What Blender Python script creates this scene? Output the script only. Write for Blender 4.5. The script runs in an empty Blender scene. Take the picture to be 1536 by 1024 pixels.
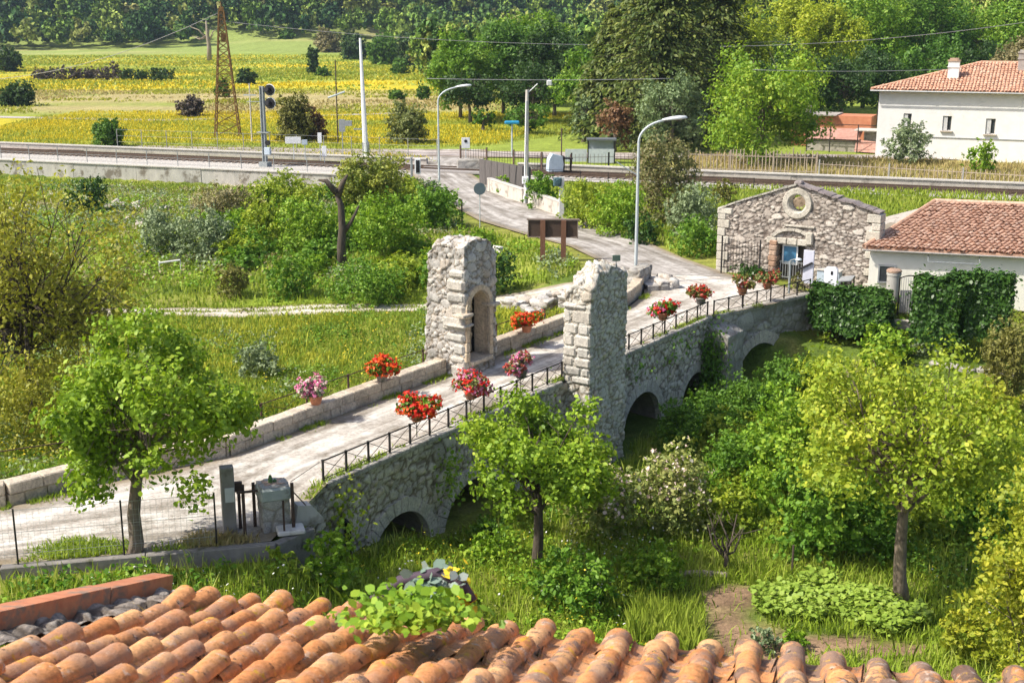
import bpy, math, random
import numpy as np
from mathutils import Vector, Matrix
SC = bpy.context.scene
COL = SC.collection
R = math.radians
# ------------------------------------------------------------------ camera model (used to survey the site)
FPX, CAMH = 1900.0, 12.0
PITCH = math.atan(479 / FPX)
CP, SP = math.cos(PITCH), math.sin(PITCH)

def ray(px, py):
    a, b = px - 768, 512 - py
    return (a, CP * FPX + SP * b, -SP * FPX + CP * b)

def G(px, py, z=0.0):            # survey point at height z
    r = ray(px, py); t = (z - CAMH) / r[2]
    return (r[0] * t, r[1] * t, z)

def at(px, py, Y):               # survey point at distance Y
    r = ray(px, py); t = Y / r[1]
    return (r[0] * t, Y, CAMH + r[2] * t)

BO = (-5.0, 32.0); BU = (0.5571, 0.8304); BV = (0.8304, -0.5571)
def B(u, v, z=0.0):              # bridge axis coordinates
    return (BO[0] + BU[0] * u + BV[0] * v, BO[1] + BU[1] * u + BV[1] * v, z)
def to_uv(x, y):
    dx, dy = x - BO[0], y - BO[1]
    return dx * BU[0] + dy * BU[1], dx * BV[0] + dy * BV[1]
def on_side(px, py, v=0.0):
    r = ray(px, py)
    a = r[0] * BV[0] + r[1] * BV[1]; b = -BO[0] * BV[0] - BO[1] * BV[1]
    t = (v - b) / a
    return to_uv(r[0] * t, r[1] * t)[0], CAMH + r[2] * t

# ------------------------------------------------------------------ object helpers
def tag(o, label=None, cat=None, group=None, kind=None):
    if label: o['label'] = label
    if cat: o['category'] = cat
    if group: o['group'] = group
    if kind: o['kind'] = kind
    return o

def empty(name, loc=(0, 0, 0), rz=0.0, label=None, cat=None, group=None):
    o = bpy.data.objects.new(name, None); COL.objects.link(o)
    o.location = loc; o.rotation_euler = (0, 0, rz); o.empty_display_size = .2
    return tag(o, label, cat, group)

def np_mesh(name, verts, faces_flat, loop_tot, mat=None, parent=None, smooth=False, attrs=None, loc=None):
    verts = np.asarray(verts, dtype=np.float32).reshape(-1, 3)
    faces_flat = np.asarray(faces_flat, dtype=np.int32).ravel()
    loop_tot = np.asarray(loop_tot, dtype=np.int32)
    me = bpy.data.meshes.new(name)
    me.vertices.add(len(verts)); me.vertices.foreach_set('co', verts.ravel())
    me.loops.add(len(faces_flat)); me.loops.foreach_set('vertex_index', faces_flat)
    me.polygons.add(len(loop_tot))
    st = np.zeros(len(loop_tot), dtype=np.int32); st[1:] = np.cumsum(loop_tot)[:-1]
    me.polygons.foreach_set('loop_start', st); me.polygons.foreach_set('loop_total', loop_tot)
    if smooth: me.polygons.foreach_set('use_smooth', np.ones(len(loop_tot), dtype=bool))
    me.update(calc_edges=True); me.validate()
    if attrs:
        for k, a in attrs.items():
            a = np.asarray(a, dtype=np.float32)
            if a.ndim == 1:
                at_ = me.attributes.new(k, 'FLOAT', 'POINT'); at_.data.foreach_set('value', a)
            else:
                at_ = me.attributes.new(k, 'FLOAT_COLOR', 'POINT'); at_.data.foreach_set('color', a.ravel())
    if mat: me.materials.append(mat)
    o = bpy.data.objects.new(name, me); COL.objects.link(o)
    if parent is not None: o.parent = parent
    if loc is not None: o.location = loc
    return o

class MB:
    """collects boxes, bars, lathes and prisms into ONE mesh"""
    def __init__(s): s.v = []; s.f = []
    def add(s, vs, fs):
        n = len(s.v); s.v += [tuple(p) for p in vs]; s.f += [tuple(i + n for i in f) for f in fs]; return s
    def box(s, c, d, rz=0.0, M=None, bev=0.0):
        hx, hy, hz = d[0] / 2, d[1] / 2, d[2] / 2
        if bev <= 0:
            vs = [(x * hx, y * hy, z * hz) for x in (-1, 1) for y in (-1, 1) for z in (-1, 1)]
            fs = [(0, 1, 3, 2), (4, 6, 7, 5), (0, 4, 5, 1), (2, 3, 7, 6), (0, 2, 6, 4), (1, 5, 7, 3)]
        else:
            b = min(bev, hx * .9, hy * .9, hz * .9)
            vs = []; idx = {}
            for x in (-1, 1):
                for y in (-1, 1):
                    for z in (-1, 1):
                        for ax in range(3):
                            p = [x * (hx - b), y * (hy - b), z * (hz - b)]
                            p[ax] = (x * hx, y * hy, z * hz)[ax]
                            idx[(x, y, z, ax)] = len(vs); vs.append(tuple(p))
            fs = []
            q = ((-1, -1), (1, -1), (1, 1), (-1, 1))
            def key(ax, sg, a, b_): 
                k = [0, 0, 0]; k[ax] = sg; o = [i for i in range(3) if i != ax]; k[o[0]] = a; k[o[1]] = b_; return tuple(k)
            for ax in range(3):
                for sg in (-1, 1):
                    f = [idx[key(ax, sg, a, b_) + (ax,)] for a, b_ in q]
                    fl = (sg > 0) != (ax == 1)
                    fs.append(tuple(f if fl else f[::-1]))
            for ax in range(3):          # edges along ax
                o = [i for i in range(3) if i != ax]
                for a in (-1, 1):
                    for b_ in (-1, 1):
                        k0 = [0, 0, 0]; k1 = [0, 0, 0]; k0[ax] = -1; k1[ax] = 1
                        for k in (k0, k1): k[o[0]] = a; k[o[1]] = b_
                        f = (idx[tuple(k0) + (o[0],)], idx[tuple(k1) + (o[0],)], idx[tuple(k1) + (o[1],)], idx[tuple(k0) + (o[1],)])
                        fl = ((a * b_) > 0) != (ax == 1)
                        fs.append(f if not fl else f[::-1])
            for x in (-1, 1):
                for y in (-1, 1):
                    for z in (-1, 1):
                        f = tuple(idx[(x, y, z, ax)] for ax in range(3))
                        fs.append(f if x * y * z > 0 else f[::-1])
        m = Matrix.Rotation(rz, 4, 'Z')
        if M is not None: m = M
        vs = [tuple((m @ Vector(p)) + Vector(c)) for p in vs]
        return s.add(vs, fs)
    def bar(s, p0, p1, r0, r1=None, n=6, cap=True):
        r1 = r0 if r1 is None else r1
        p0, p1 = Vector(p0), Vector(p1); d = p1 - p0
        if d.length < 1e-6: return s
        d.normalize()
        a = d.cross(Vector((0, 0, 1)));
        if a.length < 1e-3: a = Vector((1, 0, 0))
        a.normalize(); b = d.cross(a)
        vs = []
        for p, r in ((p0, r0), (p1, r1)):
            for k in range(n):
                t = 2 * math.pi * (k + .5) / n
                vs.append(p + a * (r * math.cos(t)) + b * (r * math.sin(t)))
        fs = [(k, n + k, n + (k + 1) % n, (k + 1) % n) for k in range(n)]
        if cap: fs += [tuple(range(n)), tuple(range(2 * n - 1, n - 1, -1))]
        return s.add(vs, fs)
    def tube(s, pts, rs, n=8):
        pts = [Vector(p) for p in pts]
        if not hasattr(rs, '__len__'): rs = [rs] * len(pts)
        vs = []; fs = []
        up = Vector((0, 0, 1)); prev = None
        for i, p in enumerate(pts):
            d = (pts[min(i + 1, len(pts) - 1)] - pts[max(i - 1, 0)])
            d.normalize()
            if prev is None:
                a = d.cross(up)
                if a.length < 1e-2: a = Vector((1, 0, 0))
            else: a = prev - d * prev.dot(d)
            a.normalize(); prev = a; b = d.cross(a)
            for k in range(n):
                t = 2 * math.pi * k / n
                vs.append(p + (a * math.cos(t) + b * math.sin(t)) * rs[i])
        for i in range(len(pts) - 1):
            for k in range(n):
                fs.append((i * n + k, (i + 1) * n + k, (i + 1) * n + (k + 1) % n, i * n + (k + 1) % n))
        fs.append(tuple(range(n))); L = len(pts) * n
        fs.append(tuple(range(L - 1, L - n - 1, -1)))
        return s.add(vs, fs)
    def lathe(s, prof, c=(0, 0, 0), n=16):
        vs = []; fs = []
        for r, z in prof:
            for k in range(n):
                t = 2 * math.pi * k / n
                vs.append((c[0] + r * math.cos(t), c[1] + r * math.sin(t), c[2] + z))
        for i in range(len(prof) - 1):
            for k in range(n):
                fs.append((i * n + k, i * n + (k + 1) % n, (i + 1) * n + (k + 1) % n, (i + 1) * n + k))
        fs.append(tuple(range(n - 1, -1, -1))); L = len(prof) * n
        fs.append(tuple(range(L - n, L)))
        return s.add(vs, fs)
    def prism(s, poly, o, a, b, n, depth):
        """2D polygon in plane (o; a,b) extruded along n by depth"""
        o, a, b, n = Vector(o), Vector(a), Vector(b), Vector(n)
        k = len(poly)
        vs = [o + a * p[0] + b * p[1] for p in poly] + [o + a * p[0] + b * p[1] + n * depth for p in poly]
        fs = [tuple(range(k)), tuple(range(2 * k - 1, k - 1, -1))]
        fs += [(i, i + k, (i + 1) % k + k, (i + 1) % k) for i in range(k)]
        return s.add(vs, fs)
    def build(s, name, mat, parent=None, smooth=False, loc=None):
        me = bpy.data.meshes.new(name); me.from_pydata(s.v, [], s.f); me.update()
        if smooth is True: me.polygons.foreach_set('use_smooth', [True] * len(me.polygons))
        if mat: me.materials.append(mat)
        o = bpy.data.objects.new(name, me); COL.objects.link(o)
        if smooth == 'auto':
            me.polygons.foreach_set('use_smooth', [True] * len(me.polygons)); me.set_sharp_from_angle(angle=R(40))
        if parent is not None: o.parent = parent
        if loc is not None: o.location = loc
        return o

def copy_tree(o, parent=None):
    kids = list(o.children)
    c = o.copy(); COL.objects.link(c)
    if parent is not None: c.parent = parent
    for ch in kids: copy_tree(ch, c)
    return c

# ------------------------------------------------------------------ numpy noise
def hash3(ix, iy, iz, s=0):
    h = (ix.astype(np.int64) * 374761393 + iy.astype(np.int64) * 668265263 + iz.astype(np.int64) * 2147483647 + s * 974634777) & 0xffffffff
    h = ((h ^ (h >> 13)) * 1274126177) & 0xffffffff
    h = ((h ^ (h >> 15)) * 2246822519) & 0xffffffff
    return ((h ^ (h >> 16)) & 0xffffff) / float(0xffffff)
def vnoise(x, y, z=None, s=0):
    x = np.asarray(x, float); y = np.asarray(y, float); z = np.zeros_like(x) if z is None else np.asarray(z, float)
    ix, iy, iz = np.floor(x), np.floor(y), np.floor(z)
    fx, fy, fz = x - ix, y - iy, z - iz
    fx = fx * fx * (3 - 2 * fx); fy = fy * fy * (3 - 2 * fy); fz = fz * fz * (3 - 2 * fz)
    r = 0
    for a in (0, 1):
        for b in (0, 1):
            for c in (0, 1):
                w = (fx if a else 1 - fx) * (fy if b else 1 - fy) * (fz if c else 1 - fz)
                r = r + w * hash3(ix + a, iy + b, iz + c, s)
    return r
def fbm(x, y, z=None, o=4, s=0):
    r = 0; a = .5; t = 0
    x = np.asarray(x, float); y = np.asarray(y, float)
    for k in range(o):
        r = r + a * vnoise(x * 2 ** k, y * 2 ** k, None if z is None else np.asarray(z) * 2 ** k, s + k); t += a; a *= .5
    return r / t
def sstep(a, b, x):
    t = np.clip((np.asarray(x, float) - a) / (b - a), 0, 1); return t * t * (3 - 2 * t)
def worley3(P, s=0):
    c = np.floor(P); f = P - c
    b1 = np.full(len(P), 9.); b2 = np.full(len(P), 9.); idn = np.zeros(len(P))
    for dx in (-1, 0, 1):
        for dy in (-1, 0, 1):
            for dz in (-1, 0, 1):
                cx, cy, cz = c[:, 0] + dx, c[:, 1] + dy, c[:, 2] + dz
                rx, ry, rz = hash3(cx, cy, cz, s + 1), hash3(cx, cy, cz, s + 2), hash3(cx, cy, cz, s + 3)
                d = np.sqrt((dx + .1 + .8 * rx - f[:, 0]) ** 2 + (dy + .1 + .8 * ry - f[:, 1]) ** 2 + (dz + .1 + .8 * rz - f[:, 2]) ** 2)
                m = d < b1
                b2 = np.where(m, b1, np.minimum(b2, d)); idn = np.where(m, hash3(cx, cy, cz, s + 7), idn); b1 = np.where(m, d, b1)
    return b1, b2, idn

# ------------------------------------------------------------------ materials
def nt(name):
    m = bpy.data.materials.new(name); m.use_nodes = True
    n = m.node_tree; n.nodes.clear(); return m, n
def N(n, typ, **k):
    x = n.nodes.new(typ)
    for a, b in k.items(): setattr(x, a, b)
    return x
def L(n, a, ao, b, bi): n.links.new(a.outputs[ao], b.inputs[bi])
def c4(c): return (c[0], c[1], c[2], 1.0)
def ramp(n, cols, pos=None):
    r = N(n, 'ShaderNodeValToRGB'); e = r.color_ramp.elements
    while len(e) < len(cols): e.new(.5)
    for i, c in enumerate(cols):
        e[i].position = pos[i] if pos else i / (len(cols) - 1); e[i].color = c4(c)
    return r
def noise(n, scale, detail=5, rough=.55, coord='Object', stretch=None):
    tc = N(n, 'ShaderNodeTexCoord'); x = N(n, 'ShaderNodeTexNoise')
    x.inputs['Scale'].default_value = scale; x.inputs['Detail'].default_value = detail; x.inputs['Roughness'].default_value = rough
    if stretch:
        mp = N(n, 'ShaderNodeMapping'); mp.inputs['Scale'].default_value = stretch
        L(n, tc, coord, mp, 'Vector'); L(n, mp, 'Vector', x, 'Vector')
    else: L(n, tc, coord, x, 'Vector')
    return x
def mixc(n, a, b, fac, mode='MIX'):
    """a,b,fac: (node,out) or value"""
    x = N(n, 'ShaderNodeMix', data_type='RGBA', blend_type=mode)
    for sock, v in (('A', a), ('B', b)):
        i = [s for s in x.inputs if s.name == sock and s.type == 'RGBA'][0]
        if isinstance(v, tuple) and hasattr(v[0], 'outputs'): n.links.new(v[0].outputs[v[1]], i)
        else: i.default_value = c4(v)
    if isinstance(fac, tuple): n.links.new(fac[0].outputs[fac[1]], x.inputs[0])
    else: x.inputs[0].default_value = fac
    return (x, 2)
def finish(m, n, col, rough=.8, metal=0.0, bump=None, spec=.4):
    p = N(n, 'ShaderNodeBsdfPrincipled'); o = N(n, 'ShaderNodeOutputMaterial')
    n.links.new(col[0].outputs[col[1]], p.inputs['Base Color'])
    p.inputs['Roughness'].default_value = rough; p.inputs['Metallic'].default_value = metal
    p.inputs['Specular IOR Level'].default_value = spec
    if bump:
        b = N(n, 'ShaderNodeBump'); b.inputs['Strength'].default_value = bump[2]; b.inputs['Distance'].default_value = bump[3]
        n.links.new(bump[0].outputs[bump[1]], b.inputs['Height']); L(n, b, 'Normal', p, 'Normal')
    L(n, p, 'BSDF', o, 'Surface'); return m

def surf(name, c1, c2, scale=4, rough=.85, metal=0.0, bump=.3, bd=.02, detail=6, island=0.0, stretch=None, stain=None, spec=.3):
    m, n = nt(name)
    t = noise(n, scale, detail, .6, stretch=stretch)
    r = ramp(n, [c1, c2], [.3, .7]); L(n, t, 'Fac', r, 'Fac')
    col = (r, 0)
    if stain:
        t2 = noise(n, stain[1], 4, .65); r2 = ramp(n, [(0, 0, 0), (1, 1, 1)], [stain[2], stain[2] + .12]); L(n, t2, 'Fac', r2, 'Fac')
        col = mixc(n, col, stain[0], (r2, 0))
    if island:
        g = N(n, 'ShaderNodeNewGeometry'); r3 = ramp(n, [(1 - island,) * 3, (1 + island * .6,) * 3]); L(n, g, 'Random Per Island', r3, 'Fac')
        col = mixc(n, col, (r3, 0), 1.0, 'MULTIPLY')
    return finish(m, n, col, rough, metal, (t, 0, bump, bd) if bump else None, spec)

def leafmat(name, cols, trans=.35, tscale=.35, rough=.55, tcol=None):
    """cols: three leaf colours; random per leaf, patches over the crown"""
    m, n = nt(name)
    g = N(n, 'ShaderNodeNewGeometry'); t = noise(n, tscale, 2, .5)
    ma = N(n, 'ShaderNodeMath', operation='MULTIPLY_ADD'); ma.inputs[1].default_value = .55
    mb = N(n, 'ShaderNodeMath', operation='MULTIPLY_ADD'); mb.inputs[1].default_value = 1.1; mb.inputs[2].default_value = -.32
    L(n, g, 'Random Per Island', ma, 0); L(n, t, 'Fac', mb, 0); L(n, mb, 0, ma, 2)
    r = ramp(n, cols); L(n, ma, 0, r, 'Fac')
    p = N(n, 'ShaderNodeBsdfPrincipled'); p.inputs['Roughness'].default_value = rough; p.inputs['Specular IOR Level'].default_value = .35
    L(n, r, 0, p, 'Base Color')
    tr = N(n, 'ShaderNodeBsdfTranslucent')
    tm = mixc(n, (r, 0), tcol or (1.0, 1.0, .55), 1.0, 'MULTIPLY'); n.links.new(tm[0].outputs[2], tr.inputs['Color'])
    mx = N(n, 'ShaderNodeMixShader'); mx.inputs[0].default_value = trans
    L(n, p, 'BSDF', mx, 1); L(n, tr, 'BSDF', mx, 2)
    o = N(n, 'ShaderNodeOutputMaterial'); L(n, mx, 0, o, 'Surface'); return m

def stonemat(name, cols, mortar, moss=None, dirt=.5, fine=30):
    m, n = nt(name)
    a = N(n, 'ShaderNodeAttribute', attribute_name='tone'); b = N(n, 'ShaderNodeAttribute', attribute_name='mort')
    r = ramp(n, cols); L(n, a, 'Fac', r, 'Fac')
    t = noise(n, fine, 6, .65)
    rn = ramp(n, [(.55,) * 3, (1.2,) * 3], [.3, .68]); L(n, t, 'Fac', rn, 'Fac')
    col = mixc(n, (r, 0), (rn, 0), 1.0, 'MULTIPLY')
    col = mixc(n, col, mortar, (b, 'Fac'))
    t2 = noise(n, 1.1, 5, .7); r2 = ramp(n, [(1,) * 3, (1 - dirt,) * 3], [.42, .68]); L(n, t2, 'Fac', r2, 'Fac')
    col = mixc(n, col, (r2, 0), 1.0, 'MULTIPLY')
    if moss:
        t3 = noise(n, moss[1], 5, .7); r3 = ramp(n, [(0,) * 3, (1,) * 3], [moss[2], moss[2] + .1]); L(n, t3, 'Fac', r3, 'Fac')
        col = mixc(n, col, moss[0], (r3, 0))
    return finish(m, n, col, .9, 0, (t, 0, .6, .03), .2)

def blockmat(name, cols, mortar_dirt=.4, fine=14, moss=None):
    """separate stone blocks: a colour per block"""
    m, n = nt(name)
    g = N(n, 'ShaderNodeNewGeometry'); r = ramp(n, cols); L(n, g, 'Random Per Island', r, 'Fac')
    t = noise(n, fine, 7, .65); rn = ramp(n, [(.6,) * 3, (1.15,) * 3], [.3, .65]); L(n, t, 'Fac', rn, 'Fac')
    col = mixc(n, (r, 0), (rn, 0), 1.0, 'MULTIPLY')
    t2 = noise(n, 1.3, 5, .7); r2 = ramp(n, [(1,) * 3, (1 - mortar_dirt,) * 3], [.45, .7]); L(n, t2, 'Fac', r2, 'Fac')
    col = mixc(n, col, (r2, 0), 1.0, 'MULTIPLY')
    if moss:
        t3 = noise(n, moss[1], 5, .7); r3 = ramp(n, [(0,) * 3, (1,) * 3], [moss[2], moss[2] + .08]); L(n, t3, 'Fac', r3, 'Fac')
        col = mixc(n, col, moss[0], (r3, 0))
    return finish(m, n, col, .88, 0, (t, 0, .55, .03), .2)
# ------------------------------------------------------------------ foliage generators
def unit(v): return v / np.maximum(np.linalg.norm(v, axis=-1, keepdims=True), 1e-9)

def leaf_geo(rng, P, Nn, size, kind='d', asp=.55, tdir=None, droop=.15):
    n = len(P); size = np.broadcast_to(size, (n,)) * rng.uniform(.55, 1.4, n)
    rnd = unit(rng.normal(size=(n, 3))) if tdir is None else unit(tdir + rng.normal(size=(n, 3)) * .25)
    Nn = unit(Nn); t = unit(rnd - Nn * (rnd * Nn).sum(1, keepdims=True)); b = np.cross(Nn, t)
    Ls = (size * .5)[:, None]; W = (size * .5 * asp)[:, None]
    if kind == 'd':
        V = np.stack([P - t * Ls, P + b * W + Nn * Ls * .12, P + t * Ls - Nn * Ls * droop * 2, P - b * W + Nn * Ls * .12], 1)
        k = 4
    else:
        V = np.stack([P - t * Ls, P - t * Ls * .35 + b * W * .95, P + t * Ls * .35 + b * W * .8, P + t * Ls - Nn * Ls * droop * 2,
                      P + t * Ls * .35 - b * W * .8, P - t * Ls * .35 - b * W * .95], 1)
        k = 6
    F = np.arange(n * k)
    return V.reshape(-1, 3), F, np.full(n, k)

def crown_lobes(rng, k, rx, ry, rz, rel=(.28, .42), inner=(.45, .8), low=-.75):
    out = []
    while len(out) < k:
        d = rng.normal(size=3); d /= np.linalg.norm(d)
        if d[2] < low: continue
        q = d * rng.uniform(*inner)
        out.append((q[0] * rx, q[1] * ry, q[2] * rz, rng.uniform(*rel)))
    out.append((0, 0, 0, rel[1] * 1.2))
    return np.array(out)

def lobe_points(rng, n, lobes, rx, ry, rz, fill=.55, upb=.35, jit=.5, tuft=11, spr=.085):
    """leaves sit in tufts at the ends of twigs; tufts cover the lobes"""
    tuft = int(max(2, min(tuft, n // 70))); m = max(3, n // tuft)
    w = lobes[:, 3] ** 2; w = w / w.sum()
    i = rng.choice(len(lobes), m, p=w)
    d = unit(rng.normal(size=(m, 3)))
    rad = lobes[i, 3] * (fill + (1 - fill) * rng.uniform(0, 1, m) ** .5) * rng.uniform(.85, 1.22, m)
    S3 = np.array([rx, ry, rz])
    P0 = lobes[i, :3] + d * rad[:, None] * S3
    N0 = unit(d + np.array([0, 0, upb]) + rng.normal(size=(m, 3)) * .3)
    T0 = unit(d + np.array([0, 0, .25]) + rng.normal(size=(m, 3)) * .5)
    k = np.repeat(np.arange(m), tuft); q = len(k); sp = spr * (rx + ry) / 2
    P = P0[k] + T0[k] * (rng.uniform(-1.3, 1.3, (q, 1)) * sp) + rng.normal(size=(q, 3)) * sp * .42
    Nn = unit(N0[k] + rng.normal(size=(q, 3)) * jit)
    return P, Nn

def limbs(rng, base, r0, top, targets, lobe_r, rmin=.02):
    """tapered trunk with limbs that run to the leaf clumps"""
    m = MB(); base = np.array(base, float); top = np.array(top, float)
    K = 7; pts = []; rs = []
    for i in range(K):
        t = i / (K - 1)
        p = base + (top - base) * t; w = r0 * .55 * math.sin(t * 3.1)
        pts.append(p + np.array([rng.normal() * w * .6, rng.normal() * w * .6, 0])); rs.append(r0 * (1.25 if i == 0 else 1 - .62 * t))
    m.tube(pts, rs, 9)
    for q in targets:
        q = np.array(q, float)
        t = np.clip(.62 + .36 * rng.uniform(), .35, .97); i = int(t * (K - 1)); s = np.array(pts[i])
        mid = s * .5 + q * .5 + np.array([rng.normal() * .12, rng.normal() * .12, -.06 * abs(q[2] - s[2]) + rng.normal() * .1]) * max(1, lobe_r)
        rr = rs[i] * .5
        m.tube([s, s * .7 + mid * .3, mid, q], [rr, rr * .8, rr * .5, max(rmin * .5, rr * .2)], 5)
        for _ in range(3):
            e = q + rng.normal(size=3) * lobe_r * .5
            m.bar(mid * .4 + q * .6, e, max(rmin * .5, rr * .25), rmin * .4, 4)
    return m

MESHES = {}
def make_tree(key, name, rng, H, cr, cbase, tr, mat, bark, n, leaf, kind='d', k=26, rel=(.26, .4), fill=.55, asp=.6, top_scale=1.0, upb=.35, inner=(.45, .82), jit=.5, lean=0.0, low=-.75, limb=.72):
    rz = (H - cbase) / 2; cz = cbase + rz
    lob = crown_lobes(rng, k, cr, cr, rz, rel, inner, low)
    P, Nn = lobe_points(rng, n, lob, cr, cr, rz, fill, upb, jit)
    P = P + np.array([lean, 0, cz])
    P[:, 2] = np.maximum(P[:, 2], cbase * .55)
    V, F, T = leaf_geo(rng, P, Nn, leaf, kind, asp)
    o = empty(name)
    tg = [(l[0] * limb + lean, l[1] * limb, cz + l[2] * limb) for l in lob[:-1]]
    limbs(rng, (0, 0, -.15), tr, (lean, 0, cz + rz * .25), tg, cr * .3, max(.015, tr * .1)).build('trunk', bark, o, True)
    np_mesh('crown', V, F, T, mat, o)
    return o

def make_shrub(name, rng, H, r, mat, n, leaf, kind='d', k=12, asp=.6, fill=.35, upb=.5, rel=(.3, .5), jit=.55, ry=None, tdir=None):
    ry = ry or r; rz = H * .55
    lob = crown_lobes(rng, k, r, ry, rz, rel, (.4, .78), -.35)
    lob = np.concatenate([lob, [(math.cos(q) * r * .5, math.sin(q) * ry * .5, -rz * .45, .45) for q in np.arange(5) * 1.256 + rng.uniform(0, 6)]])
    P, Nn = lobe_points(rng, n, lob, r, ry, rz, fill, upb, jit)
    P[:, 2] += H * .42; P[:, 2] = np.abs(P[:, 2])
    V, F, T = leaf_geo(rng, P, Nn, leaf, kind, asp, tdir)
    return np_mesh(name, V, F, T, mat)

def make_hedge(name, rng, w, d, h, mat, n, leaf, round_=.12):
    """clipped hedge: leaves in a thick skin over a block with worn corners"""
    f = rng.uniform(size=n); P = rng.uniform(-1, 1, (n, 3)); Nn = np.zeros((n, 3))
    for ax, sg, lo, hi in ((0, -1, 0, .15), (0, 1, .15, .3), (1, -1, .3, .6), (1, 1, .6, .7), (2, 1, .7, 1.0)):
        k = (f >= lo) & (f < hi); P[k, ax] = sg * (1 - np.abs(rng.normal(size=k.sum())) * .07); Nn[k, ax] = sg
    b = 1 - .16 * np.abs(rng.normal(size=n)) + .26 * (fbm(P[:, 0] * 2.2 + 5, P[:, 1] * 2.2 + P[:, 2] * 1.7, o=3, s=int(h * 100)) - .5) * 2
    c = np.maximum(0, np.linalg.norm(np.maximum(np.abs(P) - .75, 0), axis=1) - .15)
    P = P * (b - c * .9)[:, None]
    P = P * [w / 2, d / 2, h / 2] + [0, 0, h / 2]; k = rng.uniform(size=n) < .12; P[k] += rng.normal(size=(k.sum(), 3)) * .16; P[:, 2] = np.maximum(P[:, 2], .02)
    Nn = unit(Nn + [0, 0, .3] + rng.normal(size=(n, 3)) * .5)
    V, F, T = leaf_geo(rng, P, Nn, leaf, 'h', .6)
    return np_mesh(name, V, F, T, mat)

def make_conifer(name, rng, H, cr, cbase, tr, mat, bark, whorls=34, per=11, leaf=.4, seg=9):
    o = empty(name); m = MB()
    m.tube([(0, 0, -.2), (0, 0, H * .5), (0, 0, H * .98)], [tr, tr * .6, .03], 8)
    P = []; Nn = []; T = []
    for i in range(whorls):
        z = cbase + (H - cbase) * (i / whorls) ** .92
        f = 1 - (z - cbase) / (H - cbase)
        Lb = cr * (f ** .75) * rng.uniform(.8, 1.05) + .15
        for j in range(per):
            a = rng.uniform(0, 6.283); Lj = Lb * rng.uniform(.65, 1.1)
            d = np.array([math.cos(a), math.sin(a), 0]); side = np.array([-d[1], d[0], 0])
            z0 = z + rng.normal() * .25
            m.bar((0, 0, z0), tuple(d * Lj * .9 + np.array([0, 0, z0 - .12 * Lj])), .035 * (.4 + f), .01, 4)
            for s_ in range(seg):
                t = (s_ + rng.uniform(.2, 1)) / seg
                base = d * Lj * t + np.array([0, 0, z0 - .22 * Lj * t * t + .06 * Lj * math.sin(t * 3)])
                wid = Lj * .26 * (1 - t * .6)
                for q in range(4):
                    off = side * rng.normal() * wid + np.array([0, 0, -abs(rng.normal()) * .22])
                    P.append(base + off); Nn.append(d * .35 + np.array([0, 0, .9]) + rng.normal(size=3) * .45); T.append(d + side * np.sign(off @ side) * .6 + np.array([0, 0, -.5]))
    P = np.array(P); Nn = np.array(Nn); T = np.array(T)
    V, F, LT = leaf_geo(rng, P, Nn, leaf, 'd', .42, T)
    m.build('trunk', bark, o, True); np_mesh('crown', V, F, LT, mat, o)
    return o

def blades(name, rng, XY, hfun, hmin, hmax, w, mat, lean=.35, kind='stuff', attrs=None):
    n = len(XY); h = rng.uniform(hmin, hmax, n) * rng.uniform(.6, 1.1, n); z = hfun(XY[:, 0], XY[:, 1])
    a = rng.uniform(0, 6.283, n); ww = w * rng.uniform(.6, 1.3, n)
    dx, dy = np.cos(a) * ww / 2, np.sin(a) * ww / 2
    lx, ly = rng.normal(size=n) * lean * h, rng.normal(size=n) * lean * h
    z0 = z - .03
    V = np.stack([np.stack([XY[:, 0] - dx, XY[:, 1] - dy, z0], 1), np.stack([XY[:, 0] + dx, XY[:, 1] + dy, z0], 1),
                  np.stack([XY[:, 0] + dx * .7 + lx * .4, XY[:, 1] + dy * .7 + ly * .4, z + h * .62], 1),
                  np.stack([XY[:, 0] + lx, XY[:, 1] + ly, z + h], 1),
                  np.stack([XY[:, 0] - dx * .7 + lx * .4, XY[:, 1] - dy * .7 + ly * .4, z + h * .62], 1)], 1)
    o = np_mesh(name, V.reshape(-1, 3), np.arange(n * 5), np.full(n, 5), mat)
    if kind: o['kind'] = kind
    return o

def in_poly(x, y, poly):
    r = np.zeros(len(x), bool); k = len(poly)
    for i in range(k):
        x0, y0 = poly[i][:2]; x1, y1 = poly[(i + 1) % k][:2]
        c = ((y0 > y) != (y1 > y)) & (x < (x1 - x0) * (y - y0) / ((y1 - y0) or 1e-9) + x0)
        r ^= c
    return r
def scatter(rng, poly, n, dens=None):
    xs = [p[0] for p in poly]; ys = [p[1] for p in poly]; out = []
    tot = 0
    while tot < n:
        x = rng.uniform(min(xs), max(xs), n); y = rng.uniform(min(ys), max(ys), n)
        k = in_poly(x, y, poly)
        if dens is not None: k &= rng.uniform(size=n) < dens(x, y)
        out.append(np.stack([x[k], y[k]], 1)); tot += k.sum()
    return np.concatenate(out)[:n]

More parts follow.
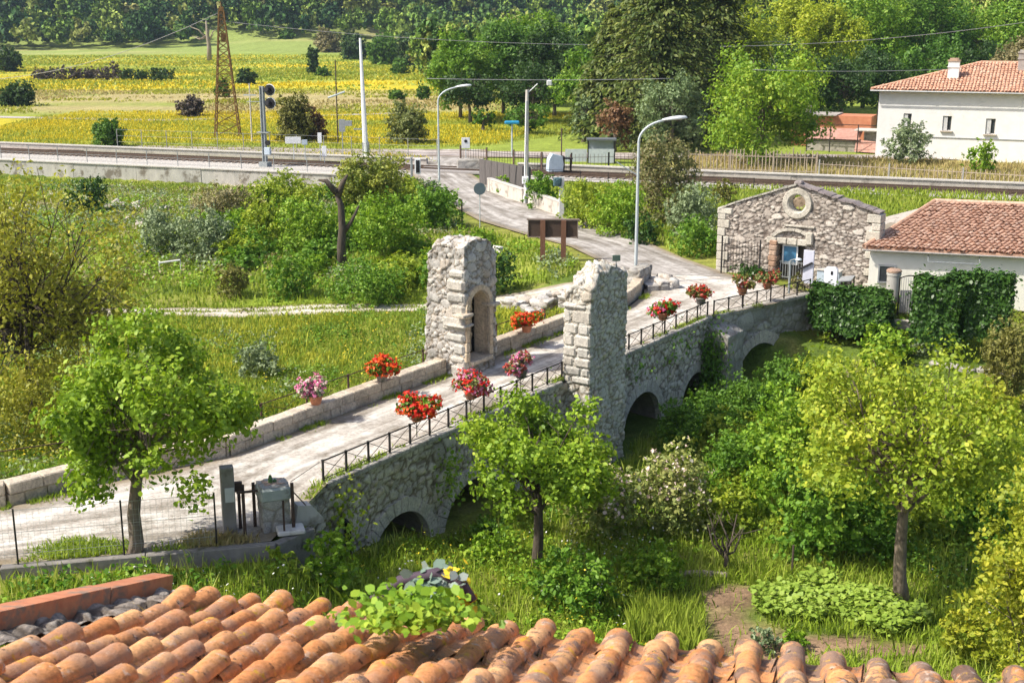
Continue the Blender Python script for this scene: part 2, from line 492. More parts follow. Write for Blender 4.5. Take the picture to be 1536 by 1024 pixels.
# ------------------------------------------------------------------ terrain
CTRL = np.array([
 (-26,20,-.1),(-20,26,-.1),(-12,29,-.1),(-9,30,-.1),(-7,31,-.12),(-14,32,-.1),(-6.2,29,-.1),(-24,30,-.1),(-30,34,-.3),
 (-11.2,25.9,-.22),(-9,26.7,-.25),(-6,27.3,-.35),(-14,24.6,-.2),(-9.5,25.2,-.4),(-9,23,-1.),(-4.2,28.5,-1.5),(-3.2,30.5,-2.1),(-3.8,32.6,-2.4),(-1.2,32,-2.9),(0,35,-3.1),(-1.3,36.2,-3.2),(1,36,-3.2),
 (0,29,-3.1),(-3,25,-2.2),(0,20,-3.2),(5,30,-3.5),(8,33,-3.5),(12,32,-3.5),(5,40,-3.6),(8,45,-3.6),(10,48,-3.5),(14,44,-3.4),(20,40,-3.3),(18,48,-3.),(12,51,-3.2),
 (15,51.5,-2.7),(20,51.5,-2.1),(14.5,55.5,-1.9),(18,54,-1.3),(24,54,-1.),(17,57,-.15),(22,58,-.1),(30,58,0),(30,45,-2.5),(20,25,-3.5),(10,20,-3.5),
 (-1.5,38.5,-3.1),(1,42,-3.4),(4,47,-3.6),(7,51,-3.4),(9.5,53.2,-3.1),
 (-8,42,-2.),(-5,46,-2.2),(-12,40,-1.6),(-15,38,-1.2),(-3,50,-1.9),(-10,50,-1.9),(-20,45,-1.6),(-16,52,-1.7),(1,50,-1.4),(-4,57.8,-1.),(-17,57,-1.),(-28,56,-1.),(0,56.5,-.7),(4,57.5,-.15),
 (-25,40,-1.1),(-35,45,-1),(-17,62,-.9),(-8,62,-.9),(-2,63,-.7),(-12,70,-.6),(-20,75,-.5),(-5,75,-.25),(-25,88,-.6),(-15,88,-.5),(-12,96,-.8),(-14.5,100,-1.0),(-25,103.5,-1.05),(-45,110,-1.05),(-35,98,-.9),(-50,95,-.8),
 (2,65,-.05),(5,60,-.02),(9,62,-.02),(-3,80,-.05),(0,90,-.02),(-6,97,-.02),(10,70,.1),(14,80,.3),(20,75,.1),(30,75,.0),(12,92,-.05),(28,90,0),(40,80,0),(50,60,0),(45,40,-2)], float)
ROAD = [((-26,23.6),(-24,22.0)),((-17,28.0),(-15.5,25.4)),((-12.98,30.1),(-11.6,26.75)),((-11.0,31.9),(-8.3,27.4)),((-9.2,33.25),(-5.75,28.1))]
ROAD += [(B(u, -3.72)[:2], B(u, -.02)[:2]) for u in (0.2, 3, 6, 9, 12, 15, 18, 21, 23.7)]
ROAD += [((6.0,56.2),(11.6,54.4)),((6.2,58.6),(13.6,57.0)),((5.3,61.2),(10.9,60.3))]
GRAVEL_N = len(ROAD)
ASPH = [((5.3,61.2),(10.9,60.3)),((4.4,65.0),(9.0,65.2)),((3.2,68.9),(7.6,70.2)),((.6,73.2),(5.6,75.5)),((-2.1,78.4),(3.1,81)),((-4.4,86),(.6,87.5)),((-6.6,95),(-2.0,97)),((-8.4,104),(-3.6,104.5)),((-10.2,112),(-4.0,112)),((-13,117.2),(-2,116.6)),((-13.5,124),(-2.5,123.5))]

_e = []
for (a0, b0), (a1, b1) in zip(ASPH[:-1], ASPH[1:]):
    for t in (0, .33, .67):
        for p, q in ((a0, a1), (b0, b1)): _e.append((p[0] + (q[0] - p[0]) * t, p[1] + (q[1] - p[1]) * t, -.05))
for a, b in ROAD[-2:]: _e += [(a[0], a[1], -.06), (a[0] * .4 + b[0] * .6, a[1] * .4 + b[1] * .6, -.06)]
for s_ in range(-20, 44, 4):
    for o_, z_ in ((-8.0, -1.05), (-10.5, -1.0), (-13.5, -.85)): _e.append((-48.74 + .9395 * s_ + .3424 * o_, 121.33 - .3424 * s_ + .9395 * o_, z_ * min(1, (46 - s_) / 8)))
CTRL = np.concatenate([CTRL, np.array(_e)])
def terrain(x, y):
    x = np.atleast_1d(np.asarray(x, float)); y = np.atleast_1d(np.asarray(y, float))
    num = np.zeros_like(x); den = np.zeros_like(x)
    for cx, cy, cz in CTRL:
        w = 1.0 / ((x - cx) ** 2 + (y - cy) ** 2 + .6) ** 1.9
        num += w * cz; den += w
    z = num / den
    off = (x + 48.74) * .3424 + (y - 121.33) * .9395
    far = np.where(x < -6, sstep(-7.5, -6.6, off), sstep(85, 112, y)) + sstep(60, 95, np.abs(x)); far = np.clip(far, 0, 1)
    z = z * (1 - far) - .04 * far
    z = z + (fbm(x * .5, y * .5, o=3, s=5) - .5) * .12 * (1 - far)
    # gentle rise to the wooded hills
    rise = np.maximum(0, y - 370) * .022 * sstep(370, 430, y)
    rise += 4.6 * np.exp(-((x + 80) / 60) ** 2 - ((y - 540) / 70) ** 2)
    hill = np.maximum(0, y - 520 - 25 * np.sin(x / 90.)) * .34
    rise = rise + hill
    rr = 0 * sstep(150, 260, x) * np.maximum(0, x - 150) * .06
    return z + rise + rr
def tz(x, y): return float(terrain(x, y)[0])

def strip(name, secs, cols, mat, zoff, per=2.0, tag_kind='structure', zf=None):
    V = []; A = []
    pts = []
    for i in range(len(secs) - 1):
        (a0, b0), (a1, b1) = secs[i], secs[i + 1]
        k = max(1, int(math.dist(a0, a1) / per))
        for j in range(k):
            t = j / k
            pts.append(((a0[0] + (a1[0] - a0[0]) * t, a0[1] + (a1[1] - a0[1]) * t), (b0[0] + (b1[0] - b0[0]) * t, b0[1] + (b1[1] - b0[1]) * t)))
    pts.append(secs[-1])
    for a, b in pts:
        for c in range(cols + 1):
            t = c / cols
            x, y = a[0] + (b[0] - a[0]) * t, a[1] + (b[1] - a[1]) * t
            V.append((x, y, zoff if zf is None else zf(x, y) + zoff)); A.append(t)
    F = []
    for i in range(len(pts) - 1):
        for c in range(cols):
            F += [i * (cols + 1) + c, i * (cols + 1) + c + 1, (i + 1) * (cols + 1) + c + 1, (i + 1) * (cols + 1) + c]
    o = np_mesh(name, V, F, [4] * (len(F) // 4), mat, smooth=True, attrs={'across': A})
    if tag_kind: o['kind'] = tag_kind
    return o

def axis(fine0, fine1, step, far0, far1, g=1.12):
    a = list(np.arange(fine0, fine1, step)); s = step
    x = fine1
    while x < far1: a.append(x); s = min(s * g, 9.0 if x < 650 else 60); x += s
    a.append(far1); s = step; x = fine0 - step
    lo = []
    while x > far0: lo.append(x); s = min(s * g, 9.0 if x > -400 else 60); x -= s
    lo.append(far0)
    return np.array(sorted(lo + a))

SOIL = [G(*q, -3.5)[:2] for q in ((1055, 895), (1085, 876), (1140, 880), (1150, 940), (1200, 955), (1390, 972), (1385, 995), (1240, 985), (1150, 1030), (1062, 1000))]
def build_ground(mat):
    xs = axis(-53, 36, .5, -900, 900); ys = axis(14, 118, .45, -6, 1500)
    X, Y = np.meshgrid(xs, ys); x = X.ravel(); y = Y.ravel(); z = terrain(x, y)
    n1 = fbm(x * .35, y * .35, o=4, s=11); n2 = fbm(x * .06, y * .06, o=4, s=12); n3 = fbm(x * .012, y * .05, o=4, s=13); n4 = fbm(x * 1.3, y * 1.3, o=3, s=14)
    def C(r, g, b): return np.array([r, g, b])
    col = np.zeros((len(x), 3)); col[:] = C(.10, .15, .025)
    def put(w, c):
        nonlocal col
        w = np.clip(w, 0, 1)[:, None]; col = col * (1 - w) + np.asarray(c) * w
    put(sstep(.45, .62, n1), C(.20, .23, .04)); put(sstep(.6, .7, n4) * .5, C(.26, .22, .08))
    # garden soil by the bean bed
    put(in_poly(x, y, SOIL) * sstep(.25, .38, n1), C(.25, .165, .105))
    # meadow on the far side of the bridge
    u, v = to_uv(x, y)
    mead = (v < -4) & (y < 57) & (x < 5)
    put(mead * .9, C(.17, .22, .035)); put(mead * sstep(.45, .6, n1), C(.26, .27, .05)); put(mead * sstep(.5, .6, n2) * sstep(.5, .65, n4) * .5, C(.40, .33, .04))
    lawn = (y > 58.5) & (y < 72) & (x < 2); put(lawn * sstep(.35, .5, n2) * .8, C(.24, .34, .035))
    put(((y > 63) & (y < 82) & (x > -3) & (x < 14)) * .6, C(.27, .27, .06))
    # rubble bank below the railway wall
    put(((y > 82) & (y < 104) & (x < -12)) * sstep(.42, .55, n1), C(.42, .36, .30))
    # valley fields beyond the railway
    f = sstep(104, 110, y + .34 * x)
    put(f, C(.23, .29, .05)); 
    st = fbm(x * .02, y * .12, o=4, s=21)
    yel = C(.56, .44, .028); xm = 1 - sstep(-.05, .01, x / np.maximum(y, 1)); n5 = sstep(.40, .60, fbm(x * .05, y * .09, o=5, s=27)) * .85 + .12
    put(f * xm * sstep(118, 130, y) * (1 - sstep(165, 178, y)) * sstep(.42, .56, st) * .9 * n5, yel)
    put(f * sstep(172, 182, y) * (1 - sstep(228, 238, y)) * sstep(.26, .42, st) * .9 * xm, C(.38, .31, .15))
    put(f * xm * sstep(224, 240, y) * (1 - sstep(395, 425, y)) * sstep(.36, .52, fbm(x * .02, y * .05, o=4, s=22)) * .92 * n5, yel)
    put(f * sstep(425, 440, y), C(.24, .30, .08)); put(f * sstep(430, 445, y) * sstep(.5, .62, n3) * .7, C(.42, .36, .17))
    put(sstep(80, 130, x) * f * .8, C(.12, .18, .03))
    put(((y > 105) & (y < 118) & (x > 12)) * .7 * f, C(.36, .29, .12))
    put(in_poly(x, y, [(10.6, 62.6), (17.2, 58.3), (19.5, 62), (13, 66.5)]), C(.30, .22, .15))
    put(sstep(500, 530, y) * 1.0, C(.05, .08, .03))
    col = col * (.8 + .4 * n4)[:, None]
    col4 = np.concatenate([col, np.ones((len(x), 1))], 1)
    nx, ny = len(xs), len(ys)
    I = np.arange(nx * ny).reshape(ny, nx)
    F = np.stack([I[:-1, :-1], I[:-1, 1:], I[1:, 1:], I[1:, :-1]], -1).reshape(-1, 4)
    o = np_mesh('ground', np.stack([x, y, z], 1), F, np.full(len(F), 4), mat, smooth=True, attrs={'albedo': col4})
    o['kind'] = 'structure'; return o

def groundmat():
    m, n = nt('ground_soil')
    a = N(n, 'ShaderNodeAttribute', attribute_name='albedo')
    t = noise(n, 9, 6, .7); r = ramp(n, [(.6,) * 3, (1.35,) * 3], [.3, .7]); L(n, t, 'Fac', r, 'Fac')
    col = mixc(n, (a, 'Color'), (r, 0), 1.0, 'MULTIPLY')
    t2 = noise(n, .7, 6, .7, stretch=(1, 2.2, 1)); r2 = ramp(n, [(.72,) * 3, (1.25,) * 3], [.35, .65]); L(n, t2, 'Fac', r2, 'Fac')
    col = mixc(n, col, (r2, 0), 1.0, 'MULTIPLY')
    return finish(m, n, col, .95, 0, (t, 0, .7, .08), .1)

def roadmat(name, c1, c2, rut, scale):
    m, n = nt(name)
    a = N(n, 'ShaderNodeAttribute', attribute_name='across')
    t = noise(n, scale, 8, .75); r = ramp(n, [c1, c2], [.36, .62]); L(n, t, 'Fac', r, 'Fac')
    t2 = noise(n, .5, 6, .7); r2 = ramp(n, [(.55, .52, .47), (1.15, 1.15, 1.15)], [.36, .60]); L(n, t2, 'Fac', r2, 'Fac')
    col = mixc(n, (r, 0), (r2, 0), 1.0, 'MULTIPLY')
    # worn wheel lines
    ad = N(n, 'ShaderNodeMath', operation='MULTIPLY_ADD'); ad.inputs[1].default_value = .22; L(n, t2, 'Fac', ad, 0); L(n, a, 'Fac', ad, 2)
    rr = ramp(n, [(0,) * 3, (1,) * 3, (.15,) * 3, (1,) * 3, (0,) * 3], [.2, .36, .55, .74, .95]); L(n, ad, 0, rr, 'Fac')
    t3 = noise(n, 2.2, 5, .7); r3 = ramp(n, [(0,) * 3, (1,) * 3], [.4, .62]); L(n, t3, 'Fac', r3, 'Fac')
    fm = mixc(n, (rr, 0), (r3, 0), 1.0, 'MULTIPLY')
    col = mixc(n, col, rut, fm)
    # streaks along the way and dirty, overgrown margins
    tc = N(n, 'ShaderNodeTexCoord'); sx = N(n, 'ShaderNodeSeparateXYZ'); L(n, tc, 'Object', sx, 0)
    m1 = N(n, 'ShaderNodeMath', operation='MULTIPLY'); m1.inputs[1].default_value = 11; L(n, a, 'Fac', m1, 0)
    m2 = N(n, 'ShaderNodeMath', operation='MULTIPLY'); m2.inputs[1].default_value = .16; L(n, sx, 'Y', m2, 0)
    cx = N(n, 'ShaderNodeCombineXYZ'); L(n, m1, 0, cx, 'X'); L(n, m2, 0, cx, 'Y')
    t4 = N(n, 'ShaderNodeTexNoise'); t4.inputs['Scale'].default_value = 1.0; t4.inputs['Detail'].default_value = 5; L(n, cx, 0, t4, 'Vector')
    r4 = ramp(n, [(.66, .64, .61), (1.15, 1.15, 1.15)], [.36, .6]); L(n, t4, 'Fac', r4, 'Fac'); col = mixc(n, col, (r4, 0), 1.0, 'MULTIPLY')
    ed = N(n, 'ShaderNodeMath', operation='MULTIPLY_ADD'); ed.inputs[1].default_value = .16; L(n, t3, 'Fac', ed, 0); ed.inputs[2].default_value = -.08
    e2 = N(n, 'ShaderNodeMath', operation='ADD'); L(n, a, 'Fac', e2, 0); L(n, ed, 0, e2, 1)
    re_ = ramp(n, [(.8,) * 3, (0,) * 3, (0,) * 3, (.8,) * 3], [.02, .11, .89, .98]); L(n, e2, 0, re_, 'Fac'); col = mixc(n, col, (.25, .20, .13), (re_, 0))
    return finish(m, n, col, .93, 0, (t, 0, .8, .03), .15)
# ------------------------------------------------------------------ rubble masonry
def panel(o, a, b, na, nb, keep=None):
    o, a, b = np.array(o, float), np.array(a, float), np.array(b, float)
    i, j = np.meshgrid(np.arange(na + 1), np.arange(nb + 1), indexing='ij')
    V = o + (i.ravel() / na)[:, None] * a + (j.ravel() / nb)[:, None] * b
    I = np.arange((na + 1) * (nb + 1)).reshape(na + 1, nb + 1)
    F = np.stack([I[:-1, :-1], I[1:, :-1], I[1:, 1:], I[:-1, 1:]], -1).reshape(-1, 4)
    if keep is not None:
        c = V[F].mean(1); F = F[keep(c)]
    return V, F
def weld(ps):
    V = np.concatenate([p[0] for p in ps]); k = 0; Fs = []
    for v, f in ps: Fs.append(f + k); k += len(v)
    F = np.concatenate(Fs)
    key = np.round(V * 500).astype(np.int64)
    _, idx, inv = np.unique(key, axis=0, return_index=True, return_inverse=True); inv = inv.ravel()
    V = V[idx]; F = inv[F]
    used = np.zeros(len(V), bool); used[F.ravel()] = True
    remap = np.cumsum(used) - 1
    return V[used], remap[F]
def dense_box(x0, x1, y0, y1, z0, z1, ds, holes=None, bottom=False):
    nx, ny, nz = [max(2, int(round(d / ds))) for d in (x1 - x0, y1 - y0, z1 - z0)]
    X, Y, Z = x1 - x0, y1 - y0, z1 - z0; h = holes or {}
    ps = [panel((x0, y0, z0), (X, 0, 0), (0, 0, Z), nx, nz, h.get('-y')), panel((x1, y1, z0), (-X, 0, 0), (0, 0, Z), nx, nz, h.get('+y')),
          panel((x0, y1, z0), (0, -Y, 0), (0, 0, Z), ny, nz, h.get('-x')), panel((x1, y0, z0), (0, Y, 0), (0, 0, Z), ny, nz, h.get('+x')),
          panel((x0, y0, z1), (X, 0, 0), (0, Y, 0), nx, ny)]
    return weld(ps)
def vnormals(V, F):
    a, b, c, d = V[F[:, 0]], V[F[:, 1]], V[F[:, 2]], V[F[:, 3]]
    fn = np.cross(c - a, d - b); Nn = np.zeros_like(V)
    for k in range(4): np.add.at(Nn, F[:, k], fn)
    return unit(Nn)
def rubble(name, VF, mat, parent, cell=(.34, .34, .24), depth=.06, seed=0, bulge=.05, flat=.0, edge=.13, big=.0):
    V, F = VF; Nn = vnormals(V, F)
    Q = V / np.array(cell); Q = Q + .25 * np.stack([fbm(V[:, 0] * 2, V[:, 1] * 2, V[:, 2] * 2, 2, seed + k) for k in (31, 32, 33)], 1)
    f1, f2, idn = worley3(Q, seed)
    e = f2 - f1
    if big > 0:
        g1, g2, gid = worley3(Q * .55 + 7.3, seed + 50); w = gid > (1 - big)
        e = np.where(w, (g2 - g1) * 1.3, e); idn = np.where(w, (gid * 7.77) % 1, idn)
    fl = hash3(np.round(idn * 9999), idn * 0, idn * 0, seed + 3) - .5
    tilt = (Q[:, 2] % 1 - .5) * fl * .5 + (Q[:, 0] % 1 - .5) * (idn - .5) * .5
    d = depth * (np.clip(e / .2, 0, 1) ** .7 - .75) + depth * (1.0 * (idn - .5) + tilt) * np.clip(e / .12, 0, 1)
    d = d + bulge * (fbm(V[:, 0] * .9, V[:, 1] * .9, V[:, 2] * .9, 3, seed + 9) - .5) * 2 + .012 * (fbm(V[:, 0] * 9, V[:, 1] * 9, V[:, 2] * 9, 2, seed + 19) - .5)
    mort = 1 - sstep(.03, edge, e)
    return np_mesh(name, V + Nn * d[:, None], F, np.full(len(F), 4), mat, parent, True, {'tone': idn, 'mort': mort})

def blocks_along(mb, rng, pts, z0, z1, thick, lmin=.45, lmax=.85, gap=.012, jit=.012, off=0.0, bev=.02):
    """courses of squared blocks along a polyline"""
    for i in range(len(pts) - 1):
        a, b = Vector((pts[i][0], pts[i][1], 0)), Vector((pts[i + 1][0], pts[i + 1][1], 0))
        Ls = (b - a).length; d = (b - a) / Ls; n = Vector((d.y, -d.x, 0)); s = 0
        ang = math.atan2(d.y, d.x)
        while s < Ls - .05:
            l = min(rng.uniform(lmin, lmax), Ls - s)
            if Ls - s - l < .25: l = Ls - s
            c = a + d * (s + l / 2) + n * (off + rng.normal() * jit); c.z = (z0 + z1) / 2 + rng.normal() * jit * .3
            mb.box(c, (l - gap, thick * rng.uniform(.97, 1.03), z1 - z0 - gap * .6), ang + rng.normal() * .012, bev=bev)
            s += l

# ------------------------------------------------------------------ railings
def railing(label, pts, mat, h=.62, zbase=0.02, spacing=.95, brace=True, group='iron railings along the bridge', hf=None, r=.018, posts_named=True):
    base = Vector((pts[0][0], pts[0][1], 0))
    o = empty('iron_railing', base, 0, label, 'railing', group)
    P = []
    for i in range(len(pts) - 1):
        a, b = Vector((pts[i][0], pts[i][1], pts[i][2] if len(pts[i]) > 2 else zbase)), Vector((pts[i + 1][0], pts[i + 1][1], pts[i + 1][2] if len(pts[i + 1]) > 2 else zbase))
        k = max(1, round((b - a).length / spacing))
        for j in range(k + (1 if i == len(pts) - 2 else 0)): P.append(a + (b - a) * (j / k) - base)
    top = MB(); bot = MB(); br = MB()
    for p in P:
        m = MB(); m.box((p.x, p.y, p.z + h / 2), (.05, .05, h), math.atan2(BU[1], BU[0])); m.box((p.x, p.y, p.z + h + .012), (.065, .065, .024), .97)
        m.build('post', mat, o)
    for a, b in zip(P[:-1], P[1:]):
        u = Vector((0, 0, 1))
        top.bar(a + u * (h - .01), b + u * (h - .01), r * 1.3, n=6); bot.bar(a + u * .1, b + u * .1, r * .8, n=5)
        if brace:
            br.bar(a + u * .11, b + u * (h - .03), r * .55, n=5); br.bar(a + u * (h - .03), b + u * .11, r * .55, n=5)
    top.build('top_rail', mat, o); bot.build('bottom_rail', mat, o)
    if brace: br.build('cross_bracing', mat, o)
    return o

# ------------------------------------------------------------------ flower pots
def flower_pot(label, loc, rng, cols, r=.5, pot=True, leafm=None, potm=None, nb=420, long=1.0, hang=.35, iron=None):
    o = empty('flower_pot', loc, 0, label, 'flower pot', 'flower pots along the bridge')
    m = MB(); m.lathe([(.13, 0), (.15, .02), (.21, .24), (.235, .25), (.235, .29), (.2, .29), (.19, .25)], n=18)
    m.build('pot', potm, o, True)
    lob = np.array([(rng.normal() * r * .42 * long, rng.normal() * r * .42, .50 + rng.uniform(-.17, .2), rng.uniform(.4, .6)) for _ in range(9)])
    lob[:, :2] = np.clip(lob[:, :2], -r * .75, r * .75)
    P, Nn = lobe_points(rng, 1300, lob, r * .85, r * .85, .36, .3, .5, .5, 4, .06)
    k = np.hypot(P[:, 0], P[:, 1]) < .24; P[k, 2] = np.maximum(P[k, 2], .3)
    V, F, T = leaf_geo(rng, P, Nn, .085, 'h', .8); np_mesh('foliage', V, F, T, leafm, o)
    tot = sum(c[1] for c in cols)
    for mat, w in cols:
        n = int(nb * w / tot)
        c0 = lob[rng.choice(len(lob), 4)]; 
        P, Nn = lobe_points(rng, n, lob if w > .3 * tot else c0, r * .88, r * .88, .4, .86, .6, .3, 2, .09)
        P = P[P[:, 2] > .12]
        # each head is a little cluster of petals
        PP = np.repeat(P, 3, 0) + rng.normal(size=(len(P) * 3, 3)) * .025; NN = np.repeat(unit(P - np.array([0, 0, .2])), 3, 0) + rng.normal(size=(len(P) * 3, 3)) * .5
        V, F, T = leaf_geo(rng, PP, NN, .075, 'h', .95); b = np_mesh('blossom', V, F, T, mat, o)
    if iron:
        m = MB(); m.tube([(.22 * math.cos(a * .3927), .22 * math.sin(a * .3927), .1) for a in range(17)], .012, 5); m.bar((0, 0, -.02), (0, 0, -.5), .014, n=5); m.bar((.18, 0, .1), (0, 0, -.2), .01, n=5); m.bar((-.18, 0, .1), (0, 0, -.2), .01, n=5); m.build('bracket', iron, o)
    return o

def build_bridge(M):
    rng = np.random.default_rng(5)
    bx = Vector((BU[0], BU[1], 0)); ang = math.atan2(BU[1], BU[0])
    # local frame: x along the bridge, -y is the side facing the gardens (v)
    br = empty('stone_bridge', (BO[0], BO[1], 0), ang, 'long stone bridge of several arches with a gravel deck', 'bridge')
    arches = [(3.12, -3.25, 1.38), (6.75, -3.55, 1.62), (18.0, -3.45, 1.58), (22.75, -3.5, 1.35)]
    def solid(c):
        k = np.ones(len(c), bool)
        for u, z, r in arches: k &= ~((np.hypot(c[:, 0] - u, c[:, 2] - z) < r + .06) | ((np.abs(c[:, 0] - u) < r + .04) & (c[:, 2] < z)))
        # wing wall sweeps down at the near end
        k &= ~((c[:, 0] < 0) & (c[:, 2] > -.05 - 1.0 * (np.clip(-c[:, 0], 0, 9) / 1.9) ** 1.6))
        return k
    ds = .05
    V, F = panel((-2.1, 0, -4.6), (26.0, 0, 0), (0, 0, 4.5), int(26.0 / ds), int(4.5 / ds), solid)
    V, F = weld([(V, F)])
    rubble('spandrel_wall', (V, F), M['rubble_dark'], br, (.31, .31, .25), .06, 3, .05, big=.25, edge=.16)
    # second length after the buttress (turns right)
    K = Vector((8.32, 51.84, 0)); K2 = Vector((13.75, 56.68, 0)); d2 = (K2 - K); L2 = d2.length; d2 /= L2
    inv = Matrix.Rotation(-ang, 3, 'Z')
    k0 = inv @ (K - Vector((BO[0], BO[1], 0))); dl = inv @ d2; nl = Vector((dl.y, -dl.x, 0))
    a5 = [(3.55, -3.35, 1.62)]
    def solid2(c):
        s = (c[:, 0] - k0.x) * dl.x + (c[:, 1] - k0.y) * dl.y; k = np.ones(len(c), bool)
        for u, z, r in a5: k &= ~((np.hypot(s - u, c[:, 2] - z) < r + .06) | ((np.abs(s - u) < r + .04) & (c[:, 2] < z)))
        return k
    V, F = weld([panel((k0.x, k0.y, -4.4), tuple(dl * L2), (0, 0, 4.3), int(L2 / ds), int(4.3 / ds), solid2)])
    rubble('spandrel_wall', (V, F), M['rubble_pale'], br, (.55, .55, .36), .06, 8, .04, big=.3)
    # arch rings, vaults
    def ring(u, z, r, o, ex, th=.42):
        o, ex = Vector(o), Vector(ex); out = Vector((ex.y, -ex.x, 0)); up = Vector((0, 0, 1)); m = MB(); n = max(11, int(r * 3.2 / .27))
        for i in range(n):
            t0, t1 = math.pi * i / n + .008, math.pi * (i + 1) / n - .008
            rr = r + th * rng.uniform(.9, 1.12)
            poly = [(u + r * math.cos(t), z + r * math.sin(t)) for t in (t0, (t0 + t1) / 2, t1)] + [(u + rr * math.cos(t), z + rr * math.sin(t)) for t in (t1, (t0 + t1) / 2, t0)]
            m.prism(poly, o - out * .25, ex, up, out, .25 + .055 + rng.uniform(-.012, .012))
        for sg in (-1, 1):
            zz = z
            for k in range(3):
                hh = rng.uniform(.3, .42); w = .42 * rng.uniform(.9, 1.15)
                p = [(u + sg * r, zz - hh + .01), (u + sg * (r + w), zz - hh + .01), (u + sg * (r + w), zz - .01), (u + sg * r, zz - .01)]
                m.prism(p if sg > 0 else p[::-1], o - out * .25, ex, up, out, .25 + .05 + rng.uniform(-.012, .012)); zz -= hh
        m.build('arch_ring', M['voussoir'], br)
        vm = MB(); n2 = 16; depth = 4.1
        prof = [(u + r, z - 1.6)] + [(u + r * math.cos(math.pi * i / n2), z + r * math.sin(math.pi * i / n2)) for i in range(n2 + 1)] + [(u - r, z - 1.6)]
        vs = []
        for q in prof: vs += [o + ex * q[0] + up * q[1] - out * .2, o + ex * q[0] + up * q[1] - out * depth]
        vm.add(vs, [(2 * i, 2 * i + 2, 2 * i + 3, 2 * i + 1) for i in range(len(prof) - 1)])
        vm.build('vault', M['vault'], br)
    for u, z, r in arches: ring(u, z, r, (0, 0, 0), (1, 0, 0))
    for u, z, r in a5: ring(u, z, r, k0, dl, .5)
    # buttress with a sloping cap at the turn
    bm = dense_box(23.75, 25.35, -.95, .25, -4.4, -.75, .06)
    V, F = bm; V = V.copy(); w = sstep(-.9, -.75, V[:, 2]); V[:, 2] += np.clip((V[:, 1] + .95) / 1.2, 0, 1) * .5 * (V[:, 2] > -1.0)
    rubble('buttress', (V, F), M['rubble_pale'], br, (.6, .6, .5), .03, 14, .02)
    # coping along the garden edge
    m = MB()
    blocks_along(m, rng, [(0, 0), (12.0, 0)], -.14, .035, .42, .5, .9, off=-.12, bev=.025)
    m.build('coping', M['coping'], br); m = MB()
    blocks_along(m, rng, [(15.1, 0), (24.0, 0)], -.14, .035, .42, .5, .9, off=-.12, bev=.025)
    m.build('coping', M['coping'], br); m = MB()
    blocks_along(m, rng, [(k0.x + dl.x * .3, k0.y + dl.y * .3), (k0.x + dl.x * L2, k0.y + dl.y * L2)], -.14, .035, .42, .5, .9, off=-.12, bev=.025)
    m.build('coping', M['coping'], br)
    # body under the deck and far wall
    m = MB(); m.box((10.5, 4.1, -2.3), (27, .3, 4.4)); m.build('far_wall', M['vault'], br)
    # old downpipe fragment against the wall near the first arch
    m = MB(); m.tube([(.72, -.1, -3.3), (.72, -.1, -1.35), (.5, -.06, -1.15)], .09, 8); m.build('drain_pipe', M['dark_iron'], br, True)

    # ------------------------------------------------ parapet on the far side
    par = [(-26, 25.8), (-17.4, 29.2), (-12.98, 30.55), (-11.6, 31.9), (-8.25, 34.3)] + [B(0.2, -3.95)[:2], B(10.45, -3.95)[:2]]
    par2 = [B(12.4, -3.95)[:2], B(23.2, -3.95)[:2], (5.6, 56.2), (6.0, 58.3)]
    for lab, pl, sd in (('low pale stone parapet along the gravel yard and up to the niche tower', par, 1), ('low pale stone parapet beyond the niche tower, ending by the street lamp', par2, 2)):
        o = empty('parapet_wall', (0, 0, 0), 0, lab, 'wall')
        m = MB(); blocks_along(m, rng, pl, -.05, .29, .40, .4, .85); m.build('stone_course', M['parapet'], o)
        m = MB(); blocks_along(m, rng, pl, .29, .60, .46, .5, .95, bev=.03); m.build('coping', M['parapet'], o)
        m = MB()
        for i in range(len(pl) - 1):
            a, b = Vector((*pl[i], 0)), Vector((*pl[i + 1], 0)); d = b - a
            m.box((a + b) / 2 + Vector((0, 0, -.9)), (d.length, .34, 1.75), math.atan2(d.y, d.x))
        m.build('footing', M['vault'], o)
    # taller rough stone end beside the lamp
    o = tag(rubble('stone_block_end', dense_box(-.9, .9, -.3, .3, -.1, .95, .05), M['rubble_pale'], None, (.5, .5, .3), .05, 77, .05), 'rough stone wall end with a raised top beside the street lamp foot', 'wall')
    o.location = (5.95, 58.0, 0); o.rotation_euler.z = 1.15

def ragged(V, z0, ztop):
    h = V[:, 2].max(); t = (V[:, 2] - z0) / (h - z0); V = V.copy(); V[:, 2] = z0 + t * (ztop(V[:, 0], V[:, 1]) - z0); return V

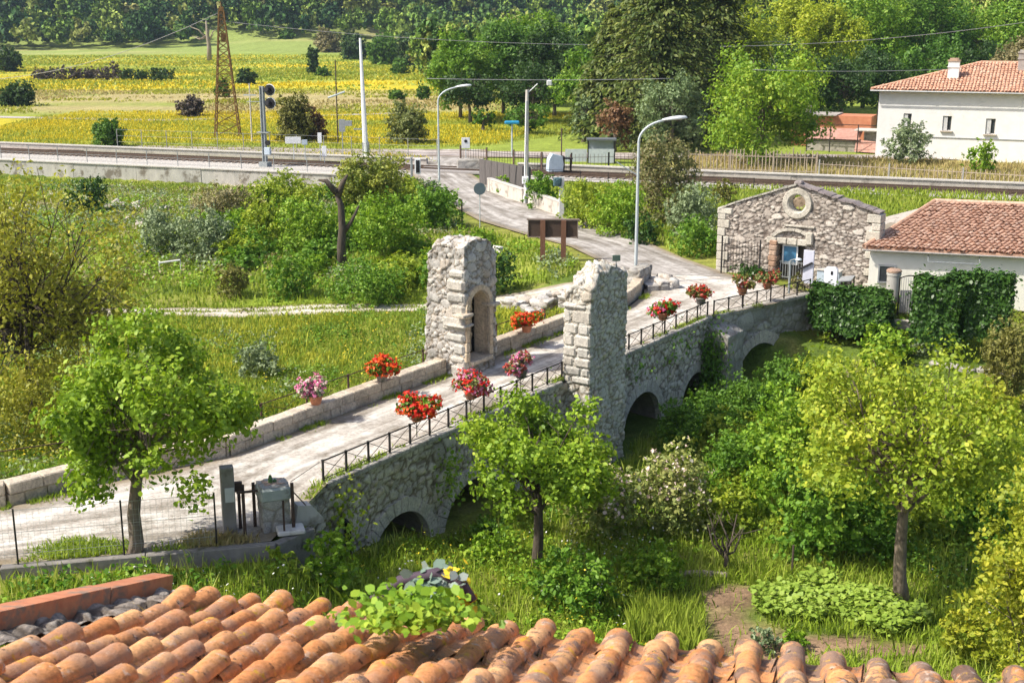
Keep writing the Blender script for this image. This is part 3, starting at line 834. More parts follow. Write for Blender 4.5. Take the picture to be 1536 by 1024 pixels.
def build_towers(M):
    rng = np.random.default_rng(8); ang = math.atan2(BU[1], BU[0])
    # ---- tower with the niche: x 0..2 along the bridge, y 0..1.85 away from the road
    c = B(10.45, -2.97)
    t1 = empty('gate_tower', c, ang, 'ruined pale stone gate tower with an arched niche', 'tower')
    Lx, Ly = 1.95, 1.66
    nx0, nx1, nzs, r = .24, 1.46, 2.38, .61
    def hole(cn):
        x, z = cn[:, 0], cn[:, 2]
        return ~(((x > nx0) & (x < nx1) & (z > .55) & (z <= nzs)) | (np.hypot(x - (nx0 + nx1) / 2, z - nzs) < r))
    V, F = dense_box(0, Lx, 0, Ly, -2.2, 4.75, .045, {'-y': hole})
    def ztop(x, y):
        b = 4.72 + .16 * (fbm(x * 2.2, y * 2.2, o=3, s=61) - .5) * 2
        b -= .62 * sstep(1.45, 2.0, x) * (1 - .55 * sstep(0, 1.2, y)); b -= .34 * sstep(.3, 0.0, Ly - y); b -= .10 * sstep(.25, 0, x)
        return b
    V = ragged(V, -2.2, ztop)
    tz_ = np.clip((V[:, 2] + .4) / 5, 0, 1); V[:, 1] += (V[:, 1] > Ly * .5) * (.10 - .22 * tz_); V[:, 0] += (V[:, 0] < Lx * .5) * (.06 * tz_)
    V += .05 * np.stack([fbm(V[:, 0] * 2 + 9, V[:, 1] * 2, V[:, 2] * 2, 3, 71 + k) - .5 for k in range(3)], 1)
    rubble('tower_body', (V, F), M['rubble_light'], t1, (.24, .24, .19), .065, 21, .04, edge=.16, big=.3)
    # niche lining
    m = MB(); prof = [(nx1, .55), (nx1, nzs)] + [((nx0 + nx1) / 2 + r * math.cos(math.pi * i / 12), nzs + r * math.sin(math.pi * i / 12)) for i in range(1, 12)] + [(nx0, nzs), (nx0, .55)]
    vs = []
    for p in prof: vs += [(p[0], -.06, p[1]), (p[0], .62, p[1])]
    k = len(prof); m.add(vs, [(2 * i, 2 * i + 1, 2 * i + 3, 2 * i + 2) for i in range(k - 1)])
    m.build('niche_reveal', M['tufa'], t1)
    bk, bf = panel((nx0 - .05, .6, .5), (1.1, 0, 0), (0, 0, 2.5), 26, 56)
    rubble('niche_back', (bk, bf), M['tufa_rubble'], t1, (.4, .4, .24), .06, 40, .05)
    m = MB(); m.box(((nx0 + nx1) / 2, .22, .5), (1.25, .85, .14), bev=.02); m.build('niche_sill', M['parapet'], t1)
    # dressed surround: jamb blocks, impost, arch stones
    m = MB()
    for side, xs in ((0, nx0), (1, nx1)):
        z = .56
        while z < nzs - .05:
            h = min(rng.uniform(.3, .46), nzs - z); w = rng.uniform(.17, .22)
            m.box((xs + (-w / 2 if side == 0 else w / 2), .06, z + h / 2), (w, .3, h - .015), bev=.02); z += h
    n = 9
    for i in range(n):
        a0, a1 = math.pi * i / n + .012, math.pi * (i + 1) / n - .012; cx = (nx0 + nx1) / 2
        poly = [(cx + q * math.cos(t), nzs + q * math.sin(t)) for q, t in ((r, a0), (r, (a0 + a1) / 2), (r, a1), (r + .19, a1), (r + .19, (a0 + a1) / 2), (r + .19, a0))]
        m.prism(poly, (0, -.085, 0), (1, 0, 0), (0, 0, 1), (0, 1, 0), .3)
    m.build('niche_surround', M['tufa'], t1)
    for bx_ in (((nx0 - .28, .02, nzs - .12), (.62, .5, .11)), ((nx1 + .2, .02, nzs - .02), (.46, .5, .11))): m = MB(); m.box(*bx_, bev=.02); m.build('impost', M['parapet'], t1)
    # corner stones at the road corner
    m = MB(); z = -.1
    while z < 3.7:
        h = rng.uniform(.24, .6); a = rng.uniform(.22, .30); b = rng.uniform(.45, 1.0)
        m.box((a / 2 - .035 - rng.uniform(0, .03), b / 2 - .03, z + h / 2), (a, b, h - .02), rng.normal() * .05, bev=.10); z += h
    m.box((.1, .3, 1.86), (.62, .9, .1), 0, bev=.04)
    m.build('corner_stone', M['quoin'], t1)
    # ---- tower on the garden side
    c = B(12.36, .93)
    t2 = empty('gate_tower', c, ang, 'ruined grey stone gate tower with a sloping broken top', 'tower')
    Lx, Ly = 2.52, 1.04
    V, F = dense_box(0, Lx, 0, Ly, -4.3, 3.95, .045)
    def ztop2(x, y):
        b = 3.42 + .45 * sstep(.0, .8, x) - .30 * sstep(1.6, 2.5, x) - .34 * sstep(.25, 1.0, y) * (1 - sstep(.5, 1.6, x))
        return b + .22 * (fbm(x * 3, y * 3, o=3, s=63) - .5) * 2 - .12 * sstep(.2, 0, y)
    V = ragged(V, -4.3, ztop2); V[:, 1] += (V[:, 1] > Ly * .5) * (.06 - .12 * np.clip(V[:, 2] / 4, -1, 1))
    V += .06 * np.stack([fbm(V[:, 0] * 2 + 4, V[:, 1] * 2, V[:, 2] * 2, 3, 81 + k) - .5 for k in range(3)], 1)
    rubble('tower_body', (V, F), M['rubble_mid'], t2, (.23, .23, .18), .06, 33, .05, edge=.17, big=.2)
    m = MB(); z = -.1; alt = 0
    while z < 2.3:
        h = rng.uniform(.26, .52)
        if alt: q_ = rng.uniform(.3, .55); parts = [(.02, q_), (q_ + .03, 1.04)]
        else: q_ = rng.uniform(.55, .8); parts = [(-.02, q_), (q_ + .03, 1.05)]
        for y0, y1 in parts:
            dx = rng.uniform(.35, .6)
            m.box((dx / 2 - .03 - rng.uniform(0, .035), (y0 + y1) / 2, z + h / 2), (dx, y1 - y0 - .02, h - .02), rng.normal() * .03, bev=.06)
        z += h; alt = 1 - alt
    m.box((.26, .62, 2.62), (.7, .95, .24), .08, bev=.1); m.box((.4, .3, 2.93), (.85, .62, .2), -.1, bev=.09)
    m.build('ashlar_face', M['quoin'], t2)
# ------------------------------------------------------------------ barrel tiles
def barrel_tiles(name, mat, parent, O, t, s, nrm, cols, rows, pitch, expo, rng, seg=8, r0=.42, r1=.34, thick=.012, jit=1.0, keep=None, channels=True, chmat=None, tile_len=1.22, skew=None, inner=True):
    """O: eave reference point; t along the eave, s down the slope; row 0 at the eave"""
    O, t, s, nrm = [np.array(q, float) for q in (O, t, s, nrm)]
    res = []
    for cover in ((True, False) if channels else (True,)):
        V = []; F = []
        for c in range(cols[0], cols[1]):
            for r in range(rows):
                tc = (c + (0 if cover else .5)) * pitch; sc = -r * expo
                if keep is not None and not keep(tc, sc - expo * .5): continue
                j = rng.normal(size=5) * jit
                ln = expo * tile_len * (1 + .04 * j[2]); R0 = pitch * r0 * (1 + .07 * j[0]); R1 = pitch * r1
                cen = O + t * (tc + .010 * j[1]) + s * (sc + .028 * j[2])
                ax = -(s + t * (.035 * j[3])); ax /= np.linalg.norm(ax)
                n0 = len(V)
                lift0, lift1 = (.052, .008) if cover else (.012, -.008)
                if cover: lift0 *= (1 + .25 * j[4])
                rings = []
                for (pos, Rr, lift) in ((0, R0, lift0), (ln * .5, (R0 + R1) / 2, (lift0 + lift1) / 2), (ln, R1, lift1)):
                    for th in ((0, -thick) if inner else (0,)):
                        ring = []
                        for k in range(seg + 1):
                            a = math.pi * k / seg; 
                            yy = math.sin(a) * (Rr + th) * .92; xx = math.cos(a) * (Rr + th)
                            if not cover: yy = pitch * .20 - math.sin(a) * (Rr + th) * .55
                            p = cen + ax * pos + t * xx * (1 if cover else 1.12) + nrm * (yy + lift)
                            ring.append(len(V)); V.append(p)
                        rings.append(ring)
                st = 2 if inner else 1
                for q in range(2):
                    a, b = rings[q * st], rings[(q + 1) * st]
                    for k in range(seg): F.append((a[k], a[k + 1], b[k + 1], b[k]) if cover else (a[k], b[k], b[k + 1], a[k + 1]))
                if inner:
                    for q in range(2):
                        a, b = rings[q * 2 + 1], rings[(q + 1) * 2 + 1]
                        for k in range(seg): F.append((a[k], b[k], b[k + 1], a[k + 1]))
                    a, b = rings[0], rings[1]
                    for k in range(seg): F.append((a[k], b[k], b[k + 1], a[k + 1]))
        F = np.array(F)
        res.append(np_mesh(name[0] if cover else name[1], np.array(V), F, np.full(len(F), 4), mat if cover else (chmat or mat), parent, True))
        res[-1].data.set_sharp_from_angle(angle=R(50))
    return res

def tilemat(name, cols, dark=.55, lich=True, scale=6, dth=.56):
    m, n = nt(name)
    g = N(n, 'ShaderNodeNewGeometry'); r = ramp(n, cols); L(n, g, 'Random Per Island', r, 'Fac')
    t = noise(n, scale * 4, 6, .65); rn = ramp(n, [(.62,) * 3, (1.15,) * 3], [.3, .65]); L(n, t, 'Fac', rn, 'Fac')
    col = mixc(n, (r, 0), (rn, 0), 1.0, 'MULTIPLY')
    t2 = noise(n, scale, 8, .72)
    src = (t2, 0)
    if lich:      # the right part of the roof is older and more weathered
        tc = N(n, 'ShaderNodeTexCoord'); sx = N(n, 'ShaderNodeSeparateXYZ'); L(n, tc, 'Object', sx, 0)
        w = N(n, 'ShaderNodeMath', operation='MULTIPLY_ADD'); w.inputs[1].default_value = .045; L(n, sx, 'X', w, 0); n.links.new(t2.outputs[0], w.inputs[2])
        w2 = N(n, 'ShaderNodeMath', operation='MULTIPLY_ADD'); w2.inputs[1].default_value = .10; L(n, g, 'Random Per Island', w2, 0); L(n, w, 0, w2, 2); src = (w2, 0)
    r2 = ramp(n, [(0,) * 3, (1,) * 3], [dth, dth + .06]); n.links.new(src[0].outputs[src[1]], r2.inputs['Fac'])
    f2 = mixc(n, (0, 0, 0), (dark,) * 3, (r2, 0))
    col = mixc(n, col, (.075, .060, .055), f2)
    if lich:
        t5 = noise(n, scale * .5, 6, .7); r5 = ramp(n, [(0,) * 3, (.7,) * 3], [.47, .60]); L(n, t5, 'Fac', r5, 'Fac'); col = mixc(n, col, (.30, .19, .14), (r5, 0))
        t3 = noise(n, scale * 1.1, 6, .72); t3.inputs['Distortion'].default_value = .6
        r3 = ramp(n, [(0,) * 3, (.85,) * 3], [.60, .635]); L(n, t3, 'Fac', r3, 'Fac'); col = mixc(n, col, (.52, .31, .03), (r3, 0))
        t4 = noise(n, scale * 1.3, 6, .7); t4.inputs['Distortion'].default_value = .4
        r4 = ramp(n, [(0,) * 3, (.6,) * 3], [.585, .65]); L(n, t4, 'Fac', r4, 'Fac'); col = mixc(n, col, (.55, .46, .38), (r4, 0))
        t6 = noise(n, scale * 2.6, 5, .65); r6 = ramp(n, [(0,) * 3, (.85,) * 3], [.62, .67]); L(n, t6, 'Fac', r6, 'Fac'); col = mixc(n, col, (.04, .032, .03), (r6, 0))
    return finish(m, n, col, .85, 0, (t, 0, .6, .012), .2)

def build_near_roof(M):
    rng = np.random.default_rng(3)
    hd, sl = R(12.6), R(18.2)
    s = np.array([math.sin(hd) * math.cos(sl), math.cos(hd) * math.cos(sl), -math.sin(sl)])
    t = np.array([math.cos(hd), -math.sin(hd), 0]); nrm = np.cross(t, s); nrm *= np.sign(nrm[2])
    r = np.array(ray(1124, 962)); O = np.array([0, 0, CAMH]) + r * (7.3 / FPX)
    O = O - nrm * .12
    def plane_ts(px, py):
        q = np.array(ray(px, py)); C = np.array([0, 0, CAMH]); k = ((O + nrm * .1 - C) @ nrm) / (q @ nrm); p = C + q * k - O
        return p @ t, p @ s
    tl, sl_ = plane_ts(287, 866)
    root = empty('tiled_roof', tuple(O), 0, 'weathered terracotta barrel tile roof with lichen in the foreground', 'roof')
    pitch = .238
    Z = (0, 0, 0); c0 = int(math.floor((tl + .46) / pitch)); 
    barrel_tiles(('cover_tiles', 'channel_tiles'), M['tile_near'], root, Z, t, s, nrm, (c0, 15), 13, pitch, .335, rng, 10, .305, .235, .013, 1.25)
    m = MB()
    # deck below the tiles and the eave board
    P = lambda a, b, h: tuple(t * a + s * b + nrm * h)
    L0, L1, S0, S1 = tl - .05, 15 * pitch, -5.2, -.05
    m.add([P(L0, S0, -.05), P(L1, S0, -.05), P(L1, S1, -.05), P(L0, S1, -.05), P(L0, S0, -.2), P(L1, S0, -.2), P(L1, S1, -.2), P(L0, S1, -.2)],
          [(0, 1, 2, 3), (7, 6, 5, 4), (0, 4, 5, 1), (2, 6, 7, 3), (1, 5, 6, 2), (0, 3, 7, 4)]); m.build('roof_deck', M['mortar'], root)
    # brick verge along the left edge
    m = MB(); k = 0; a = -5.2
    while a < .02:
        l = min(.9 + .5 * rng.uniform(), .06 - a)
        q0, q1 = a, a + l - .012; b0, b1 = tl - .08, tl + .06; h0, h1 = .0, .17 + rng.normal() * .004
        m.add([P(b0, q0, h0), P(b1, q0, h0), P(b1, q1, h0), P(b0, q1, h0), P(b0, q0, h1), P(b1, q0, h1), P(b1, q1, h1), P(b0, q1, h1)],
              [(3, 2, 1, 0), (4, 5, 6, 7), (0, 1, 5, 4), (2, 3, 7, 6), (1, 2, 6, 5), (0, 4, 7, 3)]); a += l
    m.build('verge_course', M['brick'], root)
    # lumpy mortar and stones bedded beside the verge
    V = []; F = []; T = []
    vv, ff = panel(P(tl + .05, -5.2, .03), tuple(t * .27), tuple(s * 5.15), 22, 360)
    Nn = np.repeat(nrm[None], len(vv), 0); f1, f2, idn = worley3(vv / np.array([.12, .12, .12]), 5)
    lump = .055 * np.clip(1 - f1 * 1.15, 0, 1) ** .6 * (idn > .3) + .05 * fbm(vv[:, 0] * 9, vv[:, 1] * 9, vv[:, 2] * 9, 3, 4)
    np_mesh('verge_mortar', vv + Nn * lump[:, None], ff, np.full(len(ff), 4), M['mortar_lumps'], root, True, {'tone': idn, 'mort': 1 - sstep(.02, .2, f2 - f1)})
    # wall below the roof
    m = MB(); q = np.array(P(tl, -.35, -.2)); w = np.array(P(L1, -.35, -.2)); b = Vector((0, 0, -12))
    q2, w2 = np.array(P(tl, -5.2, -.2)), np.array(P(L1, -5.2, -.2))
    m.add([q, w, w2, q2, tuple(Vector(q) * 1 + Vector((0, 0, -12))), tuple(Vector(w) + b), tuple(Vector(w2) + b), tuple(Vector(q2) + b)],
          [(4, 5, 1, 0), (5, 6, 2, 1), (7, 4, 0, 3)]); m.build('house_wall', M['plaster'], root)
    return O, t, s, nrm

def build_chapel(M):
    rng = np.random.default_rng(17)
    A = Vector((10.25, 62.2, 0)); Bq = Vector((16.95, 57.9, 0)); d = (Bq - A); W = d.length; ang = math.atan2(d.y, d.x)
    c = empty('chapel_ruin', A, ang, 'ruined rubble stone chapel front with a round window in its gable', 'chapel')
    zl, za, zr = at(1077, 316, 62.2)[2], at(1190, 280, 59.9)[2], at(1312, 322, 57.9)[2]
    ox, oz = W * .5 - .02, at(1190, 306, 59.9)[2]
    ora = .43
    dx0, dx1, dz = W * .395, W * .56, 1.62
    def ztop(x, y):
        z = np.where(x < W * .49, zl + (za - zl) * np.clip(x / (W * .49), 0, 1) ** .85, za + (zr - za) * np.clip((x - W * .49) / (W * .51), 0, 1) ** 1.1)
        return z + .05 * (fbm(x * 3, x * 0, o=3, s=4) - .5)
    zmax = 5.0
    H0 = -.4
    def hole(cn):
        x = cn[:, 0]; z = H0 + (cn[:, 2] - H0) / (zmax - H0) * (ztop(cn[:, 0], 0) - H0)
        return ~((np.hypot(x - ox, z - oz) < ora) | ((x > dx0) & (x < dx1) & (z < dz)))
    V, F = dense_box(0, W, 0, .65, H0, zmax, .055, {'-y': hole, '+y': lambda cn: hole(cn)})
    V = ragged(V, H0, ztop)
    rubble('front_wall', (V, F), M['rubble_chapel'], c, (.27, .27, .15), .055, 91, .04, edge=.24, big=.18)
    # oculus ring
    m = MB(); n = 40; vs = []; fs = []
    prof = [(ora - .02, .5), (ora - .02, -.03), (ora + .05, -.10), (ora + .27, -.10), (ora + .31, -.03), (ora + .31, .1)]
    for r, y in prof:
        for k in range(n): vs.append((ox + r * math.cos(6.2832 * k / n), y, oz + r * math.sin(6.2832 * k / n)))
    for i in range(len(prof) - 1):
        for k in range(n): fs.append((i * n + k, (i + 1) * n + k, (i + 1) * n + (k + 1) % n, i * n + (k + 1) % n))
    m.add(vs, fs); m.build('round_window_ring', M['dressed'], c, 'auto')
    m = MB()   # corner stones
    z = -.3; k = 0
    while z < zl - .1:
        h = min(rng.uniform(.34, .5), zl - z); a = .42 if k % 2 else .62
        m.box((a / 2 - .06, .3, z + h / 2), (a, .75, h - .02), 0, bev=.03); z += h; k += 1
    m.box((.3, .3, zl + .02), (.78, .8, .3), bev=.04)
    m.build('corner_stone', M['dressed'], c); m = MB()
    z = -.3
    while z < zr - .1:
        h = min(rng.uniform(.34, .5), zr - z); a = .42 if k % 2 else .65
        m.box((W - a / 2 + .06, .3, z + h / 2), (a, .75, h - .02), 0, bev=.03); z += h; k += 1
    m.build('corner_stone', M['dressed'], c)
    m = MB()   # gable coping slabs
    for i in range(9):
        x0, x1 = W * .49 * i / 9, W * .49 * (i + 1) / 9; z0, z1 = [float(ztop(np.array([x]), 0)[0]) + .03 for x in (x0, x1)]
        m.prism([(x0 + .01, z0), (x1 - .01, z1), (x1 - .01, z1 + .09), (x0 + .01, z0 + .09)], (0, -.1, 0), (1, 0, 0), (0, 0, 1), (0, 1, 0), .85)
    m.build('gable_coping', M['coping'], c)
    m = MB()
    for i in range(12):
        x0, x1 = W * (.5 + .5 * i / 12), W * (.5 + .5 * (i + 1) / 12); z0, z1 = [float(ztop(np.array([x]), 0)[0]) + .03 + rng.normal() * .02 for x in (x0, x1)]
        m.prism([(x0 + .01, z0), (x1 - .01, z1), (x1 - .01, z1 + .07), (x0 + .01, z0 + .07)], (0, -.12, 0), (1, 0, 0), (0, 0, 1), (0, 1, 0), .85)
    m.box((W * .49, .25, za + .1), (.38, .5, .26), .1, bev=.06)
    m.build('ridge_stone', M['coping_dark'], c)
    m = MB(); cx = (dx0 + dx1) / 2   # broken relieving arch and lintel over the door
    for i in range(7):
        a0, a1 = R(155 - i * 18.5), R(155 - (i + 1) * 18.5 + 1.2)
        m.prism([(cx + q * math.cos(a), 1.72 + q * .62 * math.sin(a)) for q, a in ((.95, a0), (1.16, a0), (1.16, a1), (.95, a1))], (0, -.15, 0), (1, 0, 0), (0, 0, 1), (0, 1, 0), .3)
    for i in range(4):
        m.box((dx0 - .35 + i * .52, .02, dz + .16), (.5, .3, .3), rng.normal() * .03, bev=.03)
    m.box((cx + .35, -.02, 2.55), (1.5, .2, .09), 0, bev=.02)
    m.box((dx1 + .22, -.03, dz + .38), (.36, .3, .62), .05, bev=.06)
    m.build('door_arch', M['dressed'], c)
    m = MB(); z = 0
    while z < 1.6:
        h = rng.uniform(.2, .34); m.box((dx0 - .22, .05, z + h / 2), (.42 + rng.normal() * .05, .5, h - .02), 0, bev=.03); z += h
    m.build('brick_jamb', M['brick_old'], c)
    # blue window leaf in the doorway, pale frame
    w = empty('door_window', (dx0 + .1, .2, 0)); w.parent = c
    m = MB(); m.box((.42, 0, 1.1), (.78, .05, .95)); m.build('frame', M['white_paint'], w)
    m = MB(); m.box((.42, -.032, 1.1), (.62, .03, .8)); m.build('blue_panel', M['blue_glass'], w)
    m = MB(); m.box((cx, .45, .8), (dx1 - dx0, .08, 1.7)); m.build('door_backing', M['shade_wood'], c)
    g = MB()
    for i in range(9): g.box((dx0 + .18 + i * .13, -.12, .42), (.022, .022, .84))
    for z in (.06, .8): g.box((dx0 + .72, -.12, z), (1.2, .03, .03))
    g.build('door_gate', M['grey_metal'], c)
    V, F = dense_box(.7, 4.0, 6.0, 6.5, -.3, 3.2, .09); V = ragged(V, -.3, lambda x, y: 3.12 - .22 * np.abs(x - 2.4) ** 1.6 + .2 * (fbm(x * 2, y * 0, o=3, s=8) - .5)); rubble('rear_wall', (V, F), M['niche_brown'], c, (.34, .34, .2), .05, 92, .05)
    for x_ in (.35, W - .35): m = MB(); m.box((x_, 2.26, 1.2), (.6, 3.2, 2.6)); m.build('side_wall', M['vault'], c)
    return A, ang, W

def build_houses(M):
    rng = np.random.default_rng(23)
    # ---------------- white two-storey house far right
    A = Vector((33.35, 117.0, 0)); Bq = Vector((46.2, 111.3, 0)); d = Bq - A; W = d.length; ang = math.atan2(d.y, d.x)
    h = empty('white_house', A, ang, 'white two storey house with a low terracotta hip roof and three small windows', 'house')
    eave = 6.1; D = 9.5
    wins = [(2.62, 3.35, .72, 1.25), (6.05, 3.2, .76, 1.3), (9.72, 3.05, .80, 1.35)]
    V, F = panel((0, 0, -.6), (W, 0, 0), (0, 0, eave + .6), 2, 2); 
    m = MB()
    xs = [0.] + [q for w in wins for q in (w[0] - w[2] / 2, w[0] + w[2] / 2)] + [W]
    for i in range(len(xs) - 1):
        x0, x1 = xs[i], xs[i + 1]
        if i % 2 == 0: m.box(((x0 + x1) / 2, .15, (eave - .6) / 2), (x1 - x0, .3, eave + .6))
        else:
            w = wins[i // 2]; lo, hi = w[1] - w[3] / 2, w[1] + w[3] / 2
            m.box(((x0 + x1) / 2, .15, (lo - .6) / 2), (x1 - x0, .3, lo + .6)); m.box(((x0 + x1) / 2, .15, (hi + eave) / 2), (x1 - x0, .3, eave - hi))
    m.box((.15, D / 2 + .15, (eave - .6) / 2), (.3, D - .3, eave + .6)); m.box((W - .15, D / 2 + .15, (eave - .6) / 2), (.3, D - .3, eave + .6)); m.box((W / 2, D - .15, (eave - .6) / 2), (W - .6, .3, eave + .6))
    m.build('wall', M['white_wall'], h)
    for x, z, w, hh in wins:
        f = MB()
        for s_ in (-1, 1): f.box((x + s_ * (w / 2 - .03), .2, z), (.06, .08, hh))
        f.box((x, .2, z + hh / 2 - .03), (w - .12, .08, .06)); f.box((x, .2, z - hh / 2 + .03), (w - .12, .08, .06))
        win = f.build('window', M['grey_wood'], h)
        g = MB(); g.box((x, .24, z), (w - .12, .03, hh - .12)); g.build('pane', M['dark_glass'], win)
        g = MB(); g.box((x, -.03, z - hh / 2 - .05), (w + .3, .34, .09)); g.build('sill', M['sill_stone'], win)
        g = MB(); g.box((x - w * .22, .12, z - .01), (w * .5, .05, hh - .1), .0); g.build('shutter', M['grey_shutter'], win)
    m = MB(); m.box((W * .55, -.045, 1.95), (W * .86, .06, .05)); m.build('cable_duct', M['grey_metal'], h)
    m = MB(); m.tube([(-.7, -.82, eave - .12), (W + .7, -.82, eave - .12)], .07, 6); m.build('gutter', M['grey_metal'], h)
    m = MB(); m.bar((W - .12, -.1, -.4), (W - .12, -.1, eave - .15), .07, n=8); m.build('drain_pipe', M['grey_metal'], h)
    # hip roof: planes by barrel tile strips
    ov = .75; rz = 2.35; hip = 9.0
    run = D / 2 + ov; sl = math.atan2(rz, run)
    x0, x1, y0, y1, ze = -ov, W + ov, -ov, D + ov, eave - .02
    rl, rr = x0 + hip, x1 - 2.0
    m = MB(); ym = (y0 + y1) / 2
    vs = [(x0, y0, ze), (x1, y0, ze), (x1, y1, ze), (x0, y1, ze), (rl, ym, ze + rz), (rr, ym, ze + rz)]
    m.add(vs, [(0, 1, 5, 4), (1, 2, 5), (2, 3, 4, 5), (3, 0, 4), (3, 2, 1, 0)])
    roof = m.build('roof', M['tile_far'], h)
    sv = np.array([0, -math.cos(sl), -math.sin(sl)]); tv = np.array([1., 0, 0]); nv = np.array([0, -math.sin(sl), math.cos(sl)])
    Ls = run / math.cos(sl)
    def keep(tc, sc):
        f = -sc / Ls; x = x0 + .12 + tc
        return f < 1.0 and x0 + hip * f < x < x1 - (x1 - rr) * f
    barrel_tiles(('tile_rows', 'channel_rows'), M['tile_far'], roof, (x0 + .12, y0, ze - .01), tv, sv, nv, (0, int((x1 - x0) / .3)), int(Ls / .45) + 1, .3, .45, rng, 4, .42, .36, .01, 1.0, keep, False, inner=False)
    rd = MB(); rd.bar((x0 + .1, y0 + .1, ze + .05), (rl, ym, ze + rz + .02), .14, n=6); rd.bar((rl, ym, ze + rz), (rr, ym, ze + rz), .14, n=6); rd.build('ridge_tiles', M['tile_far'], roof)
    for (cx, cy, w, hh, mat, cm) in ((6.1, 1.7, .95, 1.75, 'white_wall', 'brick_old'), (11.75, 3.4, .8, 1.75, 'chimney_grey', 'mortar')):
        zb = ze + rz * (cy - y0) / run
        q = MB(); q.box((cx, cy, zb + hh / 2 - .3), (w, .6, hh)); q.box((cx, cy, zb + hh * .55), (w + .12, .72, .1)); ch = q.build('chimney', M[mat], roof)
        q = MB(); q.box((cx, cy, zb + hh - .3 + .06), (w + .14, .74, .12)); q.box((cx, cy, zb + hh - .3 + .2), (w * .8, .5, .18)); q.build('chimney_cap', M[cm], ch)

    # ---------------- low house with tiled roof beside the chapel
    E0 = np.array(at(1297, 371, 57.4)); E1 = np.array(at(1640, 393, 54.6)); E1[2] = E0[2]
    T0 = np.array(at(1402, 303, 62.0))
    eb = empty('low_house', (E0[0], E0[1], 0), math.atan2(E1[1] - E0[1], E1[0] - E0[0]), 'low white house with an orange barrel tile roof next to the chapel', 'house')
    Wd = math.hypot(E1[0] - E0[0], E1[1] - E0[1]); inv = Matrix.Rotation(-eb.rotation_euler.z, 3, 'Z')
    up = inv @ Vector((T0[0] - E0[0], T0[1] - E0[1], T0[2] - E0[2])); Lr = up.length; sdir = -np.array(up / Lr); ez = E0[2]
    tv = np.array([1., 0, 0]); nv = np.cross(tv, -sdir); nv /= np.linalg.norm(nv)
    if nv[2] < 0: nv = -nv
    px = up.x
    roof = MB()
    c4_ = [np.array([-.1, -.3, ez - .05]), np.array([Wd, -.3, ez - .05])]
    a0 = np.array([0, 0, ez]); b0 = a0 + np.array(up); b1 = b0 + np.array([Wd, 0, 0]); a1 = a0 + np.array([Wd, 0, 0])
    th = np.array([0, 0, -.12])
    back = np.array([up.x * .1, up.y * .9, -up.z]); e0 = b0 + back; e1 = b1 + back
    roof.add([a0, a1, b1, b0, a0 + th, a1 + th, b1 + th, b0 + th, e0, e1], [(0, 1, 2, 3), (7, 6, 5, 4), (0, 4, 5, 1), (3, 7, 4, 0), (3, 2, 9, 8)])
    ro = roof.build('roof', M['tile_mid'], eb)
    pitch = .235
    skew_t = np.array([1., 0, 0])
    barrel_tiles(('tile_rows', 'channel_rows'), M['tile_mid'], ro, a0 - sdir * .0 + nv * .0, tv, sdir, nv, (0, int(Wd / pitch)), int(Lr / .36) + 1, pitch, .36, rng, 6, .42, .34, .012, 1.2, lambda tc, sc: -sc < Lr, True, M['tile_mid_dark'], inner=True)
    rd = MB(); rd.bar(a0 + nv * .06 - tv * .02, b0 + nv * .06, .11, n=8); rd.bar(b0 + nv * .05, b1 + nv * .05, .13, n=8); rd.build('ridge_tiles', M['tile_mid'], ro)
    m = MB(); yb = up.y * 1.7
    m.box((Wd / 2 + .25, .5, ez / 2 - .35), (Wd, .3, ez + .55)); m.box((.4, .65 + yb / 2 - .2, ez / 2 - .35), (.3, yb - .5, ez + .55))
    m.build('wall', M['cream_wall'], eb)
    m = MB()
    for i in range(3): m.add([(.3, .66, ez - .1), (.3, .66 + yb - .6, ez - .1), (up.x + .2, up.y, ez + up.z - .15)], [(0, 1, 2)])
    m = MB(); m.add([(.3, .4, ez - .12), (.3, yb, ez - .12), (up.x * .95, up.y * .98, ez + up.z - .15)], [(0, 1, 2)]); m.build('gable_wall', M['mortar'], eb)
    m = MB(); m.tube([(-.05, -.02, ez - .12), (Wd, -.02, ez - .12)], .04, 6); m.build('gutter', M['fence_post'], eb)
    for (wx, ww, zz, hh) in ((1.05, .7, .75, .75), (4.4, 1.3, .35, .6)):
        f = MB(); f.box((wx, .335, zz), (ww, .05, hh)); win = f.build('window', M['dark_glass'], eb)
        g = MB()
        for s_ in (-1, 1): g.box((wx + s_ * ww / 2, .32, zz), (.07, .08, hh + .07))
        g.box((wx, .32, zz + hh / 2), (ww - .07, .08, .07)); g.box((wx, .3, zz - hh / 2 - .03), (ww + .1, .14, .06)); g.build('frame', M['grey_metal'], win)
    # awning rail over the middle window
    g = MB(); g.bar((2.8, .3, 1.75), (2.8, -.5, 1.55), .02); g.bar((5.0, .3, 1.75), (5.0, -.5, 1.55), .02); g.bar((2.8, -.5, 1.55), (5.0, -.5, 1.55), .025); g.build('awning_rail', M['grey_metal'], eb)

    # ---------------- brick red outbuilding between the big round tree and the white house
    p0 = Vector(G(1205, 226, 0)); p1 = Vector(G(1330, 231, 0)); ang = math.atan2(p1.y - p0.y, p1.x - p0.x); Wb = (p1 - p0).length
    o = empty('brick_shed', p0 + Vector((0, 6, 0)), ang, 'low brick red shed with a pale flat roof left of the white house', 'shed')
    m = MB(); m.box((Wb / 2, 2, 1.3), (Wb, 3.6, 3.4)); m.build('wall', M['brick_red'], o)
    m = MB(); m.box((Wb * .3, 1.6, 3.06), (Wb * .55, 4.0, .12)); m.box((1.2, .6, 3.5), (1.1, 1.0, 1.0)); m.build('roof', M['mortar'], o)
    o = empty('tiled_lean_to', p0 + Vector((.2, .6, 0)), ang, 'small lean-to with a faded pink tile roof behind the railway fence', 'shed')
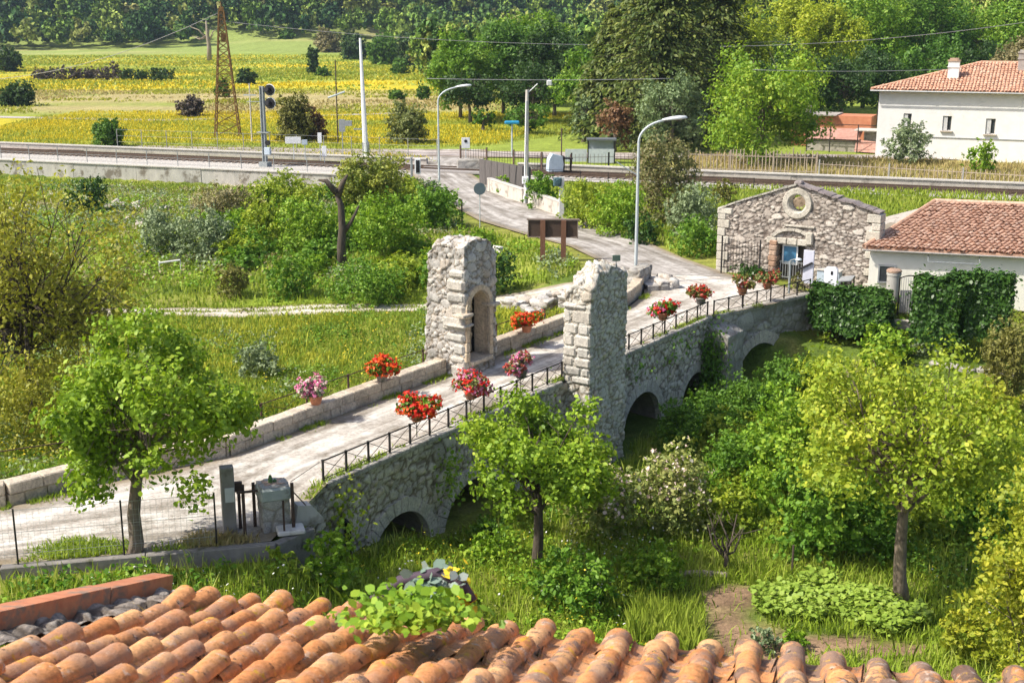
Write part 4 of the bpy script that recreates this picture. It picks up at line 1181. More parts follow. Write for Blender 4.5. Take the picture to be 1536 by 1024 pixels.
    m = MB(); m.add([(0, 0, 1.15), (Wb * .66, 0, 1.15), (Wb * .66, 2.4, 2.0), (0, 2.4, 2.0)], [(0, 1, 2, 3)])
    m.add([(Wb * .62, -.6, .1), (Wb * .95, -1.2, .1), (Wb * .85, .4, 1.0), (Wb * .62, .4, 1.15)], [(0, 1, 2, 3)])
    m.build('roof', M['tile_pink'], o)
    m = MB(); m.box((Wb * .33, 1.3, .45), (Wb * .62, 2.0, 1.1)); m.box((Wb * .84, 1.9, .9), (Wb * .3, 1.4, 2.0)); m.build('wall', M['mortar'], o)
    m = MB(); m.box((Wb * .8, 1.4, 2.02), (Wb * .42, 2.6, .1)); m.build('canopy', M['concrete'], o)
    m = MB()
    for x in (.05, .33, .66, .95): m.box((Wb * x, -.9, 1.2), (.09, .09, 2.9))
    m.box((Wb * .5, -.9, 2.6), (Wb * .95, .06, .06)); m.box((Wb * .5, -.9, 1.0), (Wb * .95, .06, .06)); m.build('pergola_frame', M['dark_iron'], o)
# ------------------------------------------------------------------ railway, crossing and street furniture
RA = (-48.74, 121.33); RD = (.9395, -.3424); RN = (.3424, .9395); RANG = math.atan2(RD[1], RD[0])
def RW(s, o, z=0.0): return (RA[0] + RD[0] * s + RN[0] * o, RA[1] + RD[1] * s + RN[1] * o, z)

def bent_wire(name, label, pts, mat, r=.028, group=None):
    m = MB(); m.tube(pts, r * .7, 5); o = m.build(name, mat, None, True); tag(o, label, 'cable', group); return o
def sag(a, b, s, n=14):
    a, b = Vector(a), Vector(b)
    return [a + (b - a) * (i / n) - Vector((0, 0, s * 4 * (i / n) * (1 - i / n))) for i in range(n + 1)]

def wall_run(label, s0, s1, off0, off1, z0, z1, th, mat, seg=2.4, capmat=None, rng=None):
    a, b = Vector(RW(s0, off0)), Vector(RW(s1, off1)); d = b - a; ang = math.atan2(d.y, d.x); Ls = d.length
    o = empty('retaining_wall', a, ang, label, 'wall'); m = MB(); x = 0
    while x < Ls - .1:
        l = min(seg, Ls - x); m.box((x + l / 2, rng.normal() * .015, (z0 + z1) / 2 + rng.normal() * .012), (l - .015, th, z1 - z0)); x += l
    m.build('wall_panel', mat, o)
    m = MB(); m.box((Ls / 2, -.02, z1 + .05), (Ls, th + .14, .1)); m.build('coping', capmat, o)
    return o

def picket_fence(label, p0, p1, h, sp, mat, r=.03, post_sp=2.4, pm=None, jit=.0, rng=None, rails=2, postr=.05, cat='fence', flat=True, zf=lambda x, y: 0.0):
    a, b = Vector(p0), Vector(p1); d = b - a; Ls = d.length; d /= Ls
    o = empty('railway_fence', a, 0, label, cat); m = MB(); k = int(Ls / sp)
    for i in range(k + 1):
        p = d * (i * sp + rng.normal() * jit * .3); hh = h * (1 + rng.normal() * jit)
        m.bar(p + Vector((0, 0, .06)), p + Vector((rng.normal() * jit * .3, rng.normal() * jit * .3, hh)), r, r * .9, 4)
    m.build('pickets', mat, o)
    m = MB()
    for j in range(rails):
        z = h * (.18 + .64 * j / max(1, rails - 1)); m.bar((0, 0, z), d * Ls + Vector((0, 0, z)), r * 1.1, n=4)
    m.build('rail', mat, o)
    n = max(1, int(Ls / post_sp))
    for i in range(n + 1):
        q = MB(); p = d * (Ls * i / n); q.box((p.x, p.y, h * .54 - .2), (postr * 2, postr * 2, h * 1.08 + .4), math.atan2(d.y, d.x)); q.build('post', pm or mat, o)
    return o

def mesh_fence(label, pts, h, mat, wmat, sp=2.6, wires=3, zf=None, cat='fence', mesh=0.0, wr=.012, postr=.035):
    a = Vector(pts[0]); o = empty('wire_fence', a, 0, label, cat); w = MB()
    P = []
    for i in range(len(pts) - 1):
        p, q = Vector(pts[i]), Vector(pts[i + 1]); k = max(1, round((q - p).length / sp))
        P += [p + (q - p) * (j / k) - a for j in range(k)]
    P.append(Vector(pts[-1]) - a)
    for p in P:
        m = MB(); m.bar(p - Vector((0, 0, .3)), p + Vector((0, 0, h)), postr, n=6); m.build('post', mat, o)
    for p, q in zip(P[:-1], P[1:]):
        for j in range(wires):
            z = h * (.15 + .82 * j / max(1, wires - 1)); w.bar(p + Vector((0, 0, z)), q + Vector((0, 0, z)), wr, n=4)
        if mesh:
            n = int((q - p).length / mesh)
            for i in range(1, n): c = p + (q - p) * (i / n); w.bar(c, c + Vector((0, 0, h * .97)), wr * .5, n=3)
            for j in range(1, int(h / mesh)): w.bar(p + Vector((0, 0, j * mesh)), q + Vector((0, 0, j * mesh)), wr * .5, n=3)
    w.build('wire', wmat, o); return o

def street_lamp(label, base, M, arm, H=7.0, side=None):
    o = empty('street_lamp', base, 0, label, 'street lamp', 'street lamps'); m = MB()
    pts = [(0, 0, -.1), (0, 0, 1.2), (0, 0, H * .55), (0, 0, H - .35)]; rs = [.085, .08, .07, .06]
    for i in range(1, 9):
        t = i / 8 * math.pi / 2 * .86; q = arm * .98
        pts.append((q * (1 - math.cos(t)) * 1.02, 0, H - .35 + 1.0 * math.sin(t))); rs.append(.055)
    m.tube(pts, rs, 10); m.lathe([(.12, -.05), (.12, .25), (.09, .3)], n=10); m.build('pole', M['lamp_grey'], o, True)
    e = Vector(pts[-1]); m = MB()
    hp = [(.0, 0), (.10, .0), (.2, .02), (.23, .06), (.2, .1), (.1, .12), (0, .12)]
    vs = []; fs = []
    secs = [(-.1, .05, .05), (.05, .09, .08), (.3, .17, .12), (.7, .2, .13), (.98, .15, .09), (1.06, .04, .03)]; n = 12
    for x, w, h in secs:
        for k in range(n):
            t = 2 * math.pi * k / n; vs.append((e.x + x, w * math.cos(t), e.z + .03 + x * .1 + max(h * math.sin(t), -.035)))
    for i in range(len(secs) - 1):
        for k in range(n): fs.append((i * n + k, (i + 1) * n + k, (i + 1) * n + (k + 1) % n, i * n + (k + 1) % n))
    fs += [tuple(range(n)), tuple(range(len(vs) - 1, len(vs) - n - 1, -1))]
    m.add(vs, fs); m.build('lamp_head', M['lamp_head'], o, True)
    m = MB(); m.box((e.x + .55, 0, e.z + .045), (.5, .22, .05)); m.build('lens', M['lens'], o)
    if side: m = MB(); m.tube([(0, 0, side[0]), side[1]], .025, 6); m.build('side_arm', M['lamp_grey'], o)
    return o

def sign_post(name, label, base, h, M, board, bm, pole=.035, pm='lamp_grey', cat='sign', yaw=0.0):
    o = empty(name, base, yaw, label, cat); m = MB(); m.bar((0, .03, -.2), (0, .03, h), pole, n=8); m.build('pole', M[pm], o)
    m = MB()
    if board[0] == 'disc':
        m.bar((0, -.02, board[2]), (0, -.0, board[2]), board[1], n=28)
    else: m.box((board[3] if len(board) > 3 else 0, -.02, h - board[2] / 2), (board[1], .04, board[2]), bev=.015)
    m.build('sign_panel', M[bm], o); return o

def build_railway(M):
    rng = np.random.default_rng(31)
    # ballast bed, rails, sleepers
    secs = [(RW(s, 3.4)[:2], RW(s, -7.2)[:2]) for s in (-40, 0, 20, 40, 44.5)]
    strip('ballast_bed', secs, 10, M['ballast'], .015, 3)
    secs = [(RW(s, 1.9)[:2], RW(s, -3.2)[:2]) for s in (50.5, 60, 80, 100, 140)]
    strip('ballast_bed', secs, 8, M['ballast'], .015, 3)
    tr = empty('railway_track', RW(-40, .2, .02), RANG, 'single railway track running across the valley behind the road', 'railway track')
    for o_ in (-.72, .72):
        m = MB(); m.box((90, o_, .26), (180, .075, .05)); m.box((90, o_, .15), (180, .03, .17)); m.box((90, o_, .06), (180, .15, .03)); m.build('rail', M['rail'], tr)
    m = MB()
    for i in range(280):
        x = i * .65
        if 83.5 < x < 91.5: continue
        m.box((x, 0, .02), (.26, 2.5, .12))
    m.build('sleepers', M['sleeper'], tr)['kind'] = 'stuff'
    m = MB(); m.box((87.5, 0, .1), (7.5, 1.3, .16)); m.box((87.5, -1.4, .09), (7.5, 1.1, .14)); m.build('crossing_deck', M['asphalt_plain'], tr)
    wall_run('long stained concrete retaining wall in front of the railway on the left', -40, 44.0, -7.55, -7.2, -1.6, .22, .35, M['concrete_stain'], 3.2, M['concrete'], rng)
    wall_run('low grey concrete wall behind the railway tracks on the left', -40, 42.5, 3.6, 4.2, -.3, .42, .3, M['concrete_grey'], 4, M['concrete'], rng)
    wall_run('low concrete platform wall along the tracks on the right', 51.5, 140, 2.6, 2.6, -.3, .52, .4, M['concrete_grey'], 4.5, M['concrete'], rng)
    # fences
    mesh_fence('thin grey pipe fence on top of the railway retaining wall', [RW(-30, -7.3, .28), RW(43, -7.0, .28)], 1.25, M['grey_metal'], M['grey_metal'], 3.1, 3, wr=.018)
    mesh_fence('tall thin wire fence at the back of the tracks by the yellow field', [RW(10, 4.6, .0), RW(43, 5.2, .0)], 2.1, M['fence_post'], M['grey_metal'], 2.7, 4, wr=.013)
    picket_fence('dark iron railing beside the level crossing', G(691, 246), G(856, 262), 1.5, .3, M['dark_iron'], .022, 3.0, M['rust_post'], .0, rng, 2, .06)
    picket_fence('iron railing in front of the bus shelter', G(857, 258), G(968, 256), 1.45, .32, M['rust_post'], .02, 2.7, M['dark_iron'], .0, rng, 2, .06)
    picket_fence('weathered wooden picket fence under the bright round tree', G(1032, 258), G(1224, 264), 1.75, .3, M['old_wood'], .045, 3.2, M['old_wood'], .10, rng, 2, .06)
    picket_fence('low rusty picket fence in front of the white house', G(1228, 267), G(1560, 288), 1.35, .34, M['old_wood_grey'], .026, 4.2, M['fence_post'], .06, rng, 2, .05)
    mesh_fence('low wire railing along the tracks behind the bushes', [RW(54, -2.6, .02), RW(72, -2.7, .02)], .75, M['dark_iron'], M['dark_iron'], 2.2, 2, wr=.02)
    # signal mast
    b = RW(30.3, -2.4)
    o = empty('railway_signal', b, RANG, 'grey railway signal mast with two black lamp heads', 'railway signal'); m = MB()
    m.box((0, 0, 3.3), (.34, .1, 6.9)); m.box((-.14, 0, 3.3), (.08, .3, 6.9)); m.box((.14, 0, 3.3), (.08, .3, 6.9)); m.box((0, 0, 2.9), (1.1, .5, .08)); m.bar((-1.5, 0, 5.45), (0, 0, 5.45), .03); m.box((0, 0, .2), (.8, .8, .4)); m.build('mast', M['signal_grey'], o)
    for k, z in enumerate((6.45, 5.35)):
        q = MB(); q.bar((.75, -.12, z), (.75, .02, z), .44, n=24); h = q.build('lamp_board', M['black'], o)
        q = MB(); q.bar((.75, .03, z), (.75, .055, z), .5, n=24); q.build('board_rim', M['white_paint'], h)
        q = MB(); q.bar((.75, -.55, z + .08), (.75, -.14, z + .02), .19, .2, n=14); q.build('hood', M['black'], h)
        q = MB(); q.bar((.16, 0, z), (.6, 0, z), .05); q.build('bracket', M['signal_grey'], h)
    q = MB(); q.bar((.45, -.3, 2.05), (.45, -.1, 2.05), .22, n=16); q.build('small_lamp', M['black'], o)
    q = MB(); q.box((.42, -.2, 1.35), (.55, .3, .6), bev=.03); q.build('white_box', M['box_blue'], o)
    # raised white barrier arm
    o = empty('barrier_arm', G(549, 237), 0, 'tall white level crossing barrier arm standing raised', 'barrier'); m = MB()
    m.bar((0, 0, .2), (-.22, 0, 10.6), .27, .11, n=8); m.build('arm', M['white_paint'], o); m = MB(); m.box((0, .1, .7), (.6, .6, 1.5), bev=.05); m.build('machine_box', M['grey_metal'], o)
    m = MB(); m.box((-.5, 0, 2.6), (1.1, .12, .12)); m.box((-2.1, .1, 2.9), (.55, .25, 1.1)); m.box((-1.55, .1, 3.1), (.7, .4, .45)); m.bar((-2.1, .1, 0), (-2.1, .1, 2.4), .05); m.build('counterweight', M['grey_metal'], o)
    # small white boxes and signs along the track at the crossing
    for k, (px, py, hh, w, bh, lab, mt) in enumerate([(441, 235, 2.1, 1.4, .6, 'wide pale sign board on a post left of the crossing', 'paper'), (458, 236, 1.9, .5, .45, 'small bluish white sign next to the wide pale board', 'box_blue'),
                        (481, 238, 2.6, .35, .9, 'narrow white marker on a post behind the railway wall', 'white_paint'), (487, 241, 1.6, .4, .9, 'white equipment box on a short post by the tracks', 'white_paint'), (699, 247, 2.6, .7, .9, 'white square sign with a dark dot beyond the iron railing', 'paper')]):
        sign_post('small_sign', lab, G(px, py + 6), hh, M, ('box', w, bh), mt)
    q = MB(); q.bar((0, 0, 0), (0, -.03, 0), .13, n=14); q.build('dark_dot', M['black'], bpy.data.objects['small_sign.004'], loc=(0, -.035, 2.3))
    o = empty('bus_stop_sign', G(768, 236), 0, 'blue flat sign on a pale post beyond the railing', 'sign'); m = MB(); m.bar((0, 0, 0), (0, 0, 3.2), .09, n=8); m.build('pole', M['lamp_grey'], o)
    m = MB(); m.box((0, -.1, 3.15), (1.35, .5, .3), bev=.08); m.build('sign_panel', M['sign_blue'], o)
    # bus shelter
    o = empty('bus_shelter', G(893, 244), -.04, 'small flat roofed bus shelter with pale lower panels', 'shelter'); m = MB()
    m.box((.5, 0, 2.05), (2.6, 1.5, .14)); m.build('roof', M['shelter_roof'], o)
    for x in (-.65, 1.65):
        for y in (-.6, .6): q = MB(); q.box((x, y, .98), (.1, .1, 2.0)); q.build('post', M['dark_iron'], o)
    m = MB(); m.box((.5, -.66, .65), (2.2, .05, 1.2)); m.box((-1.7, -.3, .65), (1.9, .05, 1.1)); m.box((.5, .66, 1.1), (2.2, .04, 1.6)); m.build('panel', M['shelter_panel'], o)
    # dark fence wall beside the crossing, low retaining wall and their bush
    o = empty('dark_wall', G(720, 276), 0, 'dark grey ribbed concrete wall beside the level crossing', 'wall'); a, b = Vector(G(720, 276)), Vector(G(785, 289)); d = b - a
    m = MB(); ang = math.atan2(d.y, d.x); k = 14
    for i in range(k): p = d * ((i + .5) / k); m.box((p.x, p.y, .75), (d.length / k - .02, .12 + .04 * (i % 2), 2.3), ang)
    m.build('wall_panel', M['dark_concrete'], o)
    m = MB(); m.box((d.x + .25, d.y + .1, .7), (.3, .5, 2.3), ang); m.build('end_post', M['dark_concrete'], o)
    for lab, pl in (('low light concrete wall along the road below the dark wall', [(734, 287), (760, 296), (786, 305)]), ('low stained concrete wall at the roadside right of the utility pole', [(795, 308), (818, 316), (843, 325)])):
        pp = [Vector(G(*q)) for q in pl]; o = empty('roadside_wall', pp[0], 0, lab, 'wall'); m = MB(); c = MB()
        for p, q in zip(pp[:-1], pp[1:]):
            e = q - p; mid = (p + q) / 2 - pp[0]; n = 3; ang = math.atan2(e.y, e.x)
            for i in range(n): w = p + e * ((i + .5) / n) - pp[0]; m.box((w.x, w.y, .36), (e.length / n - .015, .3, 1.1), ang)
            c.box((mid.x, mid.y, .95), (e.length, .36, .08), ang)
        m.build('wall_panel', M['concrete_pale'], o); c.build('coping', M['concrete'], o)
    o = empty('rubble_pier', G(706, 256), 0, 'low broken concrete pier at the corner of the crossing', 'wall')
    rubble('pier_block', dense_box(-1.1, 1.1, -.5, .5, -.2, .95, .12), M['rubble_pale'], o, (.8, .8, .5), .06, 12, .06)
    # grey equipment hood on the wall
    o = empty('equipment_cabinet', G(832, 263, 0), .2, 'blue grey tilted equipment hood behind the roadside bushes', 'cabinet'); m = MB()
    m.prism([(-.62, .35), (.55, .35), (.62, .9), (.52, 1.55), (-.28, 1.75), (-.55, 1.3)], (0, -.5, 0), (1, 0, 0), (0, 0, 1), (0, 1, 0), 1.0); m.build('cabinet_body', M['box_blue'], o)
    m = MB(); m.box((.66, 0, .9), (.08, 1.1, 1.3)); m.box((1.0, 0, 1.35), (.8, .9, .08)); m.box((0, 0, .15), (.5, .5, .5)); m.build('side_plate', M['dark_iron'], o)
    # utility pole
    o = empty('utility_pole', G(789, 305), 0, 'tall pale weathered utility pole beside the roadside wall', 'utility pole'); m = MB()
    m.bar((0, 0, -.3), (.06, 0, 7.6), .17, .11, n=10); m.build('pole', M['pole_wood'], o)
    m = MB(); m.bar((0, 0, 7.3), (.75, 0, 8.0), .03); m.bar((-.1, -.12, 1.0), (.0, -.1, 6.9), .05, n=6); m.box((-.05, -.25, 1.6), (.45, .3, .5), bev=.04); m.tube([(-.05, -.2, 1.4), (.02, -.25, .9), (-.12, -.2, .4), (-.05, -.15, -.1)], .09, 8); m.build('conduit', M['white_paint'], o)
    m = MB()
    for z in (7.0, 7.3): m.lathe([(.03, 0), (.07, .03), (.07, .1), (.03, .14)], (.2, 0, z), 8)
    m.build('insulator', M['dark_iron'], o)
    # crossing light pillar, warning light box, round sign seen from behind, thin stake
    o = empty('signal_pillar', G(842, 326), .1, 'slim pale pillar with a dark lamp head at the roadside', 'signal'); m = MB(); m.box((0, 0, 1.25), (.3, .25, 2.6)); m.build('pillar', M['box_pale'], o)
    m = MB(); m.box((-.28, -.05, 2.25), (.5, .35, .55), bev=.06); m.bar((-.28, -.42, 2.3), (-.28, -.2, 2.3), .14, n=12); m.build('lamp_head', M['dark_teal'], o)
    o = empty('warning_light', G(618, 288), 0, 'white framed dark panel on a grey post left of the road', 'sign'); m = MB(); m.bar((0, 0, -.2), (0, 0, 2.5), .09, n=8); m.box((0, 0, 1.0), (.4, .2, .12)); m.build('pole', M['grey_metal'], o)
    m = MB(); m.box((.45, 0, 1.85), (.42, .1, 1.1), bev=.02); m.build('sign_panel', M['white_paint'], o); m = MB(); m.box((.46, -.06, 1.85), (.26, .04, .9)); m.build('dark_screen', M['black'], o)
    for lab, px, py, w, rz in (('pale pipe lying at the edge of the lawn, the lower one', 255, 404, 1.1, .12), ('pale pipe lying in front of the dark bushes, the upper one', 385, 374, 1.5, .1)):
        m = MB(); m.bar((-w / 2, 0, .35), (w / 2, .1, .35 + w * rz), .05, n=8); m.bar((-w / 2, 0, .35), (-w / 2, 0, -.2), .03, n=6); m.bar((w / 2, .1, .35 + w * rz), (w / 2, .1, -.2), .03, n=6); tag(m.build('pale_pipe', M['box_pale'], loc=G(px, py, -.7)), lab, 'pipe')
    m = MB(); m.bar((0, 0, -.1), (0, 0, 3.1), .06, n=6); m.box((0, 0, 3.15), (.18, .18, .12)); tag(m.build('rusty_post', M['rust_post'], loc=G(842, 250)), 'thin rusty post rising left of the bus shelter', 'post')
    o = empty('roadside_curb', G(728, 374), -.75, 'low white curb blocks in the grass beside the road', 'curb'); m = MB()
    for i in range(4): m.box((i * .62 - .9, 0, .12), (.58, .28, .34), .03 * (i % 2), bev=.04)
    m.build('curb_block', M['slab_white'], o)
    sign_post('round_sign', 'round road sign seen from its dark grey back', G(720, 344), 2.75, M, ('disc', .36, 2.42), 'sign_back', .03, 'lamp_grey', yaw=.1)
    m = MB(); m.bar((0, 0, 0), (0, 0, 1.5), .05, n=6); tag(m.build('marker_stake', M['dark_iron'], loc=G(693, 336, -.05)), 'thin dark stake in the grass left of the round sign', 'stake')
    # brown notice board on two wooden posts (back view)
    o = empty('notice_board', G(829, 391), -.05, 'large brown wooden notice board on two thick posts', 'notice board')
    m = MB(); m.box((0, 0, 1.66), (2.55, .07, .9)); m.build('board', M['board_brown'], o)
    for x in (-.52, .55): q = MB(); q.box((x, -.1, 1.0), (.26, .13, 2.25)); q.build('post', M['post_brown'], o)
    m = MB(); m.box((0, 0, 2.15), (2.7, .2, .07)); m.box((0, -.06, 1.24), (2.55, .06, .05)); m.box((-1.27, -.03, 1.66), (.05, .1, .92)); m.box((1.27, -.03, 1.66), (.05, .1, .92)); m.build('frame', M['board_frame'], o)
    sign_post('small_road_sign', 'small dark green sign plate on a thin post by the tower', G(924, 412), .98, M, ('box', .40, .3), 'dark_green', .018, 'dark_green', yaw=.15)
    street_lamp('curved grey street lamp at the end of the bridge', G(953, 426), M, 1.45, 7.0, (5.1, (-1.0, -.2, 5.75)))
    street_lamp('curved pale street lamp by the level crossing', G(659, 291), M, 1.7, 6.9)
    # lattice pylon
    b = Vector(G(342, 204)); o = empty('lattice_pylon', b, .12, 'tall rusty lattice pylon standing in the yellow field', 'pylon')
    Hh = 13.15; w = lambda z: 1.32 - (1.32 - .26) * max(0, min(1, z / Hh)) ** .92
    for sx in (-1, 1):
        for sy in (-1, 1):
            m = MB(); m.tube([(sx * w(z), sy * w(z), z) for z in (-.2, 3, 6, 9, 12, Hh)], .085, 4); m.build('leg', M['rust'], o)
    m = MB(); z = 0
    while z < Hh - .4:
        st = .55 + .7 * (1 - z / Hh); z2 = min(z + st, Hh)
        for k in range(4):
            cn = [(-1, -1), (1, -1), (1, 1), (-1, 1)]; a, c = cn[k], cn[(k + 1) % 4]
            m.bar((a[0] * w(z), a[1] * w(z), z), (c[0] * w(z2), c[1] * w(z2), z2), .04, n=4); m.bar((c[0] * w(z), c[1] * w(z), z), (a[0] * w(z2), a[1] * w(z2), z2), .04, n=4)
            m.bar((a[0] * w(z2), a[1] * w(z2), z2), (c[0] * w(z2), c[1] * w(z2), z2), .035, n=4)
        z = z2
    m.build('lattice_bracing', M['rust'], o)
    m = MB(); m.box((0, 0, Hh + .15), (.5, .5, .5)); m.bar((0, 0, Hh), (0, 0, Hh + .9), .05); m.box((.1, -.2, 10.4), (.5, .4, .9)); m.build('top_bracket', M['rust'], o)
    top = b + Vector((0, 0, Hh - .1))
    bent_wire('overhead_cable', 'thick pale cable from the lattice pylon down to the left', sag(top, at(-260, 88, 190), 5.0), M['cable_pale'], .045)
    bent_wire('overhead_cable', 'cable from the lattice pylon to the right above the trees', sag(top + Vector((.3, 0, -1.0)), at(1180, 62, 140), 1.2, 24), M['cable_pale'], .032)
    bent_wire('overhead_cable', 'thin cable above the utility pole carrying a small hanging lamp', sag(at(640, 118, 88), at(1010, 118, 88), .1), M['cable_pale'], .028)
    bent_wire('overhead_cable', 'cable crossing in front of the trees towards the white house roof', sag(at(1130, 105, 100), at(1425, 104, 112), .15), M['cable_pale'], .035)
    bent_wire('overhead_cable', 'sloping cable high in front of the wood at the top right', sag(at(1080, 70, 120), at(1600, 24, 120), .6), M['cable_pale'], .03)
    o = empty('hanging_lamp', at(824, 119, 88), 0, 'small pale box lamp hanging from the cable', 'lamp'); m = MB(); m.box((0, 0, -.25), (.36, .3, .36), bev=.05); m.build('lamp_housing', M['box_pale'], o); m = MB(); m.bar((0, 0, -.06), (0, 0, .02), .05); m.build('hook', M['grey_metal'], o)
    # plain poles in the field
    for lab, px, py, hh in (('thin wooden pole with a lamp arm in the yellow field', 507, 215, 8.3), ('thin pale pole with a short crossbar beside the signal mast', 378, 212, 5.9)):
        o = empty('field_pole', G(px, py), 0, lab, 'utility pole'); m = MB(); m.bar((0, 0, -.2), (0, 0, hh), .085, .06, n=6); m.build('pole', M['pole_wood'] if px < 400 else M['dark_wood'], o)
        m = MB()
        if px > 400: m.bar((-.85, 0, 4.55), (.85, 0, 5.15), .1, n=6)
        else: m.box((0, 0, hh - 1.2), (1.3, .1, .12))
        m.build('crossbar', M['lamp_grey'], o)

def build_yard(M):
    rng = np.random.default_rng(41)
    # low wall between yard and garden strip
    p = [(-24, 22.9), (-11.6, 26.6), (-8.5, 27.3), (-5.6, 27.95), (-4.9, 28.9)]
    o = empty('garden_wall', (0, 0, 0), 0, 'low dark concrete kerb wall between the gravel yard and the grass', 'wall'); m = MB()
    for a, b in zip(p[:-1], p[1:]):
        a, b = Vector((*a, 0)), Vector((*b, 0)); d = b - a; k = max(1, int(d.length / 2.4))
        for i in range(k): c = a + d * ((i + .5) / k); m.box((c.x, c.y, -.5), (d.length / k - .012, .24, 1.08), math.atan2(d.y, d.x), bev=.02)
    m.build('wall_block', M['kerb_dark'], o)
    mesh_fence('fine wire mesh fence with dark posts along the gravel yard', [(-20, 24.3, .1), (-11.24, 26.72, .1), (-8.98, 27.25, .1), (-6.95, 27.75, .1)], 1.28, M['dark_iron'], M['mesh_wire'], 2.4, 3, mesh=.13, wr=.006, postr=.022)
    # square concrete post and stone pillar planter, iron posts
    o = empty('concrete_post', G(345, 797), .3, 'square weathered concrete gate post at the start of the bridge', 'post'); m = MB(); m.box((0, 0, .8), (.32, .3, 1.75), bev=.02); m.build('post_body', M['post_grey'], o)
    m = MB(); m.box((.03, -.16, 1.0), (.22, .03, .36)); m.build('sign_plate', M['box_pale'], o)
    o = empty('stone_pillar', G(412, 792), .4, 'squat mossy stone pillar with a hollow top holding a small plant', 'pillar')
    V, F = dense_box(-.33, .33, -.3, .3, -.1, 1.16, .035); rubble('pillar_body', (V, F), M['rubble_pale'], o, (.5, .5, .4), .03, 51, .05)
    m = MB(); m.box((0, -.02, .98), (.74, .68, .34), .02, bev=.05); m.build('pillar_cap', M['concrete_moss'], o)
    m = MB(); m.lathe([(.02, 0), (.05, .05), (.06, .14), (.03, .24), (0, .26)], (-.05, 0, 1.14), 8); m.lathe([(.02, 0), (.04, .03), (.05, .09), (.0, .14)], (.06, .02, 1.14), 8); m.build('small_cactus', M['plant_dark'], o)
    m = MB(); m.box((.03, .05, 1.17), (.5, .4, .05)); m.build('soil', M['brick_old'], o)
    for lab, px, py, h, cap in (('rusty iron gate post with a flat bar on top', 368, 806, 1.18, 1), ('short pair of rusty iron posts with a lock box', 361, 793, 1.1, 2), ('plain thin rusty iron post next to the stone pillar', 383, 790, 1.15, 0), ('dark iron post with a diagonal stay beside the mossy bridge wall', 441, 800, 1.3, 3), ('thinner dark iron post in front of the white slab', 427, 806, .95, 4)):
        o = empty('iron_post', G(px, py), .3, lab, 'post'); m = MB(); m.box((0, 0, h / 2 - .05), (.075 if cap != 4 else .045, .075 if cap != 4 else .045, h + .1)); m.build('post_body', M['rust_dark'], o)
        m = MB()
        if cap == 1: m.box((.1, 0, h - .02), (.5, .05, .05)); m.build('flat_bar', M['rust_dark'], o)
        if cap == 2: m.box((.0, 0, h), (.18, .12, .24)); m.build('lock_box', M['rust_dark'], o); q = MB(); q.box((.12, .1, h / 2), (.05, .05, h)); q.build('second_post', M['rust_dark'], o)
        if cap == 3: m.bar((0, 0, h * .85), (.35, .3, h * .45), .015); m.build('stay', M['rust_dark'], o)
    m = MB(); m.box((0, 0, 0), (.66, .5, .12), .3, bev=.03); tag(m.build('stone_slab', M['slab_white'], loc=(-5.35, 28.55, .12)), 'pale flat stone slab at the foot of the iron posts', 'stone slab')
    m = MB(); m.prism([(-.35, 0), (.4, 0), (.4, .12), (.1, .5), (-.25, .55)], (0, -.2, 0), (1, 0, 0), (0, 0, 1), (0, 1, 0), .35); ob = m.build('stone_wedge', M['concrete_stain'], loc=(-5.1, 29.3, 0)); ob.rotation_euler.z = .5; tag(ob, 'sloping pale stone block between the pillar and the bridge railing', 'stone block')
    o = tag(bent_wire('handrail_wire', 'thin iron handrail from the stone pillar to the bridge railing', [G(436, 722, 1.0), B(-.1, -.1, .62)], M['dark_iron'], .012), cat='handrail')

